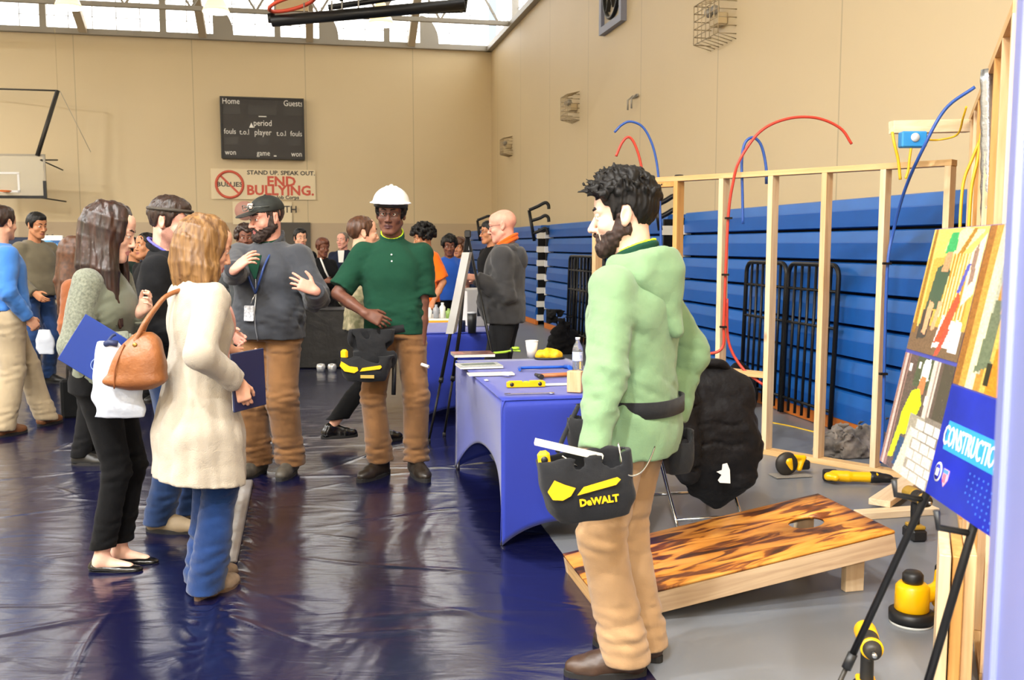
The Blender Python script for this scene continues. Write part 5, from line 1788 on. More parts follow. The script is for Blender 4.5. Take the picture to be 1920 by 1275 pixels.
o = MB().bar(G(1850, 1335), G(1878, 1262) + Vector((0, 0, .1)), .06, .04).build('timber_offcut', pine[1], None, bevel=.003); tag(o, 'pine offcut lying at the foot of the tall wall by the lavender post', 'offcut')
# ------------------------------------------------------------------ picture board on the near easel
BL, E_ = Vector((.944, 2.425, .95)), Vector((-.077, -1.0, .012)).normalized()
UPV = Vector((.116, -.012, .59)); UPV = (UPV - E_ * UPV.dot(E_)); BH = UPV.length; UPV.normalize()
NB = E_.cross(UPV)                                    # faces the hall
BW = .92
MB4 = Matrix.Translation(BL) @ Matrix((E_, -NB, UPV)).transposed().to_4x4()
pb = empty('display_board', (0, 0, 0), 0, 'construction display board with photographs standing on the near black easel', 'display board')
pb.matrix_world = MB4
MB().box((BW / 2, .006, BH / 2), (BW, .010, BH)).build('board', mat('foam_board', '#3c3f8f', .5), pb)
def pic(name, u0, u1, v0, v1, bg, shapes, seed, nx=70, ny=90, noise=.16, y=0.0):
    return print_panel(name, (u1 - u0), (v1 - v0) * BH, nx, ny, bg, shapes, pb, ((u0 + u1) / 2, y - .0005, v0 * BH), (0, 0, 0), noise, .22, seed)
U1 = .337
q = lambda x0, y0, x1, y1: [(x0, y0), (x1, y0), (x1, y1), (x0, y1)]
studs = []
for i in range(9):
    x = .42 + i * .055
    studs += [([(x, .30), (x + .022, .30), (x + .03, .80), (x + .012, .80)], '#e9d493'), ([(x + .022, .30), (x + .05, .30), (x + .05, .80), (x + .03, .80)], '#a9792c')]
pic('photo', .004, U1, .49, .997, '#c79a45', [
    (q(0, .0, 1, .22), '#6b5540'), ([(0, .75), (1, .82), (1, 1), (0, 1)], '#d9b95f'), ([(.3, .82), (.6, .78), (.95, .97), (.6, 1), (.35, .92)], '#e8d69a'), ([(.55, .78), (.75, .99), (.82, .99), (.62, .76)], '#9a6f2a')] + studs + [
    (q(.03, .15, .09, 1), '#8c6424'), (q(.10, .2, .13, .98), '#ddb867'), ([(.82, .4), (.98, .5), (.98, .95), (.8, .8)], '#d9cbb0'), ([(.86, .55), (.93, .6), (.9, .9), (.84, .8)], '#8a6e60'),
    ([(.14, .10), (.32, .12), (.36, .35), (.16, .34)], '#3c3a38'), ([(.18, .34), (.44, .36), (.50, .66), (.40, .74), (.24, .68)], '#37503f'),
    ([(.22, .16), (.30, .14), (.34, .40), (.24, .42)], '#d99a72'), ([(.38, .18), (.45, .2), (.50, .42), (.42, .42)], '#d99a72'), ([(.33, .66), (.46, .66), (.48, .82), (.36, .84)], '#c98a63'), ([(.32, .80), (.52, .82), (.50, .97), (.36, .96)], '#2f9a58'),
    ([(.48, .06), (.78, .08), (.82, .28), (.56, .32)], '#e8ddd6'), ([(.50, .10), (.66, .12), (.80, .44), (.74, .52), (.60, .30)], '#cf4b30'), ([(.56, .0), (.64, .02), (.74, .22), (.66, .22)], '#c84a38'), ([(.78, .05), (.95, .06), (.93, .28), (.82, .3)], '#ece8ea'), ([(.7, .5), (.76, .5), (.84, .72), (.78, .72)], '#4b4fa0')], 4)
bricks = []
for r in range(6):
    for c in range(3):
        x0 = .48 + c * .17 + (.08 if r % 2 else 0); y0 = .0 + r * .085
        bricks.append((q(x0, y0, min(x0 + .155, 1), y0 + .075), '#c4c0b8'))
pic('photo', .004, U1, .0, .475, '#5a4a44', [
    (q(0, 0, .14, 1), '#8a6a62'), (q(.05, 0, .08, 1), '#c9a9a0'), (q(.1, .1, .12, 1), '#3a302c'), (q(.3, .75, .62, 1), '#4a4f3c'), (q(.62, .4, .74, 1), '#c5b7ab'), (q(.68, .4, .71, 1), '#8f7c74'),
    (q(.8, .5, 1, 1), '#4a4038'), ([(.42, .80), (.58, .82), (.56, 1), (.44, .98)], '#f0efe8'), ([(.40, .66), (.54, .70), (.54, .84), (.44, .84)], '#c4744a'),
    ([(.20, .30), (.44, .34), (.56, .62), (.46, .74), (.32, .70), (.22, .50)], '#c8dc1e'), ([(.14, .08), (.24, .10), (.30, .34), (.20, .34)], '#c8dc1e'), ([(.26, .04), (.38, .06), (.42, .3), (.30, .3)], '#2b4466'),
    (q(.40, .0, 1, .52), '#958c7e'), ([(.3, 0), (.48, 0), (.55, .4), (.46, .42)], '#bdb8a6'), (q(.7, .30, 1, .55), '#7a6f66')] + bricks + [(q(.16, .86, .22, .92), '#e8e4da'), (q(.34, .9, .38, .96), '#e8e4da'), (q(.6, .62, .64, .7), '#e6e2d6')], 5)
pic('photo', U1 + .003, BW, .415, .997, '#a87a34', [
    (q(0, 0, .06, 1), '#8a5a28'), (q(.06, 0, .12, 1), '#b98a3e'), (q(.12, 0, .18, 1), '#d8cba2'), (q(.18, .1, .22, 1), '#9fa08c'), (q(.24, 0, .34, 1), '#caa14e'), (q(.34, .5, .42, 1), '#e3c67c'),
    ([(.16, .10), (.28, .16), (.26, .55), (.2, .55)], '#5e6650'), ([(.28, 0), (.62, 0), (.60, .36), (.40, .55), (.32, .40)], '#d97a1e'), ([(.34, .55), (.5, .58), (.5, .72), (.36, .70)], '#e2b021'), ([(.40, .46), (.52, .44), (.50, .58), (.42, .58)], '#7a4a2c'),
    ([(.26, .04), (.3, .04), (.3, .18), (.26, .18)], '#2a2018'), (q(.62, 0, 1, .6), '#6d5a38'), (q(.62, .6, 1, 1), '#c3a25a')], 6)
M_cobalt = mat('cobalt_print', '#16209a', .22, vary=.2, vscale=7)
MB().box((U1 + (BW - U1) / 2, .0, BH * .205), (BW - U1 - .002, .002, BH * .408)).build('title_panel', M_cobalt, pb)
MB().box((U1 + .02 + (BW - U1) / 2, -.0015, BH * .232), (BW - U1 - .042, .0015, BH * .105)).build('title_strip', mat('sky_blue_print', '#2f8fd0', .22), pb)
text('CONSTRUCTION', .062, M_white, pb, (U1 + .03, -.0028, BH * .228), (PI / 2, 0, 0), extrude=.0004, sx=.60, align='LEFT', bold=.0003)
dots = MB()
rng = random.Random(5)
for i in range(16):
    for j in range(7):
        if i / 16 + .12 * j > .25: dots.box((U1 + .20 + i * .022, -.0012, BH * (.015 + j * .022)), (.004, .001, .004))
dots.build('dot_pattern', mat('dot_print', '#3a6ad0', .3), pb)
e_ = MB(); e_.lathe([(.001, 0), (.018, 0), (.018, .001), (.001, .001)], (U1 + .045, -.0012, BH * .095), Matrix.Rotation(PI / 2, 3, 'X') @ Matrix.Diagonal((1, 1.2, 1)), 24); e_.build('seal_emblem', M_white, pb)
e_ = MB(); e_.lathe([(.001, 0), (.0145, 0), (.0145, .001), (.001, .001)], (U1 + .045, -.0022, BH * .095), Matrix.Rotation(PI / 2, 3, 'X') @ Matrix.Diagonal((1, 1.2, 1)), 24); e_.build('seal_field', M_cobalt, pb)
MB().box((U1 + .045, -.0034, BH * .095), (.014, .001, .016)).build('seal_device', M_white, pb)
sh_ = [(-.014, .016), (-.014, -.006), (0, -.022), (.014, -.006), (.014, .016)]
MB().prism(sh_[::-1], 0, .0012, Matrix.Translation((U1 + .088, -.001, BH * .092)) @ Matrix.Rotation(PI / 2, 4, 'X')).build('shield_emblem', mat('shield_pink', '#d9a0b0', .4), pb)
MB().box((U1 + .088, -.0027, BH * .092 + .011), (.026, .001, .008)).build('shield_band', mat('shield_blue', '#4f86d6', .4), pb)
for xx in (-.006, .002): MB().box((U1 + .088 + xx, -.0027, BH * .092 - .004), (.003, .001, .018)).build('shield_stripe', mat('shield_red', '#c8405a', .4), pb)

def easel(apex, knees, feet, back, label, r=.0068, peg=None, clampz=None):
    b = Vector((apex[0], apex[1], 0))
    t = empty('display_easel', b, 0, label, 'easel')
    ap = Vector(apex) - b
    for k_, f in zip(knees, feet):
        k_, f = Vector(k_) - b, Vector(f) - b
        o = MB().tube([ap, k_, k_.lerp(f, .45)], r * 1.25, 10).build('leg', M_black, t)
        MB().tube([k_.lerp(f, .43), f + Vector((0, 0, .012))], r * .85, 10).build('lower_tube', M_steel_d if peg else M_black, o)
        MB().lathe([(.001, 0), (.015, 0), (.013, .03), (.001, .03)], (f.x, f.y, .001), None, 12).build('foot', M_grey_d, o)
        MB().lathe([(.001, -.02), (r * 1.7, -.02), (r * 1.7, .02), (.001, .02)], k_.lerp(f, .44), (f - k_).to_track_quat('Z', 'Y').to_matrix(), 12).build('clamp', M_blackp, o)
        if peg:
            n_ = Vector(peg)
            MB().tube([k_ + Vector((0, 0, -.012)), k_ + n_ * .07 + Vector((0, 0, -.014)), k_ + n_ * .075 + Vector((0, 0, .02))], .007, 8).build('peg', M_blackp, o)
    bk = Vector(back) - b
    o = MB().tube([ap, bk + Vector((0, 0, .012))], r, 10).build('leg', M_black, t)
    MB().lathe([(.001, 0), (.015, 0), (.013, .03), (.001, .03)], (bk.x, bk.y, .001), None, 12).build('foot', M_grey_d, o)
    MB().box(ap + Vector((0, 0, .005)), (.05, .05, .06), bev=.008).build('top_bracket', M_blackp, t)
    return t
off = -NB * .030
K1 = BL + E_ * .26 + off + Vector((0, 0, -.02)); K2 = BL + E_ * .53 + off + Vector((0, 0, -.02))
easel((1.115, 2.04, 1.70), (K1, K2), ((.604, 2.22, 0), (.69, 1.86, 0)), (1.36, 2.02, 0), 'black display easel carrying the construction photo board', peg=NB)

# the farther easel with a board seen from its edge
ap = A(877, 440, 7.55)
f1, f2, f3 = G(804, 830), G(866, 812), G(939, 690)
f2, f3 = G(833, 818), Vector((-.02, 7.22, 0))
kn1 = A(845, 622, 7.42); kn2 = A(862, 622, 7.38)
bb_ = empty('poster_board', (0, 0, 0), 0, 'pale grey poster board seen edge on, resting on the tall black easel', 'poster board')
q0, q1 = A(842, 622, 7.30), A(872, 473, 7.42)
w_ = (Vector((.22, .97, 0))).normalized()
u_ = (q1 - q0)
pb4 = [q0, q0 + w_ * .02]
hx_ = Vector((-.5, -.86, 0)) * .09
mb = MB(); mb._add([q0, q0 + Vector((-.045, -.60, 0)) * .3, q1 + Vector((-.045, -.60, 0)) * .3, q1] + [p_ + Vector((.055, .010, 0)) for p_ in (q0, q0 + Vector((-.045, -.60, 0)) * .3, q1 + Vector((-.045, -.60, 0)) * .3, q1)],
    [(0, 1, 2, 3), (7, 6, 5, 4), (0, 4, 5, 1), (1, 5, 6, 2), (2, 6, 7, 3), (3, 7, 4, 0)])
mb.build('board', mat('poster_back', '#b9b9b6', .6, vary=.05, vscale=3), bb_)
easel(tuple(ap), (kn1, kn2), (f1, f2), tuple(f3), 'tall black display easel standing between the two blue tables', r=.011)

# ------------------------------------------------------------------ things on the farther table
def on2(px, py): return G(px, py, .7415)
p = on2(893, 615)
ub = empty('grey_cabinet', (p.x, p.y + .30, .7415), math.atan2(nx.y, nx.x), 'grey box cabinet with a dark window on the farther blue table', 'cabinet')
MB().box((0, 0, .175), (.24, .34, .35), bev=.006).build('body', mat('cabinet_grey', '#8d8b88', .5), ub)
MB().box((.02, -.172, .18), (.10, .006, .16), bev=.002).build('window', mat('cabinet_window', '#202226', .15), ub)
MB().box((-.121, 0, .17), (.006, .30, .32)).build('side_panel', M_white, ub)
p = on2(885, 624)
tm = empty('tumbler', (p.x, p.y, .7415), 0, 'black steel tumbler with a pale lid beside the grey cabinet', 'tumbler')
MB().lathe([(.001, 0), (.034, 0), (.040, .10), (.041, .17), (.001, .17)], n=22).build('cup', M_blackp, tm)
MB().lathe([(.001, .168), (.042, .168), (.042, .180), (.001, .184)], n=22).build('lid', mat('lid_grey', '#b9bcc2', .3), tm)
p = on2(866, 622); o = MB().lathe([(.001, 0), (.03, 0), (.033, .08), (.03, .1), (.001, .1)], n=18).build('navy_mug', mat('mug_navy', '#1c2540', .4), None, (p.x, p.y, .7415)); tag(o, 'short navy mug left of the black tumbler on the farther table', 'mug')
# a third table behind, seen past the hard hatted man's arm, with an orange runner and small goods
tb = A(790, 612, 9.75)
t3 = empty('draped_table', (tb.x, tb.y, 0), .12, 'orange topped trade table behind the hard hatted man\'s arm', 'table')
MB().box((.1, .35, .735), (1.25, .75, .03), bev=.005).build('tabletop', M_white, t3)
MB().box((.1, .33, .69), (1.28, .80, .09), bev=.01).build('runner', mat('orange_runner', '#f09a1e', .6), t3)
for sx in (-.45, .65):
    for sy in (.05, .65): MB().tube([(sx, sy, .001), (sx, sy, .66)], .014, 8).build('leg', M_steel_d, t3)
rng = random.Random(9)
cols = [('white', '#ece9e4'), ('amber', '#e0a52a'), ('grey', '#9a9da3'), ('blue', '#3c5a9a'), ('red', '#b0413a'), ('green', '#7a9a4a')]
for i, (px, cn_, h_) in enumerate(((750, 1, .12), (763, 3, .10), (776, 0, .09), (802, 0, .11), (815, 2, .14), (827, 0, .16), (839, 5, .10))):
    p = A(px, 600, 9.66)
    nm, hx2 = cols[cn_]
    o = MB().lathe([(.001, 0), (.030, 0), (.032, h_ * .7), (.014, h_ * .85), (.014, h_), (.001, h_)], n=14).build('product_bottle', mat('goods_' + nm, hx2, .4), None, (p.x, tb.y + .10 + .02 * (i % 2), .751))
    tag(o, ['small amber bottle at the left end of the orange topped table', 'small blue bottle at the left end of the orange topped table', 'short white bottle left of the hard hatted man\'s arm', 'white bottle just right of the hard hatted man\'s arm',
            'grey bottle second from the hard hatted man\'s arm', 'tallest white bottle on the orange topped table', 'green bottle beside the poster board\'s back', 'red bottle nearest the poster board\'s back'][i], 'bottle', 'bottles on the orange topped table')

# black draped table far back with two bright domes added as glints, seen between the two men
p = A(612, 600, 11.6)
dt = empty('black_draped_table', (p.x, p.y, 0), .1, 'black draped table between the bearded man and the hard hatted man', 'table')
M_drape = mat('black_drape', '#0d0d10', .35, bump2=.5, b2scale=6)
MB().box((0, .3, .36), (.95, .6, .718), bev=.02).build('drape', M_drape, dt)
MB().tube([(.42, -.03, .002), (.42, -.03, .70)], .012, 8).build('leg', M_chrome, dt)
for i, px in enumerate((601, 622)):
    p = A(px, 648, 11.35); b = (p.x, p.y, .0)
    o = MB().lathe([(.001, .002), (.05, .002), (.055, .06), (.045, .09), (.001, .10)], n=18).build('glint_dome', mat('glint_metal', '#e9edf2', .15, .6), None, b)
    tag(o, ('bright dome added as a glint, left of its twin under the black table', 'bright dome added as a glint, right of its twin under the black table')[i], 'lamp base')

# ------------------------------------------------------------------ folding chair with the black padded coat
ch = Vector((1.01, 5.12, 0))
fc_ = empty('folding_chair', ch + Vector((0, .02, 0)), rad(12), 'chrome folding chair hidden under the black padded coat', 'chair')
for sx in (-1, 1):
    MB().tube(smooth_path([(sx * .20, .32, .015), (sx * .20, .02, .45), (sx * .19, -.15, .75)], 5), .012, 8).build('front_leg', M_chrome, fc_)
    MB().tube(smooth_path([(sx * .185, -.20, .015), (sx * .185, .05, .30), (sx * .185, .14, .43)], 5), .011, 8).build('rear_leg', M_chrome, fc_)
MB().tube([(-.20, .27, .08), (.20, .27, .08)], .009, 8).build('rung', M_chrome, fc_)
MB().tube([(-.185, -.17, .06), (.185, -.17, .06)], .009, 8).build('rung', M_chrome, fc_)
MB().box((0, .12, .45), (.38, .40, .02), bev=.008).build('seat', mat('chair_grey', '#5c5d60', .5), fc_)
MB().box((0, -.165, .72), (.40, .018, .17), bev=.008).build('backrest', mat('chair_grey', '#5c5d60', .5), fc_)
M_coat = cloth('black_coat', '#131316', bump=.2, rough=.6, b2=.5, b2s=16)
ct = empty('padded_coat', (ch.x, ch.y, 0), rad(8), 'black padded winter coat hung over the chair behind the man in green', 'coat')
S = Solid((-.46, -.42, .04), (.46, .42, .95), .008)
def lv(z, cx, cy, rx, ry): return (z, cx, cy, rx, ry)
S.loft([lv(.10, .07, -.10, .02, .03), lv(.19, .06, -.12, .15, .06), lv(.34, .03, -.13, .25, .085), lv(.52, .01, -.13, .275, .10), lv(.70, -.01, -.10, .255, .11), lv(.82, .0, -.07, .20, .11), lv(.875, .01, -.06, .11, .07)], .03, 2.6)
S.cone((-.16, -.17, .74), (-.13, -.21, .44), .085, .070, .02); S.cone((-.13, -.21, .44), (-.12, -.20, .31), .07, .062, .02)
S.cone((.19, -.10, .74), (.215, -.12, .40), .075, .065, .02); S.cone((.215, -.12, .40), (.17, -.14, .26), .065, .06, .02)
for zq in (.80, .69, .58, .47, .36, .26):
    for k_ in range(14):
        a0, a1 = -.26 + .52 * k_ / 14, -.26 + .52 * (k_ + 1) / 14
        S.cone((a0, -.225 - .012 * math.cos(a0 * 6), zq + .012 * math.sin(k_ * 1.1)), (a1, -.225 - .012 * math.cos(a1 * 6), zq + .012 * math.sin((k_ + 1) * 1.1)), .012, .012, .012, op='sub')
S.rough(.010, 26, 8); S.rough(.004, 70, 9)
S.build('shell', M_coat, ct)
MB().tube(smooth_path([(-.12, -.11, .84), (-.05, -.15, .885), (.06, -.15, .885), (.12, -.10, .84)], 6), .022, 10).build('collar', M_coat, ct)
lf = MB(); lf.prism([(-.028, -.045), (.028, -.05), (.026, .02), (.012, .055), (-.012, .05), (-.016, .02), (-.045, .012), (-.018, -.005), (-.038, -.032)], -.002, .002, Matrix.Translation((.052, -.268, .325)) @ Matrix.Rotation(PI / 2 - .1, 4, 'X'))
o = lf.build('white_tag', M_white, ct)

# ------------------------------------------------------------------ power tools on the floor
def tool_root(px, py, rz, label, name, cat='power tool', z=0.0):
    p = G(px, py, z); return empty(name, (p.x, p.y, z), rz, label, cat)
t = tool_root(1482, 893, .2, 'yellow circular saw standing on the floor by the stud frame plate', 'circular_saw')
MB().lathe([(.001, -.018), (.07, -.018), (.078, 0), (.07, .018), (.001, .018)], (-.03, 0, .085), Matrix.Rotation(PI / 2, 3, 'X'), 26).build('blade_guard', M_steel_d, t)
S = Solid((-.12, -.09, 0), (.16, .09, .2), .005); S.cone((-.02, .03, .10), (.07, .03, .09), .038, .034); S.cone((.0, 0, .13), (.09, .0, .12), .018, .016); S.cone((.09, 0, .12), (.06, 0, .05), .016, .02); S.cone((-.02, 0, .1), (0, 0, .05), .03, .02); S.build('body', M_yellow, t)
MB().box((.10, .02, .07), (.07, .07, .06), bev=.01).build('battery', M_blackp, t)
MB().box((0, 0, .008), (.25, .12, .006)).build('base_plate', M_steel, t)
t = tool_root(1604, 908, rad(170), 'yellow reciprocating saw lying on the floor, its black nose by the plank', 'reciprocating_saw')
S = Solid((-.2, -.1, 0), (.22, .1, .14), .005); S.cone((-.12, 0, .05), (.05, 0, .048), .034, .032); S.cone((.05, 0, .048), (.13, 0, .05), .036, .034); S.cone((.13, 0, .05), (.17, .03, .05), .03, .026); S.cone((.17, .03, .05), (.13, .06, .05), .022, .022); S.build('body', M_yellow, t)
S = Solid((-.3, -.08, 0), (0, .08, .12), .005); S.cone((-.20, 0, .045), (-.10, 0, .05), .026, .037); S.rough(.002, 200, 2); S.build('nose', M_blackp, t)
MB().box((-.25, 0, .045), (.11, .002, .014)).build('blade', M_chrome, t)
MB().box((.15, -.03, .045), (.09, .06, .07), bev=.008).build('battery', M_blackp, t)
def impact_driver(px, py, rz, label, body, s=1.0, band=M_yellow, zoff=0):
    t = tool_root(px, py, rz, label, 'cordless_drill')
    h = .215 * s
    MB().box((0, .01, .030 * s), (.075 * s, .115 * s, .056 * s), bev=.010).build('battery', M_blackp, t)
    MB().box((0, .005, .068 * s), (.062 * s, .095 * s, .02 * s), bev=.006).build('foot', band, t)
    S = Solid((-.06, -.16, .05), (.06, .14, .30), .005)
    S.cone((0, .008, .07 * s), (0, .015, .17 * s), .022 * s, .021 * s, .01); S.cone((0, .07 * s, h), (0, -.045 * s, h), .034 * s, .032 * s, .01)
    S.build('handle', body, t)
    S = Solid((-.06, -.12, .15), (.06, .12, .30), .005); S.cone((0, .075 * s, h), (0, .02 * s, h), .036 * s, .036 * s, .005); S.build('motor_cap', band, t)
    MB().lathe([(.001, 0), (.034 * s, 0), (.035 * s, .02 * s), (.030 * s, .03 * s), (.026 * s, .055 * s), (.016 * s, .06 * s), (.001, .06 * s)], (0, -.045 * s, h), Matrix.Rotation(PI / 2, 3, 'X'), 20).build('chuck', M_steel_d, t)
    MB().lathe([(.028 * s, 0), (.036 * s, .002), (.036 * s, .012 * s), (.028 * s, .014 * s)], (0, -.062 * s, h), Matrix.Rotation(PI / 2, 3, 'X'), 20).build('collar_ring', band, t)
    MB().lathe([(.001, .0), (.008 * s, .0), (.008 * s, .03 * s), (.001, .03 * s)], (0, -.10 * s, h), Matrix.Rotation(PI / 2, 3, 'X'), 10).build('socket', M_chrome, t)
    MB().box((0, -.012 * s, .165 * s), (.016 * s, .02 * s, .035 * s), bev=.004).build('trigger', M_grey_d, t)
    return t
impact_driver(1716, 1012, rad(5), 'black and yellow cordless driver standing below the display board', M_blackp, 1.05, mat('dull_brass', '#a8842c', .4))
impact_driver(1624, 1318, rad(-12), 'black and yellow cordless drill standing nearest the camera at the picture\'s bottom', M_blackp, 1.0)
t = tool_root(1708, 1168, .2, 'round yellow router tool with a black knob by the tall framed wall', 'router')
MB().lathe([(.001, .012), (.085, .012), (.086, .05), (.070, .056), (.001, .056)], n=32).build('skirt', M_blackp, t)
MB().lathe([(.001, 0), (.083, 0), (.083, .012), (.001, .012)], n=32).build('base_plate', mat('clear_base', '#d8dad6', .2), t)
MB().lathe([(.062, .055), (.066, .06), (.064, .15), (.052, .165), (.001, .168)], n=28).build('motor_housing', M_yellow, t)
MB().lathe([(.036, .165), (.040, .175), (.040, .20), (.030, .212), (.001, .214)], n=24).build('knob', M_blackp, t)
S = Solid((.02, -.06, .04), (.2, .06, .24), .006); S.cone((.05, 0, .11), (.12, 0, .13), .035, .03); S.cone((.12, 0, .08), (.125, 0, .20), .028, .024); S.build('grip', M_yellow, t)
MB().box((.130, 0, .19), (.05, .05, .09), bev=.012).build('battery', M_blackp, t)
MB().lathe([(.001, 0), (.026, 0), (.026, .03), (.001, .03)], (.11, -.02, .055), Matrix.Rotation(PI / 2, 3, 'X'), 14).build('dust_port', M_yellow, t)

# planks, cable and heaps on the floor
def plank(a, b, w, th, label, m, z=0.0):
    a, b = G(*a), G(*b); c = (a + b) / 2; d_ = b - a
    o = MB().box((0, 0, th / 2), (d_.length, w, th), bev=.002).build('plank', m, None, (c.x, c.y, .001 + z), (0, 0, math.atan2(d_.y, d_.x))); return tag(o, label, 'plank')
pk = wood_mat('plank_pine', '#d8bd98', '#ead7b8', 1, 'X', knots=.5)
plank((1608, 972), (1752, 962), .085, .038, 'pale pine plank lying flat behind the cornhole board', pk)
plank((1648, 962), (1712, 916), .12, .036, 'short wide pine plank with knots, slanting away beside the yellow saw', pk, .039)
cable([(1440, 787, 7.6), (1470, 793, 7.5), (1520, 806, 7.3), (1575, 822, 7.0), (1600, 826, 6.9)][:0] or [(1448, 793, G(1448, 793).y), (1480, 799, G(1480, 799).y), (1530, 811, G(1530, 811).y), (1565, 818, G(1565, 818).y)], 'yellow cable lying on the floor behind the stud frame', .008)
def heap(px, py, sx, sy, sz, m, label, cat, name, seed, amp=.03, sc=22, rz=0):
    p = G(px, py)
    S = Solid((-sx * 1.3, -sy * 1.3, -.02), (sx * 1.3, sy * 1.3, sz * 1.5), min(sx, sy) / 14)
    S.egg((0, 0, sz * .25), (sx, sy, sz * .75), k=.02); S.egg((sx * .4, 0, sz * .3), (sx * .5, sy * .8, sz * .5), k=.04); S.egg((-sx * .5, sy * .1, sz * .2), (sx * .45, sy * .7, sz * .45), k=.04)
    S.rough(amp * .7, sc, seed, band=.1); S.rough(amp * .6, sc * 1.3, seed + 1, band=.1, ridge=True); S.rough(amp * .3, sc * 3, seed + 2, band=.1, ridge=True); S.cut((0, 0, .0), (0, 0, -1))
    o = S.build(name, m, None, loc=(p.x, p.y, .0015), rot=(0, 0, rz)); return tag(o, label, cat)
heap(1592, 850, .24, .17, .17, cloth('grey_mottled', '#3f3a36', vary=.5, b2=.9, color2='#9a9086'), 'crumpled mottled grey cloth heap on the floor behind the stud frame', 'cloth', 'cloth_heap', 12, .045, 30, rz=.4)
heap(1058, 662, .20, .20, .40, cloth('black_heap', '#121113', b2=.5), 'heap of black coats on the floor against the middle bleacher', 'coats', 'coat_heap', 21, .05, 12)
heap(1385, 762, .16, .14, .42, cloth('black_bag', '#17181b', b2=.4), 'black bag standing on the floor behind the red pipe stud', 'bag', 'floor_bag', 23, .02, 14)
p = G(146, 782)
tg = empty('tote_bag', (p.x, p.y, 0), .5, 'black tote bag on the floor behind the brunette in green', 'bag')
MB().box((0, 0, .171), (.26, .13, .34), bev=.02).build('body', cloth('black_tote', '#0f1012', b2=.4), tg)
for sy in (-1, 1): MB().tube(smooth_path([(-.07, sy * .05, .33), (-.06, sy * .05, .46), (0, sy * .05, .52), (.06, sy * .05, .46), (.07, sy * .05, .33)], 5), .008, 8).build('handle', M_black, tg)
# poster easel at far left
p = A(92, 470, 13.0)
pe = empty('poster_stand', (p.x, p.y, 0), rad(-12), 'blue and white poster on a stand at the far left behind the man in olive', 'poster')
print_panel('poster', .42, .60, 30, 42, '#2f5f9a', [(q(0, 0, 1, .35), '#dfe6ee'), ([(.1, .5), (.6, .45), (.9, .8), (.4, .95)], '#58a4dc'), (q(0, .9, 1, 1), '#e4ecf4'), (q(.1, .36, .8, .46), '#1f3560')], pe, (0, -.012, 1.02), (0, 0, 0), .1, .3, 8)
MB().box((0, 0, 1.32), (.44, .018, .62)).build('board', M_white, pe)
for sx in (-1, 1): MB().tube([(sx * .04, .03, 1.64), (sx * .26, -.06 + .09, .004)], .011, 8).build('leg', M_black, pe)
MB().tube([(0, .03, 1.60), (0, .38, .004)], .011, 8).build('leg', M_black, pe)
# ------------------------------------------------------------------ worn things
def cap(H, parent, m, mb_, band=None, tilt=.0, name='cap'):
    s = H.s
    S = Solid(H.P(0, 0, .05) - .24, H.P(0, 0, .05) + .24, .005)
    T = np.array(Matrix.Rotation(tilt, 3, 'X'))
    def dome(d, x, y, z): return np.maximum(d, (-.006 * s - z))
    H.egg(S, (0, .012, .048), (.087, .107, .087), T, k=.006, fn2=dome)
    o = S.build(name, m, parent)
    S = Solid(H.P(0, -.1, .05) - .16, H.P(0, -.1, .05) + .16, .0045)
    H.egg(S, (0, -.118, .040 - .015 * math.sin(tilt)), (.070, .072, .0085), T @ np.array(Matrix.Rotation(rad(9), 3, 'X')), k=.004)
    H.egg(S, (0, -.03, .012), (.078, .088, .034), T, k=.004, op='sub')
    S.build('brim', mb_, o)
    if band is not None:
        H2 = MB(); p = H.P(0, -.094, .082)
        H2.box(p, (.05 * s, .012 * s, .034 * s), Matrix((H.R @ np.array(Matrix.Rotation(rad(-22), 3, 'X'))).tolist()), bev=.004)
        H2.build('badge', band, o)
    MB().lathe([(.001, 0), (.009, 0), (.006, .006), (.001, .007)], H.P(0, .012, .1335), Matrix(H.R.tolist()), 12).build('button', m, o)
    return o

def hard_hat(H, parent, m):
    s = H.s
    S = Solid(H.P(0, 0, .08) - .24, H.P(0, 0, .08) + .24, .0055)
    c = (0, .010, .066)
    H.egg(S, c, (.108, .130, .098), k=.004, fn2=lambda d, x, y, z: np.maximum(d, -z))
    H.egg(S, (0, -.010, .066), (.124, .160, .010), k=.012)
    for x in (-.026, 0, .026):
        for a in range(9):
            t0, t1 = rad(25 + a * 14), rad(39 + a * 14)
            P_ = lambda t: (x, .010 - .132 * math.cos(t), .066 + (.100 - abs(x) * .25) * math.sin(t))
            H.cone(S, P_(t0), P_(t1), .008 if x == 0 else .005, .008 if x == 0 else .005, k=.008)
    o = S.build('hard_hat', m, parent)
    mb = MB(); mb.tube([H.P(.092 * math.cos(a * PI / 14), .008 + .108 * math.sin(a * PI / 14), .050) for a in range(28)], .010 * s, 8, closed=True); mb.build('suspension_band', M_blackp, o)
    return o

def glasses(H, parent, m, r=.021, thin=.0016, lens=None):
    mb = MB(); R = H.R
    for x in (-1, 1):
        mb.tube([H.P(x * .032 + r * 1.15 * math.cos(a * PI / 10), -.1045 + .004 * abs(math.cos(a * PI / 10)) + (.006 if x * math.cos(a * PI / 10) > 0 else 0), .004 + r * .8 * math.sin(a * PI / 10)) for a in range(20)], thin, 6, closed=True)
        mb.tube([H.P(x * .056, -.094, .008), H.P(x * .074, -.05, .010), H.P(x * .081, .012, .010)], thin, 6)
    mb.tube([H.P(-.009, -.107, .008), H.P(0, -.110, .010), H.P(.009, -.107, .008)], thin, 6)
    return mb.build('glasses', m, parent)

def local(loc, rz, p):
    v = Matrix.Rotation(-rz, 3, 'Z') @ (Vector(p) - Vector((loc[0], loc[1], 0)))
    return np.array(v)
def ldir(rz, d): return np.array(Matrix.Rotation(-rz, 3, 'Z') @ Vector(d))

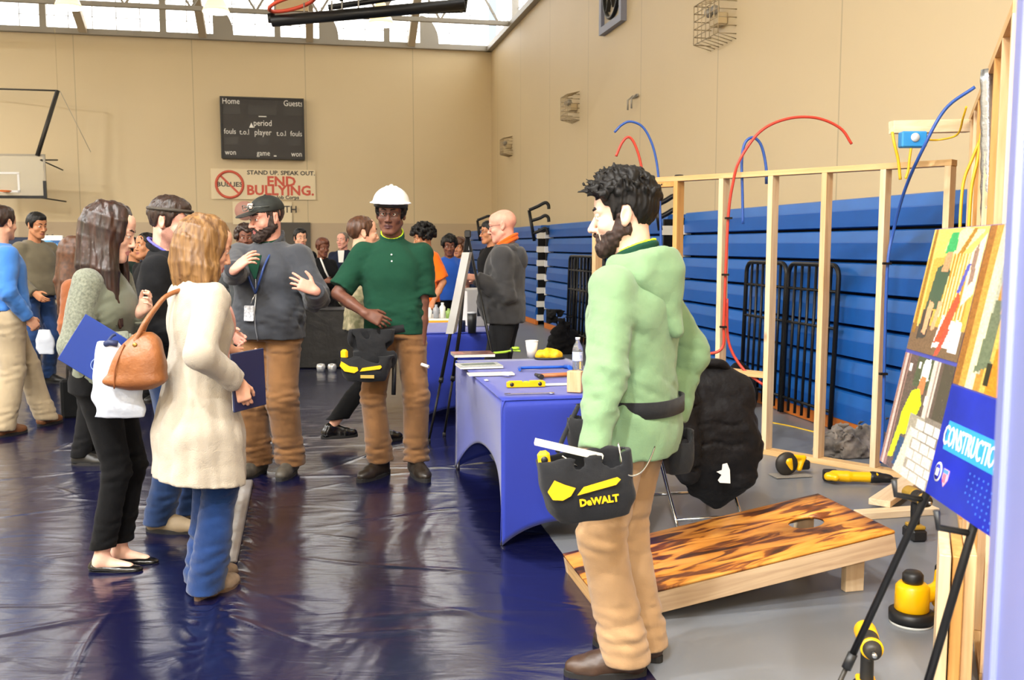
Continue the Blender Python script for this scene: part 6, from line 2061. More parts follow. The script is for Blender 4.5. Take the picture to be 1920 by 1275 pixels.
M_hairk = mat('hair_black', '#0b0807', .52, spec=.3, vary=.5, vscale=60, stretch=(1, 1, .2), bump=.4, bscale=180)
M_hairb = mat('hair_brown', '#2a1912', .42, vary=.5, vscale=60, stretch=(1, 1, .15), bump=.4, bscale=180)
M_hairm = mat('hair_mid_brown', '#4a2c1a', .45, vary=.4, vscale=60, stretch=(1, 1, .15), bump=.4, bscale=180)
M_blond = mat('hair_blond', '#573a1f', .48, vary=.45, vscale=60, stretch=(1, 1, .10), bump=.4, bscale=150, color2='#8a6538')
M_grey_h = mat('hair_grey', '#b3a79c', .6, vary=.2, vscale=80)
M_duck = cloth('tan_duck_canvas', '#7b5735', vary=.13)
M_duck2 = cloth('light_duck_canvas', '#ac8a64', vary=.10)
M_sole = mat('shoe_sole', '#151312', .75)
M_bootk = mat('boot_dark_leather', '#241d17', .38, vary=.25, vscale=20, bump=.2, bscale=90)
M_neon = mat('neon_piping', '#c9ea1e', .6)

# ------------------------------------------------------------------ 1: the man in the green hooded sweatshirt
loc, rz = (.425, 3.31), rad(-120)
LW = local(loc, rz, A(1112, 856, 2.99)); RW = local(loc, rz, A(1262, 790, 3.42))
P = Person(loc, rz, 1.715, 'dark haired bearded young man in a light green hooded sweatshirt and tan work trousers', 'pale',
           feet=((.085, .012), (-.085, .013)), fdir=((.50, -.84), (-.12, -1)), yaw=rad(-20) * -1 * -1 + rad(38), pitch=rad(6),
           handL=dict(w=LW, d=ldir(rz, (-.55, -.05, -.75)), n=ldir(rz, (.2, .9, -.2)), pole=ldir(rz, (.75, -.25, -.25)), curl=(20, 25, 28, 30)),
           handR=dict(w=RW, d=ldir(rz, (-.5, .1, -.8)), n=ldir(rz, (-.6, -.6, 0)), pole=ldir(rz, (1, .35, .1)), curl=(30, 35, 38, 40)), fine=.0034, coarse=.009, hunch=.012, head_s=1.06)
M_hood = cloth('green_fleece', '#77956f', vary=.06, b2=.4, b2s=14)
P.top(M_hood, t=.024, hem=.800, r_up=.078, r_el=.066, r_wr=.047, belly=.02, flare=.020, h=.0075, wr=.0075, sl_end=.97, name='sweatshirt', p=2.3, neck=.072, cuff=1.05, seed=3, waist=.006)
k = P.k
S = Solid(P.neck - .30, P.neck + .30, .0065)                 # hood lying on the shoulder blades
nk = P.neck
for i in range(13):
    a = rad(-118 + 236 * i / 12)
    a2 = rad(-118 + 236 * (i + 1) / 12)
    q1 = nk + np.array((math.sin(a) * .105, math.cos(a) * .098 + .012, -.010 + .030 * math.cos(a)))
    q2 = nk + np.array((math.sin(a2) * .105, math.cos(a2) * .098 + .012, -.034 - .045 * math.cos(a2)))
    if i < 12: S.cone(q1, q2, .036, .036, .015)
S.cone(nk + np.array((-.10, .07, -.045)), nk + np.array((0, .150, -.235)), .036, .018, .035); S.cone(nk + np.array((.10, .07, -.045)), nk + np.array((0, .150, -.235)), .036, .018, .035)
S.cone(nk + np.array((0, .10, -.04)), nk + np.array((0, .128, -.20)), .076, .034, .03)
S.egg(nk + np.array((0, .045, .035)), (.075, .080, .05), k=.02, op='sub')
S.rough(.004, 40, 6)
hd_ = S.build('hood', M_hood, P.root)
P.collar(cloth('dark_green_knit', '#16402f'), r=.011, rx=.066, ry=.068, up=.004, tilt=.026, flat=1.8)
P.collar(M_neon, r=.0045, rx=.063, ry=.066, up=.036, tilt=.026, name='collar_stripe')
P.trousers(M_duck2, t=.010, r_hip=.100, r_kn=.080, r_cuff=.080, cuff_z=.055, wr=.0055, h=.0075, seat=.008, waist=.98)
P.shoes(mat('brown_leather', '#3a281d', .45, vary=.3, vscale=14, bump=.25, bscale=80), M_sole, 'shoe', 1.04)
P.head.eyes(P.root, '#3a2a1c', (0, -.1)); P.head.brows(P.root, M_hairk, 1.2)
hair_short(P.head, P.root, M_hairk, grow=.009, top=.014, tufts=300, tuft_len=.036, tuft_dir=(.1, -.75, .30), tuft_front=.7, h=.0042, seed=4)
beard(P.head, P.root, mat('beard_brown', '#2a1810', .7, vary=.4, vscale=120), full=.008)

# his tool belt: band, three pouches, the big pouch with yellow pockets
M_nyl = cloth('black_ballistic_nylon', '#1b1c1f', bump=.4, bscale=600, rough=.7, b2=.25, b2s=20, sheen=.1)
M_yp = mat('pocket_yellow', '#f0bd08', .45, bump=.2, bscale=60)
def belt_ring(t, z, rx, ry, cx=0, cy=0, h=.05, th=.006, m=M_nyl, name='belt', drop=0.0):
    V = []; N = 44
    for i in range(N):
        a = 2 * PI * i / N
        for r_, zz in ((0, -h / 2), (0, h / 2), (th, h / 2), (th, -h / 2)):
            c, s_ = math.cos(a), math.sin(a)
            V.append((cx + (rx + r_) * math.copysign(abs(c) ** .85, c), cy + (ry + r_) * math.copysign(abs(s_) ** .85, s_), z + zz - drop * c))
    Q = [(i * 4 + q_, ((i + 1) % N) * 4 + q_, ((i + 1) % N) * 4 + (q_ + 1) % 4, i * 4 + (q_ + 1) % 4) for i in range(N) for q_ in range(4)]
    return link(name, np_mesh(name, V, Q), m, t, smooth=True)
def pouch(t, M4, w, d_, h, m, name, taper=.85, rough=.004, seed=1, res=.0055):
    """soft pocket in its own frame: x along the belt, y outwards (negative), z up from the pocket's bottom"""
    S = Solid((-w, -d_ * 2, -.03), (w, d_, h + .05), res)
    S.loft([(0.0, 0, -d_ * .5, w * .40, d_ * .36), (.03, 0, -d_ * .5, w * .47, d_ * .48), (h * .5, 0, -d_ * .52, w * .5, d_ * .54), (h, 0, -d_ * .46, w * .5 / taper * .95, d_ * .46)], .01, 3.2)
    S.loft([(h * .45, 0, -d_ * .5, w * .42, d_ * .36), (h * .8, 0, -d_ * .5, w * .44, d_ * .40), (h + .05, 0, -d_ * .48, w * .47, d_ * .38)], .006, 3.2, op='sub')
    S.rough(rough, 45, seed)
    o = S.build(name, m, t); o.matrix_local = M4
    return o
tb_ = empty('tool_belt', (P.root.location.x, P.root.location.y, 0), rz, 'black work belt with yellow pocket pouch on the man in green', 'tool belt')
belt_ring(tb_, .955, .186, .158, 0, .0, .055, .007, name='belt')
def at_local(px, py, fwd): return local(loc, rz, A(px, py, fwd))
c0 = at_local(1106, 962, 2.965)
u_ax = ldir(rz, (.985, .05, .13)); u_ax = unit(u_ax); z_ax = unit(np.array((0, 0, 1.0)) - u_ax * u_ax[2]); y_ax = np.cross(z_ax, u_ax)
Mp = Matrix.Translation(Vector(c0)) @ Matrix((u_ax.tolist(), y_ax.tolist(), z_ax.tolist())).transposed().to_4x4()
big = pouch(tb_, Mp, .275, .105, .205, M_nyl, 'pouch', seed=4)
yp_ = MB(); yp_.prism([(-.130, .118), (-.118, .092), (-.088, .086), (-.062, .096), (-.045, .118), (-.075, .132), (-.105, .150)], 0, .004, Matrix.Translation((0, -.115, 0)) @ Matrix.Rotation(PI / 2, 4, 'X') @ Matrix.Rotation(0, 4, 'Z'))
yp_.prism([(-.042, .096), (.078, .112), (.094, .126), (.085, .134), (-.020, .118)], 0, .004, Matrix.Translation((0, -.118, 0)) @ Matrix.Rotation(PI / 2, 4, 'X'))
yo = yp_.build('yellow_pocket', M_yp, big)
text('DeWALT', .030, M_yp, big, (.022, -.1135, .068), (PI / 2, 0, 0), extrude=.0015, sx=1.0, bold=.0012)
MB().box((-.125, -.06, .205), (.038, .03, .055), bev=.010).build('tape_measure', M_yp, big)
MB().lathe([(.001, 0), (.011, 0), (.011, .003), (.001, .003)], (-.125, -.0755, .208), Matrix.Rotation(PI / 2, 3, 'X'), 16).build('tape_hub', M_blackp, big)
o = MB().bar((-.145, -.045, .262), (.055, -.050, .185), .034, .016).build('wood_slat', wood_mat('slat_white', '#e8dfc4', '#f3ecd8', 1, 'X'), big)
MB().tube([(-.07, -.085, .215), (-.03, -.09, .178)], .0025, 6).build('nail_set', M_chrome, big)
MB().tube(smooth_path([(.108, -.06, .225), (.112, -.085, .15), (.128, -.09, .125), (.165, -.07, .125), (.200, -.03, .145), (.235, .03, .175)], 5), .0028, 8).build('hammer_loop', M_chrome, big)
# upper pouch beside the belly and the one on the far hip
c1 = at_local(1098, 838, 3.07)
M1 = Matrix.Translation(Vector(c1)) @ Matrix((u_ax.tolist(), y_ax.tolist(), z_ax.tolist())).transposed().to_4x4()
pouch(tb_, M1, .115, .06, .15, M_nyl, 'upper_pouch', seed=6)
MB().tube(smooth_path([Vector(at_local(1085, 760, 3.06)), Vector(at_local(1060, 812, 3.03)), Vector(at_local(1045, 848, 3.0))], 5), .008, 8).build('side_strap', M_nyl, tb_)
c2 = at_local(1262, 882, 3.36)
M2 = Matrix.Translation(Vector(c2)) @ Matrix((unit(ldir(rz, (.93, .35, .1))).tolist(), np.cross((0, 0, 1), unit(ldir(rz, (.93, .35, 0)))).tolist(), (0, 0, 1))).transposed().to_4x4()
pouch(tb_, M2, .105, .075, .155, M_nyl, 'hip_pouch', seed=8)
MB().tube(smooth_path([Vector(at_local(1234, 757, 3.36)), Vector(at_local(1250, 772, 3.33)), Vector(at_local(1256, 808, 3.32))], 5), .010, 8).build('hip_strap', M_nyl, tb_)
MB().box(Vector(at_local(1254, 797, 3.31)), (.022, .022, .030), bev=.003).build('clip', M_chrome, tb_)

# ------------------------------------------------------------------ 2: young man in the white hard hat
loc = G(745, 891); rz = rad(4)
P = Person(loc, rz, 1.82, 'young man in a white hard hat, dark green polo shirt and tan work trousers', 'dark',
           feet=((.125, -.02), (-.105, -.02)), fdir=((.35, -1), (-.62, -.85)), lean=(-.015, 0), yaw=rad(-6), pitch=rad(5), roll=rad(2),
           handR=dict(w=local(loc, rz, A(686, 588, 5.92)), d=(.92, -.12, -.42), n=(.15, .75, -.35), pole=(-1, .35, -.2), curl=(22, 28, 32, 36), spread=.12),
           handL=dict(w=local(loc, rz, A(790, 652, 6.12)), d=(-.05, -.12, -1), n=(-.8, .6, 0), pole=(.6, 1, 0), curl=(28, 38, 44, 48), thumb=.7), fine=.0038, hand_fine=.0036, sh_w=.178, head_s=1.05)
M_polo = cloth('bottle_green_knit', '#16402f', vary=.08)
P.top(M_polo, sleeve='short', t=.014, hem=.90, r_up=.072, belly=.012, waist=-.004, h=.0075, wr=.0075, name='polo_shirt', neck=.068)
P.collar(M_polo, r=.012, rx=.064, ry=.064, up=.006, tilt=.040, flat=1.6); P.collar(M_neon, r=.0055, rx=.066, ry=.067, up=.034, tilt=.042, name='collar_stripe')
mb = MB()
for zq in (1.385, 1.345): mb.lathe([(.001, 0), (.006, 0), (.005, .003), (.001, .003)], P.U(0, -.128 - (1.385 - zq) * .12, zq), Matrix.Rotation(PI / 2, 3, 'X'), 10)
mb.build('button', M_white, P.root)
P.trousers(M_duck, t=.010, r_hip=.098, r_kn=.074, r_cuff=.076, cuff_z=.105, wr=.0065, h=.0075)
P.shoes(M_bootk, M_sole, 'boot', 1.06)
P.head.eyes(P.root, '#24160e'); P.head.brows(P.root, M_hairk)
hair_short(P.head, P.root, M_hairk, grow=.016, tufts=60, tuft_len=.018, h=.005, rough=.006)
hard_hat(P.head, P.root, mat('hard_hat_white', '#eef0f2', .25, coat=.4)); glasses(P.head, P.root, M_steel_d)
P.head_root = P.root
pl, prz = P, rz
t = empty('tool_belt', (loc.x, loc.y, 0), rz, 'black work belt with yellow trimmed pouch on the man in the white hard hat', 'tool belt')
belt_ring(t, .968, .176, .142, -.01, 0, .05, .006, drop=-.03)
def al(px, py, fwd): return Vector(local(loc, rz, A(px, py, fwd)))
Mx = Matrix.Translation(al(690, 712, 5.95)) @ Matrix.Rotation(rad(-8), 4, 'Z')
b2_ = pouch(t, Mx, .30, .10, .16, M_nyl, 'pouch', seed=14)
yb = MB(); yb.prism([(-.150, .100), (-.120, .066), (-.060, .056), (-.035, .072), (-.040, .092), (-.090, .098), (-.140, .128)], 0, .004, Matrix.Translation((0, -.108, 0)) @ Matrix.Rotation(PI / 2, 4, 'X'))
yb.prism([(-.025, .066), (.100, .082), (.112, .094), (.105, .106), (-.010, .088)], 0, .004, Matrix.Translation((0, -.110, 0)) @ Matrix.Rotation(PI / 2, 4, 'X'))
yb.build('yellow_pocket', M_yp, b2_)
MB().box((.02, -.1065, .034), (.085, .003, .020)).build('gold_patch', mat('gold_patch', '#b59a4a', .5), b2_)
MB().box((-.135, -.05, .165), (.045, .03, .060), bev=.012).build('tape_measure', M_yp, b2_)
pouch(t, Matrix.Translation(al(699, 688, 5.965)) , .27, .055, .24, M_nyl, 'upper_pouch', seed=15)
for dx, m_ in ((-.03, M_chrome), (.055, mat('blue_handle', '#2f3f9a', .4))):
    MB().tube([Vector(al(690, 680, 5.93)) + Vector((dx, 0, .0)), Vector(al(690, 640, 5.93)) + Vector((dx, 0, .02))], .010, 8).build('hand_tool', m_, t)
MB().tube([al(740, 668, 5.98), al(738, 740, 5.98)], .014, 8).build('hammer_handle', M_blackp, t)
h_ = al(800, 686, 6.05)
o = MB().tube([A(790, 683, 6.04), A(804, 688, 6.02)], .011, 10).build('marker_pen', mat('marker_white', '#d9d4cf', .4), None); tag(o, 'pale marker pen in the hard hatted man\'s lowered hand', 'pen')

# ------------------------------------------------------------------ 3: bearded man in the black cap
loc = G(515, 889); rz = rad(-12)
P = Person(loc, rz, 1.79, 'bearded man in a black cap and grey zip jacket, gesturing with both hands', 'pink',
           feet=((.105, .02), (-.105, -.02)), fdir=((.10, -1), (-.12, -1)), yaw=rad(-34), pitch=rad(8), sh_w=.200,
           handR=dict(w=local(loc, rz, A(440, 506, 5.70)), d=ldir(rz, (.72, -.10, .62)), n=ldir(rz, (.45, .75, -.5)), pole=(-.5, .3, -1), curl=(18, 24, 28, 32), spread=.16, thumb=.35),
           handL=dict(w=local(loc, rz, A(590, 545, 5.78)), d=ldir(rz, (-.82, -.25, .42)), n=ldir(rz, (.1, .85, -.3)), pole=(.32, .3, -1), curl=(16, 24, 30, 34), spread=.24, thumb=-.15), fine=.0038, head_s=1.08)
M_jac = cloth('slate_softshell', '#3f4249', vary=.07, b2=.4, b2s=9)
P.top(M_jac, t=.036, hem=.885, belly=.055, chest=.015, r_up=.088, r_el=.074, r_wr=.052, h=.0075, wr=.010, name='jacket', sl_end=.96, neck=.085)
P.collar(M_jac, r=.016, rx=.078, ry=.080, up=-.010, tilt=.055, flat=2.2, name='jacket_collar')
P.collar(cloth('bottle_green_knit', '#16402f'), r=.012, rx=.064, ry=.066, up=.010, tilt=.035, flat=1.4, name='shirt_collar')
S_ = P.levels(.036, .885, .055, 0, .015)
def front(z, off=.004, x=0.0):
    zz = [l[0] for l in S_]; ry = np.interp(z, zz, [l[4] for l in S_]); cy = np.interp(z, zz, [l[2] for l in S_]); cx = np.interp(z, zz, [l[1] for l in S_]); rx = np.interp(z, zz, [l[3] for l in S_])
    return Vector((cx + x, cy - ry * max(0, 1 - abs(x / rx) ** 2.4) ** (1 / 2.4) - off, z))
MB().tube([front(.90 + .03 * i, .007) for i in range(18)], .0045, 6).build('zip', mat('zip_silver', '#a9adb3', .3, .8), P.root)
MB().prism([(-.006, .0), (.006, 0), (.060, .15), (-.060, .15)], 0, .006, Matrix.Translation(front(1.29, .010)) @ Matrix.Rotation(PI / 2 + .16, 4, 'X')).build('shirt_front', cloth('bottle_green_knit', '#16402f'), P.root)
M_lan = mat('lanyard_blue', '#24407f', .5)
ly = MB()
for sx in (-1, 1): ly.tube(smooth_path([Vector(P.neck) + Vector((sx * .07, .0, .03)), front(1.40, .020, sx * .062), front(1.30, .022, sx * .040), front(1.20, .016, .0)], 5), .0075, 6)
lo_ = ly.build('lanyard', M_lan, P.root)
MB().tube([front(1.20, .016), front(1.135, .014, -.025)], .004, 6).build('clip', M_chrome, lo_)
MB().box(front(1.075, .013, -.035), (.066, .006, .098), Matrix.Rotation(-.1, 3, 'X'), bev=.003).build('badge', mat('badge_white', '#e9eaee', .4, vary=.25, vscale=60, color2='#8d93a0'), lo_)
P.trousers(M_duck, t=.022, r_hip=.110, r_kn=.090, r_cuff=.088, cuff_z=.075, wr=.0075, h=.0075)
P.shoes(mat('worn_grey_boot', '#4a453d', .55, vary=.3, vscale=18), M_sole, 'shoe', 1.05)
P.head.eyes(P.root, '#4c5a60'); P.head.brows(P.root, M_hairb)
hair_short(P.head, P.root, M_hairb, grow=.002, h=.0045)
beard(P.head, P.root, mat('beard_dark', '#2b1b14', .7, vary=.5, vscale=110), full=.009)
cap(P.head, P.root, mat('cap_black', '#151a16', .7, vary=.5, vscale=18, bump=.2, bscale=300), mat('cap_brim', '#1e1d1a', .6), mat('cap_patch', '#c9b9b0', .6), tilt=rad(2))
mb = MB()
for x in (-1, 1): mb.tube([P.head.P(x * .034 + .030 * math.cos(a * PI / 8), -.118 + .012 * abs(math.cos(a * PI / 8)) ** 2, .074 + .016 * math.sin(a * PI / 8)) for a in range(16)], .003, 6, closed=True); mb.tube([P.head.P(x * .062, -.10, .076), P.head.P(x * .088, -.02, .072)], .003, 6)
mb.tube([P.head.P(-.006, -.12, .078), P.head.P(.006, -.12, .078)], .003, 6)
mb.build('sunglasses', mat('sunglass_grey', '#5a5f5c', .2, .4), P.root)

# ------------------------------------------------------------------ 4: brunette in the lace blouse
loc = G(212, 1063); rz = rad(88)
P = Person(loc, rz, 1.675, 'woman with long dark brown hair in a grey green lace blouse, holding a blue folder', 'pale', fem=True,
           feet=((.055, -.01), (-.065, .02)), fdir=((.0, -1), (.06, -1)), yaw=rad(12), pitch=rad(17), sh_w=.155, hunch=.014,
           handR=dict(w=local(loc, rz, A(254, 640, 4.24)), d=ldir(rz, (.75, .05, -.55)), n=ldir(rz, (-.3, .9, -.1)), pole=ldir(rz, (-.35, -.35, -1)), curl=(45, 50, 55, 55), thumb=.7),
           handL=dict(w=local(loc, rz, A(262, 585, 4.42)), d=ldir(rz, (.6, -.3, .45)), n=ldir(rz, (-.4, -.6, .3)), pole=ldir(rz, (-.3, .6, -.8)), curl=(30, 35, 38, 40)), fine=.0038, feet_bare=True, hip_w=.078, head_s=1.05, coarse=.009)
M_lace = mat('cloth_lace_green', '#6b6f61', .9, vary=.28, vscale=95, bump=.5, bscale=130, sheen=.2, detail=2)
M_blou = cloth('grey_green_chiffon', '#6a6f60', vary=.08)
P.top(M_blou, t=.012, hem=.93, r_up=.054, r_el=.050, r_wr=.038, h=.007, wr=.007, name='blouse', neck=.062, sl_end=.94)
# the lace sleeves over it
S = Solid(P.lo, P.hi, .0075)
for a in P.arms:
    S.cone(a['sh'] + np.array((0, 0, .005)), a['el'], .068, .066, .02); w2 = a['el'] + (a['w'] - a['el']) * .90
    S.cone(a['el'], w2, .066, .050, .02, clip=[(w2, unit(a['w'] - a['el']))])
S.rough(.004, 30, 5); S.rough(.0012, 190, 6)
S.build('lace_sleeves', M_lace, P.root)
P.trousers(cloth('black_slim', '#070709', vary=.2, b2=.25), t=.004, r_hip=.094, r_kn=.060, r_cuff=.055, cuff_z=.115, waist=1.0, wr=.004, seat=.016, h=.007)
P.shoes(mat('black_patent', '#0c0b0b', .22), mat('black_sole', '#0a0a0a', .6), 'flat', 1.0, h=.0042)
P.head.eyes(P.root, '#3a2a1c', (0, -.35)); P.head.brows(P.root, M_hairb, .8)
hair_long(P.head, P.root, mat('hair_dark_brown', '#150c09', .40, vary=.6, vscale=40, stretch=(1, 1, .12), bump=.35, bscale=140, color2='#351b13'), 1.165, n=84, width=.110, back=.12, win=43, wave=.012, front_drop=-.03, h=.0052, r0=.0145)
fp = A(174, 655, 4.0)
fo = empty('folder', fp, rad(4), 'royal blue presentation folder held tilted at the brunette\'s hip', 'folder')
Rf = Matrix.Rotation(rad(33), 3, 'Y')
MB().box((0, 0, 0), (.20, .008, .225), Rf, bev=.002).build('cover', mat('folder_blue', '#12307c', .4), fo)
MB().box(Rf @ Vector((0, .006, 0)), (.185, .005, .205), Rf).build('pages', M_white, fo)
MB().tube([Rf @ Vector((.045 + .02 * math.cos(a * PI / 8), -.0055, -.045 + .026 * math.sin(a * PI / 8))) for a in range(3, 14)], .0022, 5).build('emblem', mat('folder_foil', '#7d93c8', .3), fo)
wp = A(219, 712, 3.93)
wb = empty('drawstring_bag', wp, 0, 'white drawstring bag hanging from the brunette\'s hand beside the blue folder', 'bag')
S = Solid((-.14, -.07, -.22), (.14, .07, .24), .006)
S.loft([(-.155, 0, 0, .090, .022), (-.12, 0, 0, .098, .034), (.0, -.004, 0, .094, .040), (.10, -.012, 0, .070, .034), (.155, -.03, 0, .034, .026)], .01, 3.0); S.rough(.005, 38, 3); S.build('sack', mat('bag_white', '#cdd5e3', .7, bump2=.4, b2scale=14), wb)
MB().tube([(-.03, -.026, .150), (-.01, -.032, .158), (.02, -.026, .152)], .013, 8).build('knot', mat('bag_navy', '#1d2a52', .6), wb)
MB().tube(smooth_path([(-.03, 0, .16), (-.02, .02, .18), (-.01, .03, .185)], 4), .006, 6).build('cord', mat('bag_navy', '#1d2a52', .6), wb)
MB().bar((-.055, -.0345, -.005), (-.035, -.0345, -.012), .003, .014).build('small_print', mat('bag_navy', '#1d2a52', .6), wb)

# ------------------------------------------------------------------ 5: blonde woman in the long cream cardigan
loc = G(386, 1108); rz = rad(128)
P = Person(loc, rz, 1.605, 'blonde woman seen from behind in a long cream cardigan and blue jeans', 'light', fem=True,
           feet=((.07, -.02), (-.075, .02)), fdir=((.35, -1), (.45, -1)), yaw=rad(-12), pitch=rad(20), sh_w=.165, hunch=.010,
           handR=dict(w=local(loc, rz, A(446, 716, 3.93)), d=ldir(rz, (.25, .1, -.95)), n=ldir(rz, (-.2, .9, 0)), pole=ldir(rz, (-.2, -.9, -.2)), curl=(40, 45, 50, 52), thumb=.6),
           handL=dict(w=local(loc, rz, A(432, 655, 4.33)), d=ldir(rz, (.3, .3, -.2)), n=ldir(rz, (0, 0, 1)), pole=ldir(rz, (-.3, .8, -.6)), curl=(25, 30, 30, 30)), fine=.0042, head_s=1.07, coarse=.0095)
M_card = cloth('cream_knit', '#b3a999', vary=.05, bump=.6, bscale=240, b2=.4, b2s=8)
S = Solid(P.lo, P.hi, .0075); k = P.k
lv_ = P.levels(.018, .80)
low = [(.490, .215, .175), (.60, .205, .170), (.72, .205, .172)]
c_ = P.U(0, .0, .8)
S.loft([(z, c_[0], c_[1] + .01, rx, ry) for z, rx, ry in low] + [(z, cx, cy + .010 * (z < .98), rx + .035 * max(0, 1.2 - z), ry + .045 * max(0, 1.2 - z)) for z, cx, cy, rx, ry in lv_ if z > .74], .02, 2.3)
for a in P.arms:
    S.cone(P.neck + np.array((0, .012, -.06)), a['sh'], .060, .062, .035); S.cone(a['sh'], a['el'], .070, .060, .03)
    w2 = a['el'] + (a['w'] - a['el']) * .95; u = unit(a['w'] - a['el'])
    S.cone(a['el'], w2, .060, .043, .02, clip=[(w2, u)])
def folds(x, y, z): return np.clip((1.1 - z) / .4, 0, 1)
S.rough(.010, 24, 4, where=folds, stretch=(1, 1, .10), ridge=True); S.rough(.005, 30, 6, stretch=(1, 1, .7), ridge=True)
S.cut((0, 0, .497), (.0, .12, -1))
S.cone(P.neck + np.array((0, -.03, -.01)), P.neck + np.array((0, -.02, .12)), .05, .08, .008, op='sub')
S.build('cardigan', M_card, P.root)
# pink blouse seen at the open front
S = Solid(P.lo, P.hi, .009); S.loft([(z, cx, cy - .035, rx * .55, ry * .92) for z, cx, cy, rx, ry in P.levels(.018, .84) if z < 1.36], .02, 2.2); S.build('blouse', cloth('pink_print', '#c98f80', vary=.3), P.root)
P.trousers(cloth('blue_denim', '#15305f', vary=.28, bump=.4, bscale=300), t=.006, r_hip=.098, r_kn=.078, r_cuff=.082, cuff_z=.035, wr=.005, seat=.012, h=.0075)
P.shoes(mat('taupe_suede', '#8d7a66', .8, vary=.15, vscale=30), mat('tan_sole', '#5e4a38', .7), 'shoe', .98)
P.head.eyes(P.root, '#4a5a60'); P.head.brows(P.root, M_blond, .7)
hair_long(P.head, P.root, M_blond, 1.320, n=120, width=.104, back=.128, win=42, wave=.0025, curl_in=.06, front_drop=.03, h=.005, r0=.0112)
hb = A(262, 668, 3.86)
bg = empty('handbag', hb, rad(8), 'tan leather handbag hanging from the blonde woman\'s shoulder', 'handbag')
M_lea = mat('tan_leather', '#8a532a', .42, vary=.14, vscale=9, bump=.3, bscale=120, bump2=.4, b2scale=12)
S = Solid((-.17, -.12, -.18), (.15, .12, .16), .0055)
S.loft([(-.135, .0, 0, .055, .045), (-.115, -.012, 0, .112, .064), (-.06, -.012, 0, .112, .072), (.02, .005, 0, .082, .060), (.085, .022, 0, .046, .030), (.10, .025, 0, .030, .015)], .012, 3.0); S.rough(.006, 32, 9)
bo = S.build('body', M_lea, bg)
for yy in (-.035, .035):
    MB().tube(smooth_path([(-.01, yy, .06), (.01, yy * .8, .10), (.03, yy * .5, .14), (.06, yy * .2 + .03, .19), (.10, .06, .24), (.17, .11, .27)], 5), .010, 8).build('strap', M_lea, bg)
for xx in (-.004,): MB().lathe([(.001, 0), (.009, 0), (.009, .005), (.001, .005)], (xx, -.052, .052), Matrix.Rotation(PI / 2, 3, 'X'), 12).build('ring', mat('brass', '#b9924a', .3, .9), bg)
MB().tube(smooth_path([(-.045, -.050, .055), (-.075, -.074, -.03), (-.085, -.072, -.12)], 5), .0035, 6).build('seam', mat('tan_leather_dark', '#7d451d', .5), bg)
np_ = A(466, 712, 3.99)
nf = empty('navy_folder', np_, rad(62), 'navy folder held upright at the blonde woman\'s far side', 'folder')
MB().box((0, 0, 0), (.19, .010, .245), Matrix.Rotation(rad(-2), 3, 'Y'), bev=.002).build('cover', mat('folder_navy', '#151f45', .4), nf)
MB().box((0, .007, .002), (.18, .005, .236), Matrix.Rotation(rad(-2), 3, 'Y')).build('pages', M_white, nf)

# ------------------------------------------------------------------ 6: man in the dark jacket and cap between the two women
loc = Vector((-1.80, 5.02, 0)); rz = rad(92)
P = Person(loc, rz, 1.735, 'man in a black jacket and grey visor standing between the brunette and the blonde', 'pink', yaw=rad(-4), pitch=rad(12), feet=((.10, -.05), (-.10, .05)), fine=.0045,
           handR=dict(w=(-.18, -.22, 1.0)), handL=dict(w=(.14, -.26, 1.02)), hand_fine=.005)
P.top(cloth('black_fleece', '#17181b', vary=.15), t=.022, hem=.87, r_up=.074, r_el=.062, r_wr=.048, belly=.02, name='jacket')
P.collar(mat('lanyard_violet', '#5a58b8', .5), r=.007, rx=.070, ry=.075, up=.012, tilt=.05, name='lanyard'); P.collar(cloth('dark_collar', '#101114'), r=.014, rx=.072, ry=.074, up=-.012, tilt=.04)
P.trousers(cloth('dark_denim', '#1c3560', vary=.3), r_hip=.098, r_kn=.076, r_cuff=.074, cuff_z=.05); P.shoes(mat('sand_boot', '#8a7a62', .7), M_sole, 'shoe', 1.04)
P.head.eyes(P.root); P.head.brows(P.root, M_hairm); hair_short(P.head, P.root, M_hairb, grow=.010, top=.004, h=.0045); P.stubble()
H = P.head
S = Solid(H.P(0, -.1, .05) - .18, H.P(0, -.1, .05) + .18, .0045)
H.egg(S, (0, -.122, .050), (.070, .075, .0085), np.array(Matrix.Rotation(rad(14), 3, 'X')), k=.004); H.egg(S, (0, -.03, .022), (.078, .092, .034), k=.004, op='sub')
vo = S.build('visor_brim', mat('visor_grey', '#3d362e', .7), P.root)
MB().tube([H.P(.089 * math.sin(a * PI / 15), .014 - .108 * math.cos(a * PI / 15), .062 - .012 * math.cos(a * PI / 15) * -1) for a in range(30)], .009, 8, closed=True).build('band', mat('visor_grey', '#3d362e', .7), vo)
# ------------------------------------------------------------------ the other visitors
def quick(px, y, rz, H, label, skin_k, top_m, tr_m, hair=None, hair_m=None, fem=False, long_to=None, fine=.0065, coarse=.013, sh_m=None, sleeve='long', **kw):
    pt = A(px, 430, y)
    topk = kw.pop('topk', {}); trk = kw.pop('trk', {}); hk = kw.pop('hk', {})
    P = Person((pt.x, pt.y), rz, H, label, skin_k, fem=fem, fine=fine, hand_fine=kw.pop('hand_fine', .0065), coarse=coarse, **kw)
    P.top(top_m, t=topk.pop('t', .018), hem=topk.pop('hem', .88), h=.012, sleeve=sleeve, **topk)
    P.trousers(tr_m, h=.012, **trk)
    P.shoes(sh_m or mat('plain_black_shoe', '#151413', .45), M_sole, 'shoe', 1.0, h=.009)
    P.head.eyes(P.root); P.head.brows(P.root, hair_m or M_hairk)
    if long_to: hair_long(P.head, P.root, hair_m or M_hairk, long_to, n=36, r0=.024, h=.010, **hk)
    elif hair: hair_short(P.head, P.root, hair_m or M_hairk, h=.007, **dict(hair, **hk))
    return P
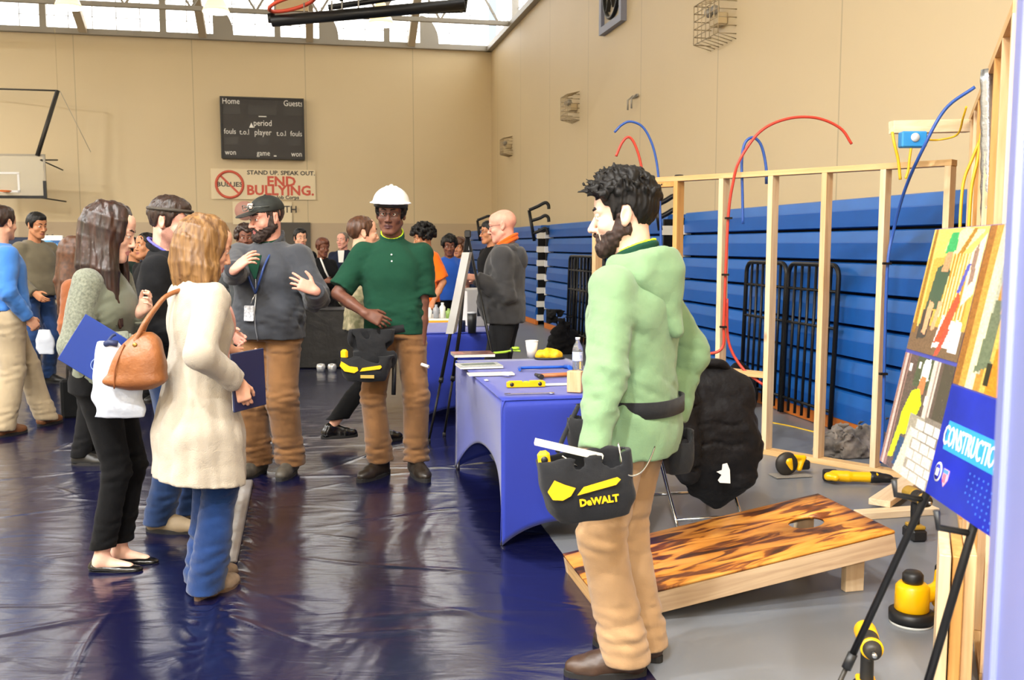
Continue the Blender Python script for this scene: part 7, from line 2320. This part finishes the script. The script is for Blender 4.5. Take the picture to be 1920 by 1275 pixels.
M_jean = cloth('dark_denim', '#1c3560', vary=.3); M_blk = cloth('black_plain', '#121214', vary=.15); M_khaki = cloth('stone_chino', '#a8987d', vary=.08)
brown = mat('brown_shoe', '#6d4426', .5, vary=.2, vscale=16)
# 7 blue shirt, left edge
P = quick(6, 7.6, rad(130), 1.79, 'man in a bright blue shirt and stone trousers at the left edge, back turned', 'light', cloth('sky_blue_cotton', '#3f78c4', vary=.07), M_khaki, dict(grow=.010, top=.004), M_hairb,
          feet=((.16, -.28), (-.13, .10)), fdir=((.75, -1), (.5, -1)), handR=dict(w=(-.22, -.10, .93), pole=(-.6, .8, 0), curl=(40, 45, 45, 45)), handL=dict(w=(.28, -.12, .95)), lean=(0, .02), sh_m=brown, fine=.005,
          topk=dict(t=.022, r_up=.074, r_el=.062, r_wr=.048, belly=.02, hem=.97), trk=dict(t=.012, r_hip=.104, r_kn=.086, r_cuff=.084, waist=1.03, wr=.007), yaw=rad(35), pitch=rad(4))
belt_ring(P.root, .985, .178, .142, 0, .0, .038, .005, m=mat('belt_brown', '#3b2418', .4), name='belt')
MB().box((-.12, .148, .955), (.075, .022, .045), bev=.004).build('phone_case', M_blackp, P.root)
# 8 olive jacket
quick(62, 10.3, rad(62), 1.83, 'man with tied back black hair in an olive grey jacket near the poster stand', 'tan', cloth('olive_wool', '#67604f', vary=.1), M_jean, dict(grow=.012, top=.004), M_hairk,
      handR=dict(w=(-.20, -.25, 1.0)), handL=dict(w=(.18, -.27, 1.02)), topk=dict(t=.03, hem=.92, r_up=.078, r_el=.066, r_wr=.05, belly=.03), pitch=rad(10), hunch=.02)
p = A(84, 640, 9.95); wbg_ = empty('paper_bag', p, .3, 'white bag hanging by the man in the olive jacket', 'bag')
S = Solid((-.12, -.06, -.16), (.12, .06, .22), .008); S.loft([(-.13, 0, 0, .07, .03), (0, 0, 0, .085, .035), (.12, 0, 0, .05, .02)], .01, 3); S.rough(.006, 34, 3); S.build('sack', mat('bag_white', '#dfe6f2', .7), wbg_)
MB().tube([(-.03, 0, .11), (0, 0, .19), (.03, 0, .11)], .005, 6).build('handle', mat('bag_navy', '#1d2a52', .6), wbg_)
# 9 bald man in the charcoal hooded jacket
lc9, r9 = A(948, 430, 7.85), rad(-98)
P = quick(948, 7.85, r9, 1.775, 'bald older man with glasses in a charcoal hooded jacket beside the farther blue table', 'pink', cloth('charcoal_fleece', '#3a3a3c', vary=.08), cloth('charcoal_trouser', '#222326', vary=.1), None, M_grey_h, fine=.0045, coarse=.010, hand_fine=.005,
      handL=dict(w=local(lc9, r9, A(893, 521, 7.6)), d=ldir(r9, (-1, -.1, .1)), n=ldir(r9, (.1, .5, -.8)), pole=ldir(r9, (.5, 0, -1)), curl=(25, 30, 34, 36)),
      handR=dict(w=local(lc9, r9, A(900, 527, 8.0)), d=ldir(r9, (-1, -.2, .0)), n=ldir(r9, (.1, -.5, -.8)), pole=ldir(r9, (.4, .3, -1))), head_s=1.08, sh_w=.18, feet=((.10, 0), (-.10, .03)),
      topk=dict(t=.036, hem=.86, belly=.07, r_up=.086, r_el=.074, r_wr=.052, wr=.009), trk=dict(t=.018, r_hip=.105, r_kn=.082, r_cuff=.078), pitch=rad(10))
P.collar(cloth('orange_knit', '#e0641c'), r=.014, rx=.074, ry=.078, up=.006, tilt=.045, flat=2.2); glasses(P.head, P.root, M_steel_d)
hair_short(P.head, P.root, M_grey_h, grow=.003, h=.006, line=((-.13, -.06, -.03, -.01, .01, .03, .07, .14), (.2, .2, .2, .03, .03, .03, -.03, -.05)), name='hair_fringe') if False else None
S = Solid(P.neck - .28, P.neck + .25, .009); S.egg(P.neck + np.array((0, .115, -.105)), (.12, .055, .10), k=.02); S.cone(P.neck + np.array((-.09, .05, -.03)), P.neck + np.array((.09, .05, -.03)), .038, .038, .03); S.rough(.005, 30, 2); S.build('hood', cloth('charcoal_fleece', '#3a3a3c'), P.root)
# 10 behind him
P = quick(922, 11.0, rad(-62), 1.755, 'dark haired person with glasses in black standing just behind the bald man', 'tan', M_blk, M_blk, dict(grow=.014, top=.006), M_hairk, yaw=rad(-8)); glasses(P.head, P.root, M_black)
# 11 orange shirt with the afro
l11, r11 = A(797, 430, 11.0), rad(-52)
quick(797, 11.0, r11, 1.70, 'young man with a round afro in a bright orange T-shirt at the far trade table', 'tan', cloth('bright_orange_cotton', '#ee6d12', vary=.06), M_blk, dict(grow=.020, curly=.052, rough=.007, rscale=300), M_hairk, sleeve='short',
      handL=dict(w=local(l11, r11, A(812, 566, 10.8)), d=ldir(r11, (-.2, -.8, -.5)), n=(0, 0, -1)), topk=dict(t=.022, r_up=.08), pitch=rad(16), yaw=rad(-20))
# 12, 13
quick(842, 12.2, rad(8), 1.60, 'dark haired person in a royal blue shirt beyond the grey poster board', 'brown', cloth('royal_blue_shirt', '#1f4ea8', vary=.06), M_blk, dict(grow=.022, top=.006, curly=.012), M_hairk, sleeve='short', pitch=rad(10))
quick(861, 13.3, rad(-20), 1.56, 'person with bushy brown hair farthest back beyond the grey poster board', 'tan', cloth('navy_knit', '#1c2740'), M_blk, dict(grow=.03, curly=.03), mat('hair_auburn', '#4a2a14', .5, vary=.4, vscale=40))
# 14 suit
P = quick(643, 14.6, rad(-4), 1.68, 'grey haired man in a navy suit far back between the two men', 'pink', cloth('navy_suiting', '#1b2236', vary=.08), M_blk, dict(grow=.006), mat('hair_salt_pepper', '#6b5f55', .6, vary=.3, vscale=60), yaw=rad(-18), topk=dict(t=.026, hem=.82))
MB().prism([(-.035, 0), (.035, 0), (.05, .18), (-.05, .18)], 0, .006, Matrix.Translation((0, -.152, 1.24)) @ Matrix.Rotation(PI / 2 - .1, 4, 'X')).build('shirt_front', M_white, P.root)
# 15 woman in black holding papers
P = quick(603, 13.0, rad(38), 1.57, 'woman with short reddish hair in black, holding white papers', 'brown', M_blk, M_blk, dict(grow=.018, top=.006), mat('hair_reddish', '#5a2d18', .5, vary=.4, vscale=40), fem=True, handR=dict(w=(-.10, -.26, 1.02)), handL=dict(w=(.08, -.28, 1.03)), pitch=rad(8), topk=dict(hem=.80, t=.02))
p = A(604, 588, 12.6); wp_ = MB().box((0, 0, 0), (.14, .02, .27), bev=.004).build('paper_bundle', M_white, None, p, (.1, 0, .2)); tag(wp_, 'white bundle of papers held by the woman in black', 'papers')
MB().tube([(-.09, -.125, 1.33), (-.03, -.15, 1.15), (.02, -.155, 1.05)], .012, 6).build('white_scarf', M_white, P.root)
# 16 woman walking behind the hard hatted man, patterned shirt, black trousers
l16, r16 = A(676, 430, 7.15), rad(112)
P = quick(676, 7.15, r16, 1.70, 'woman in a patterned olive shirt and black trousers behind the hard hatted man', 'light', mat('cloth_camouflage', '#a79b7c', .9, vary=.3, vscale=16, color2='#5c5a3c', bump=.3, bscale=300), M_blk, dict(grow=.010), M_hairm, fem=True,
      feet=((.055, -.12), (-.06, .26)), fdir=((0, -1), (0, -1)), ankle_z=(0, .075), feet_bare=True, trk=dict(r_hip=.09, r_kn=.066, r_cuff=.064, cuff_z=.15), sh_m=mat('black_patent', '#0c0b0b', .22), topk=dict(t=.022, hem=.90), fine=.006,
      handR=dict(w=(-.20, -.12, .98)), handL=dict(w=(.2, -.15, .98)))
# 17 dark clothes behind the bearded man's shoulder
quick(562, 13.2, rad(30), 1.705, 'dark haired person in dark clothes behind the bearded man\'s shoulder', 'light', M_blk, M_blk, dict(grow=.012, top=.006), M_hairk)
# 18 auburn woman behind the brunette
quick(140, 6.55, rad(100), 1.53, 'woman with long auburn hair and a rust top, mostly hidden behind the brunette', 'light', cloth('rust_knit', '#8a5232'), M_blk, None, mat('hair_auburn', '#5e3216', .45, vary=.5, vscale=40, stretch=(1, 1, .15), color2='#8a5426'), fem=True, long_to=1.02, pitch=rad(6))
# 19, 20, 21 faces glimpsed between the visitors
quick(276, 9.2, rad(-38), 1.60, 'smiling person in black glimpsed between the brunette and the man in black', 'tan', M_blk, M_blk, dict(grow=.012), M_hairk, fem=True)
quick(250, 10.6, rad(70), 1.56, 'dark haired person in dark green farthest back behind the brunette\'s face', 'tan', cloth('dark_green_coat', '#1c2a26'), M_blk, dict(grow=.015), M_hairk)
quick(459, 9.8, rad(20), 1.68, 'dark curly haired person in grey behind the bearded man\'s raised hand', 'brown', cloth('grey_knit', '#4b4f52'), M_blk, dict(grow=.014, curly=.018), M_hairb)
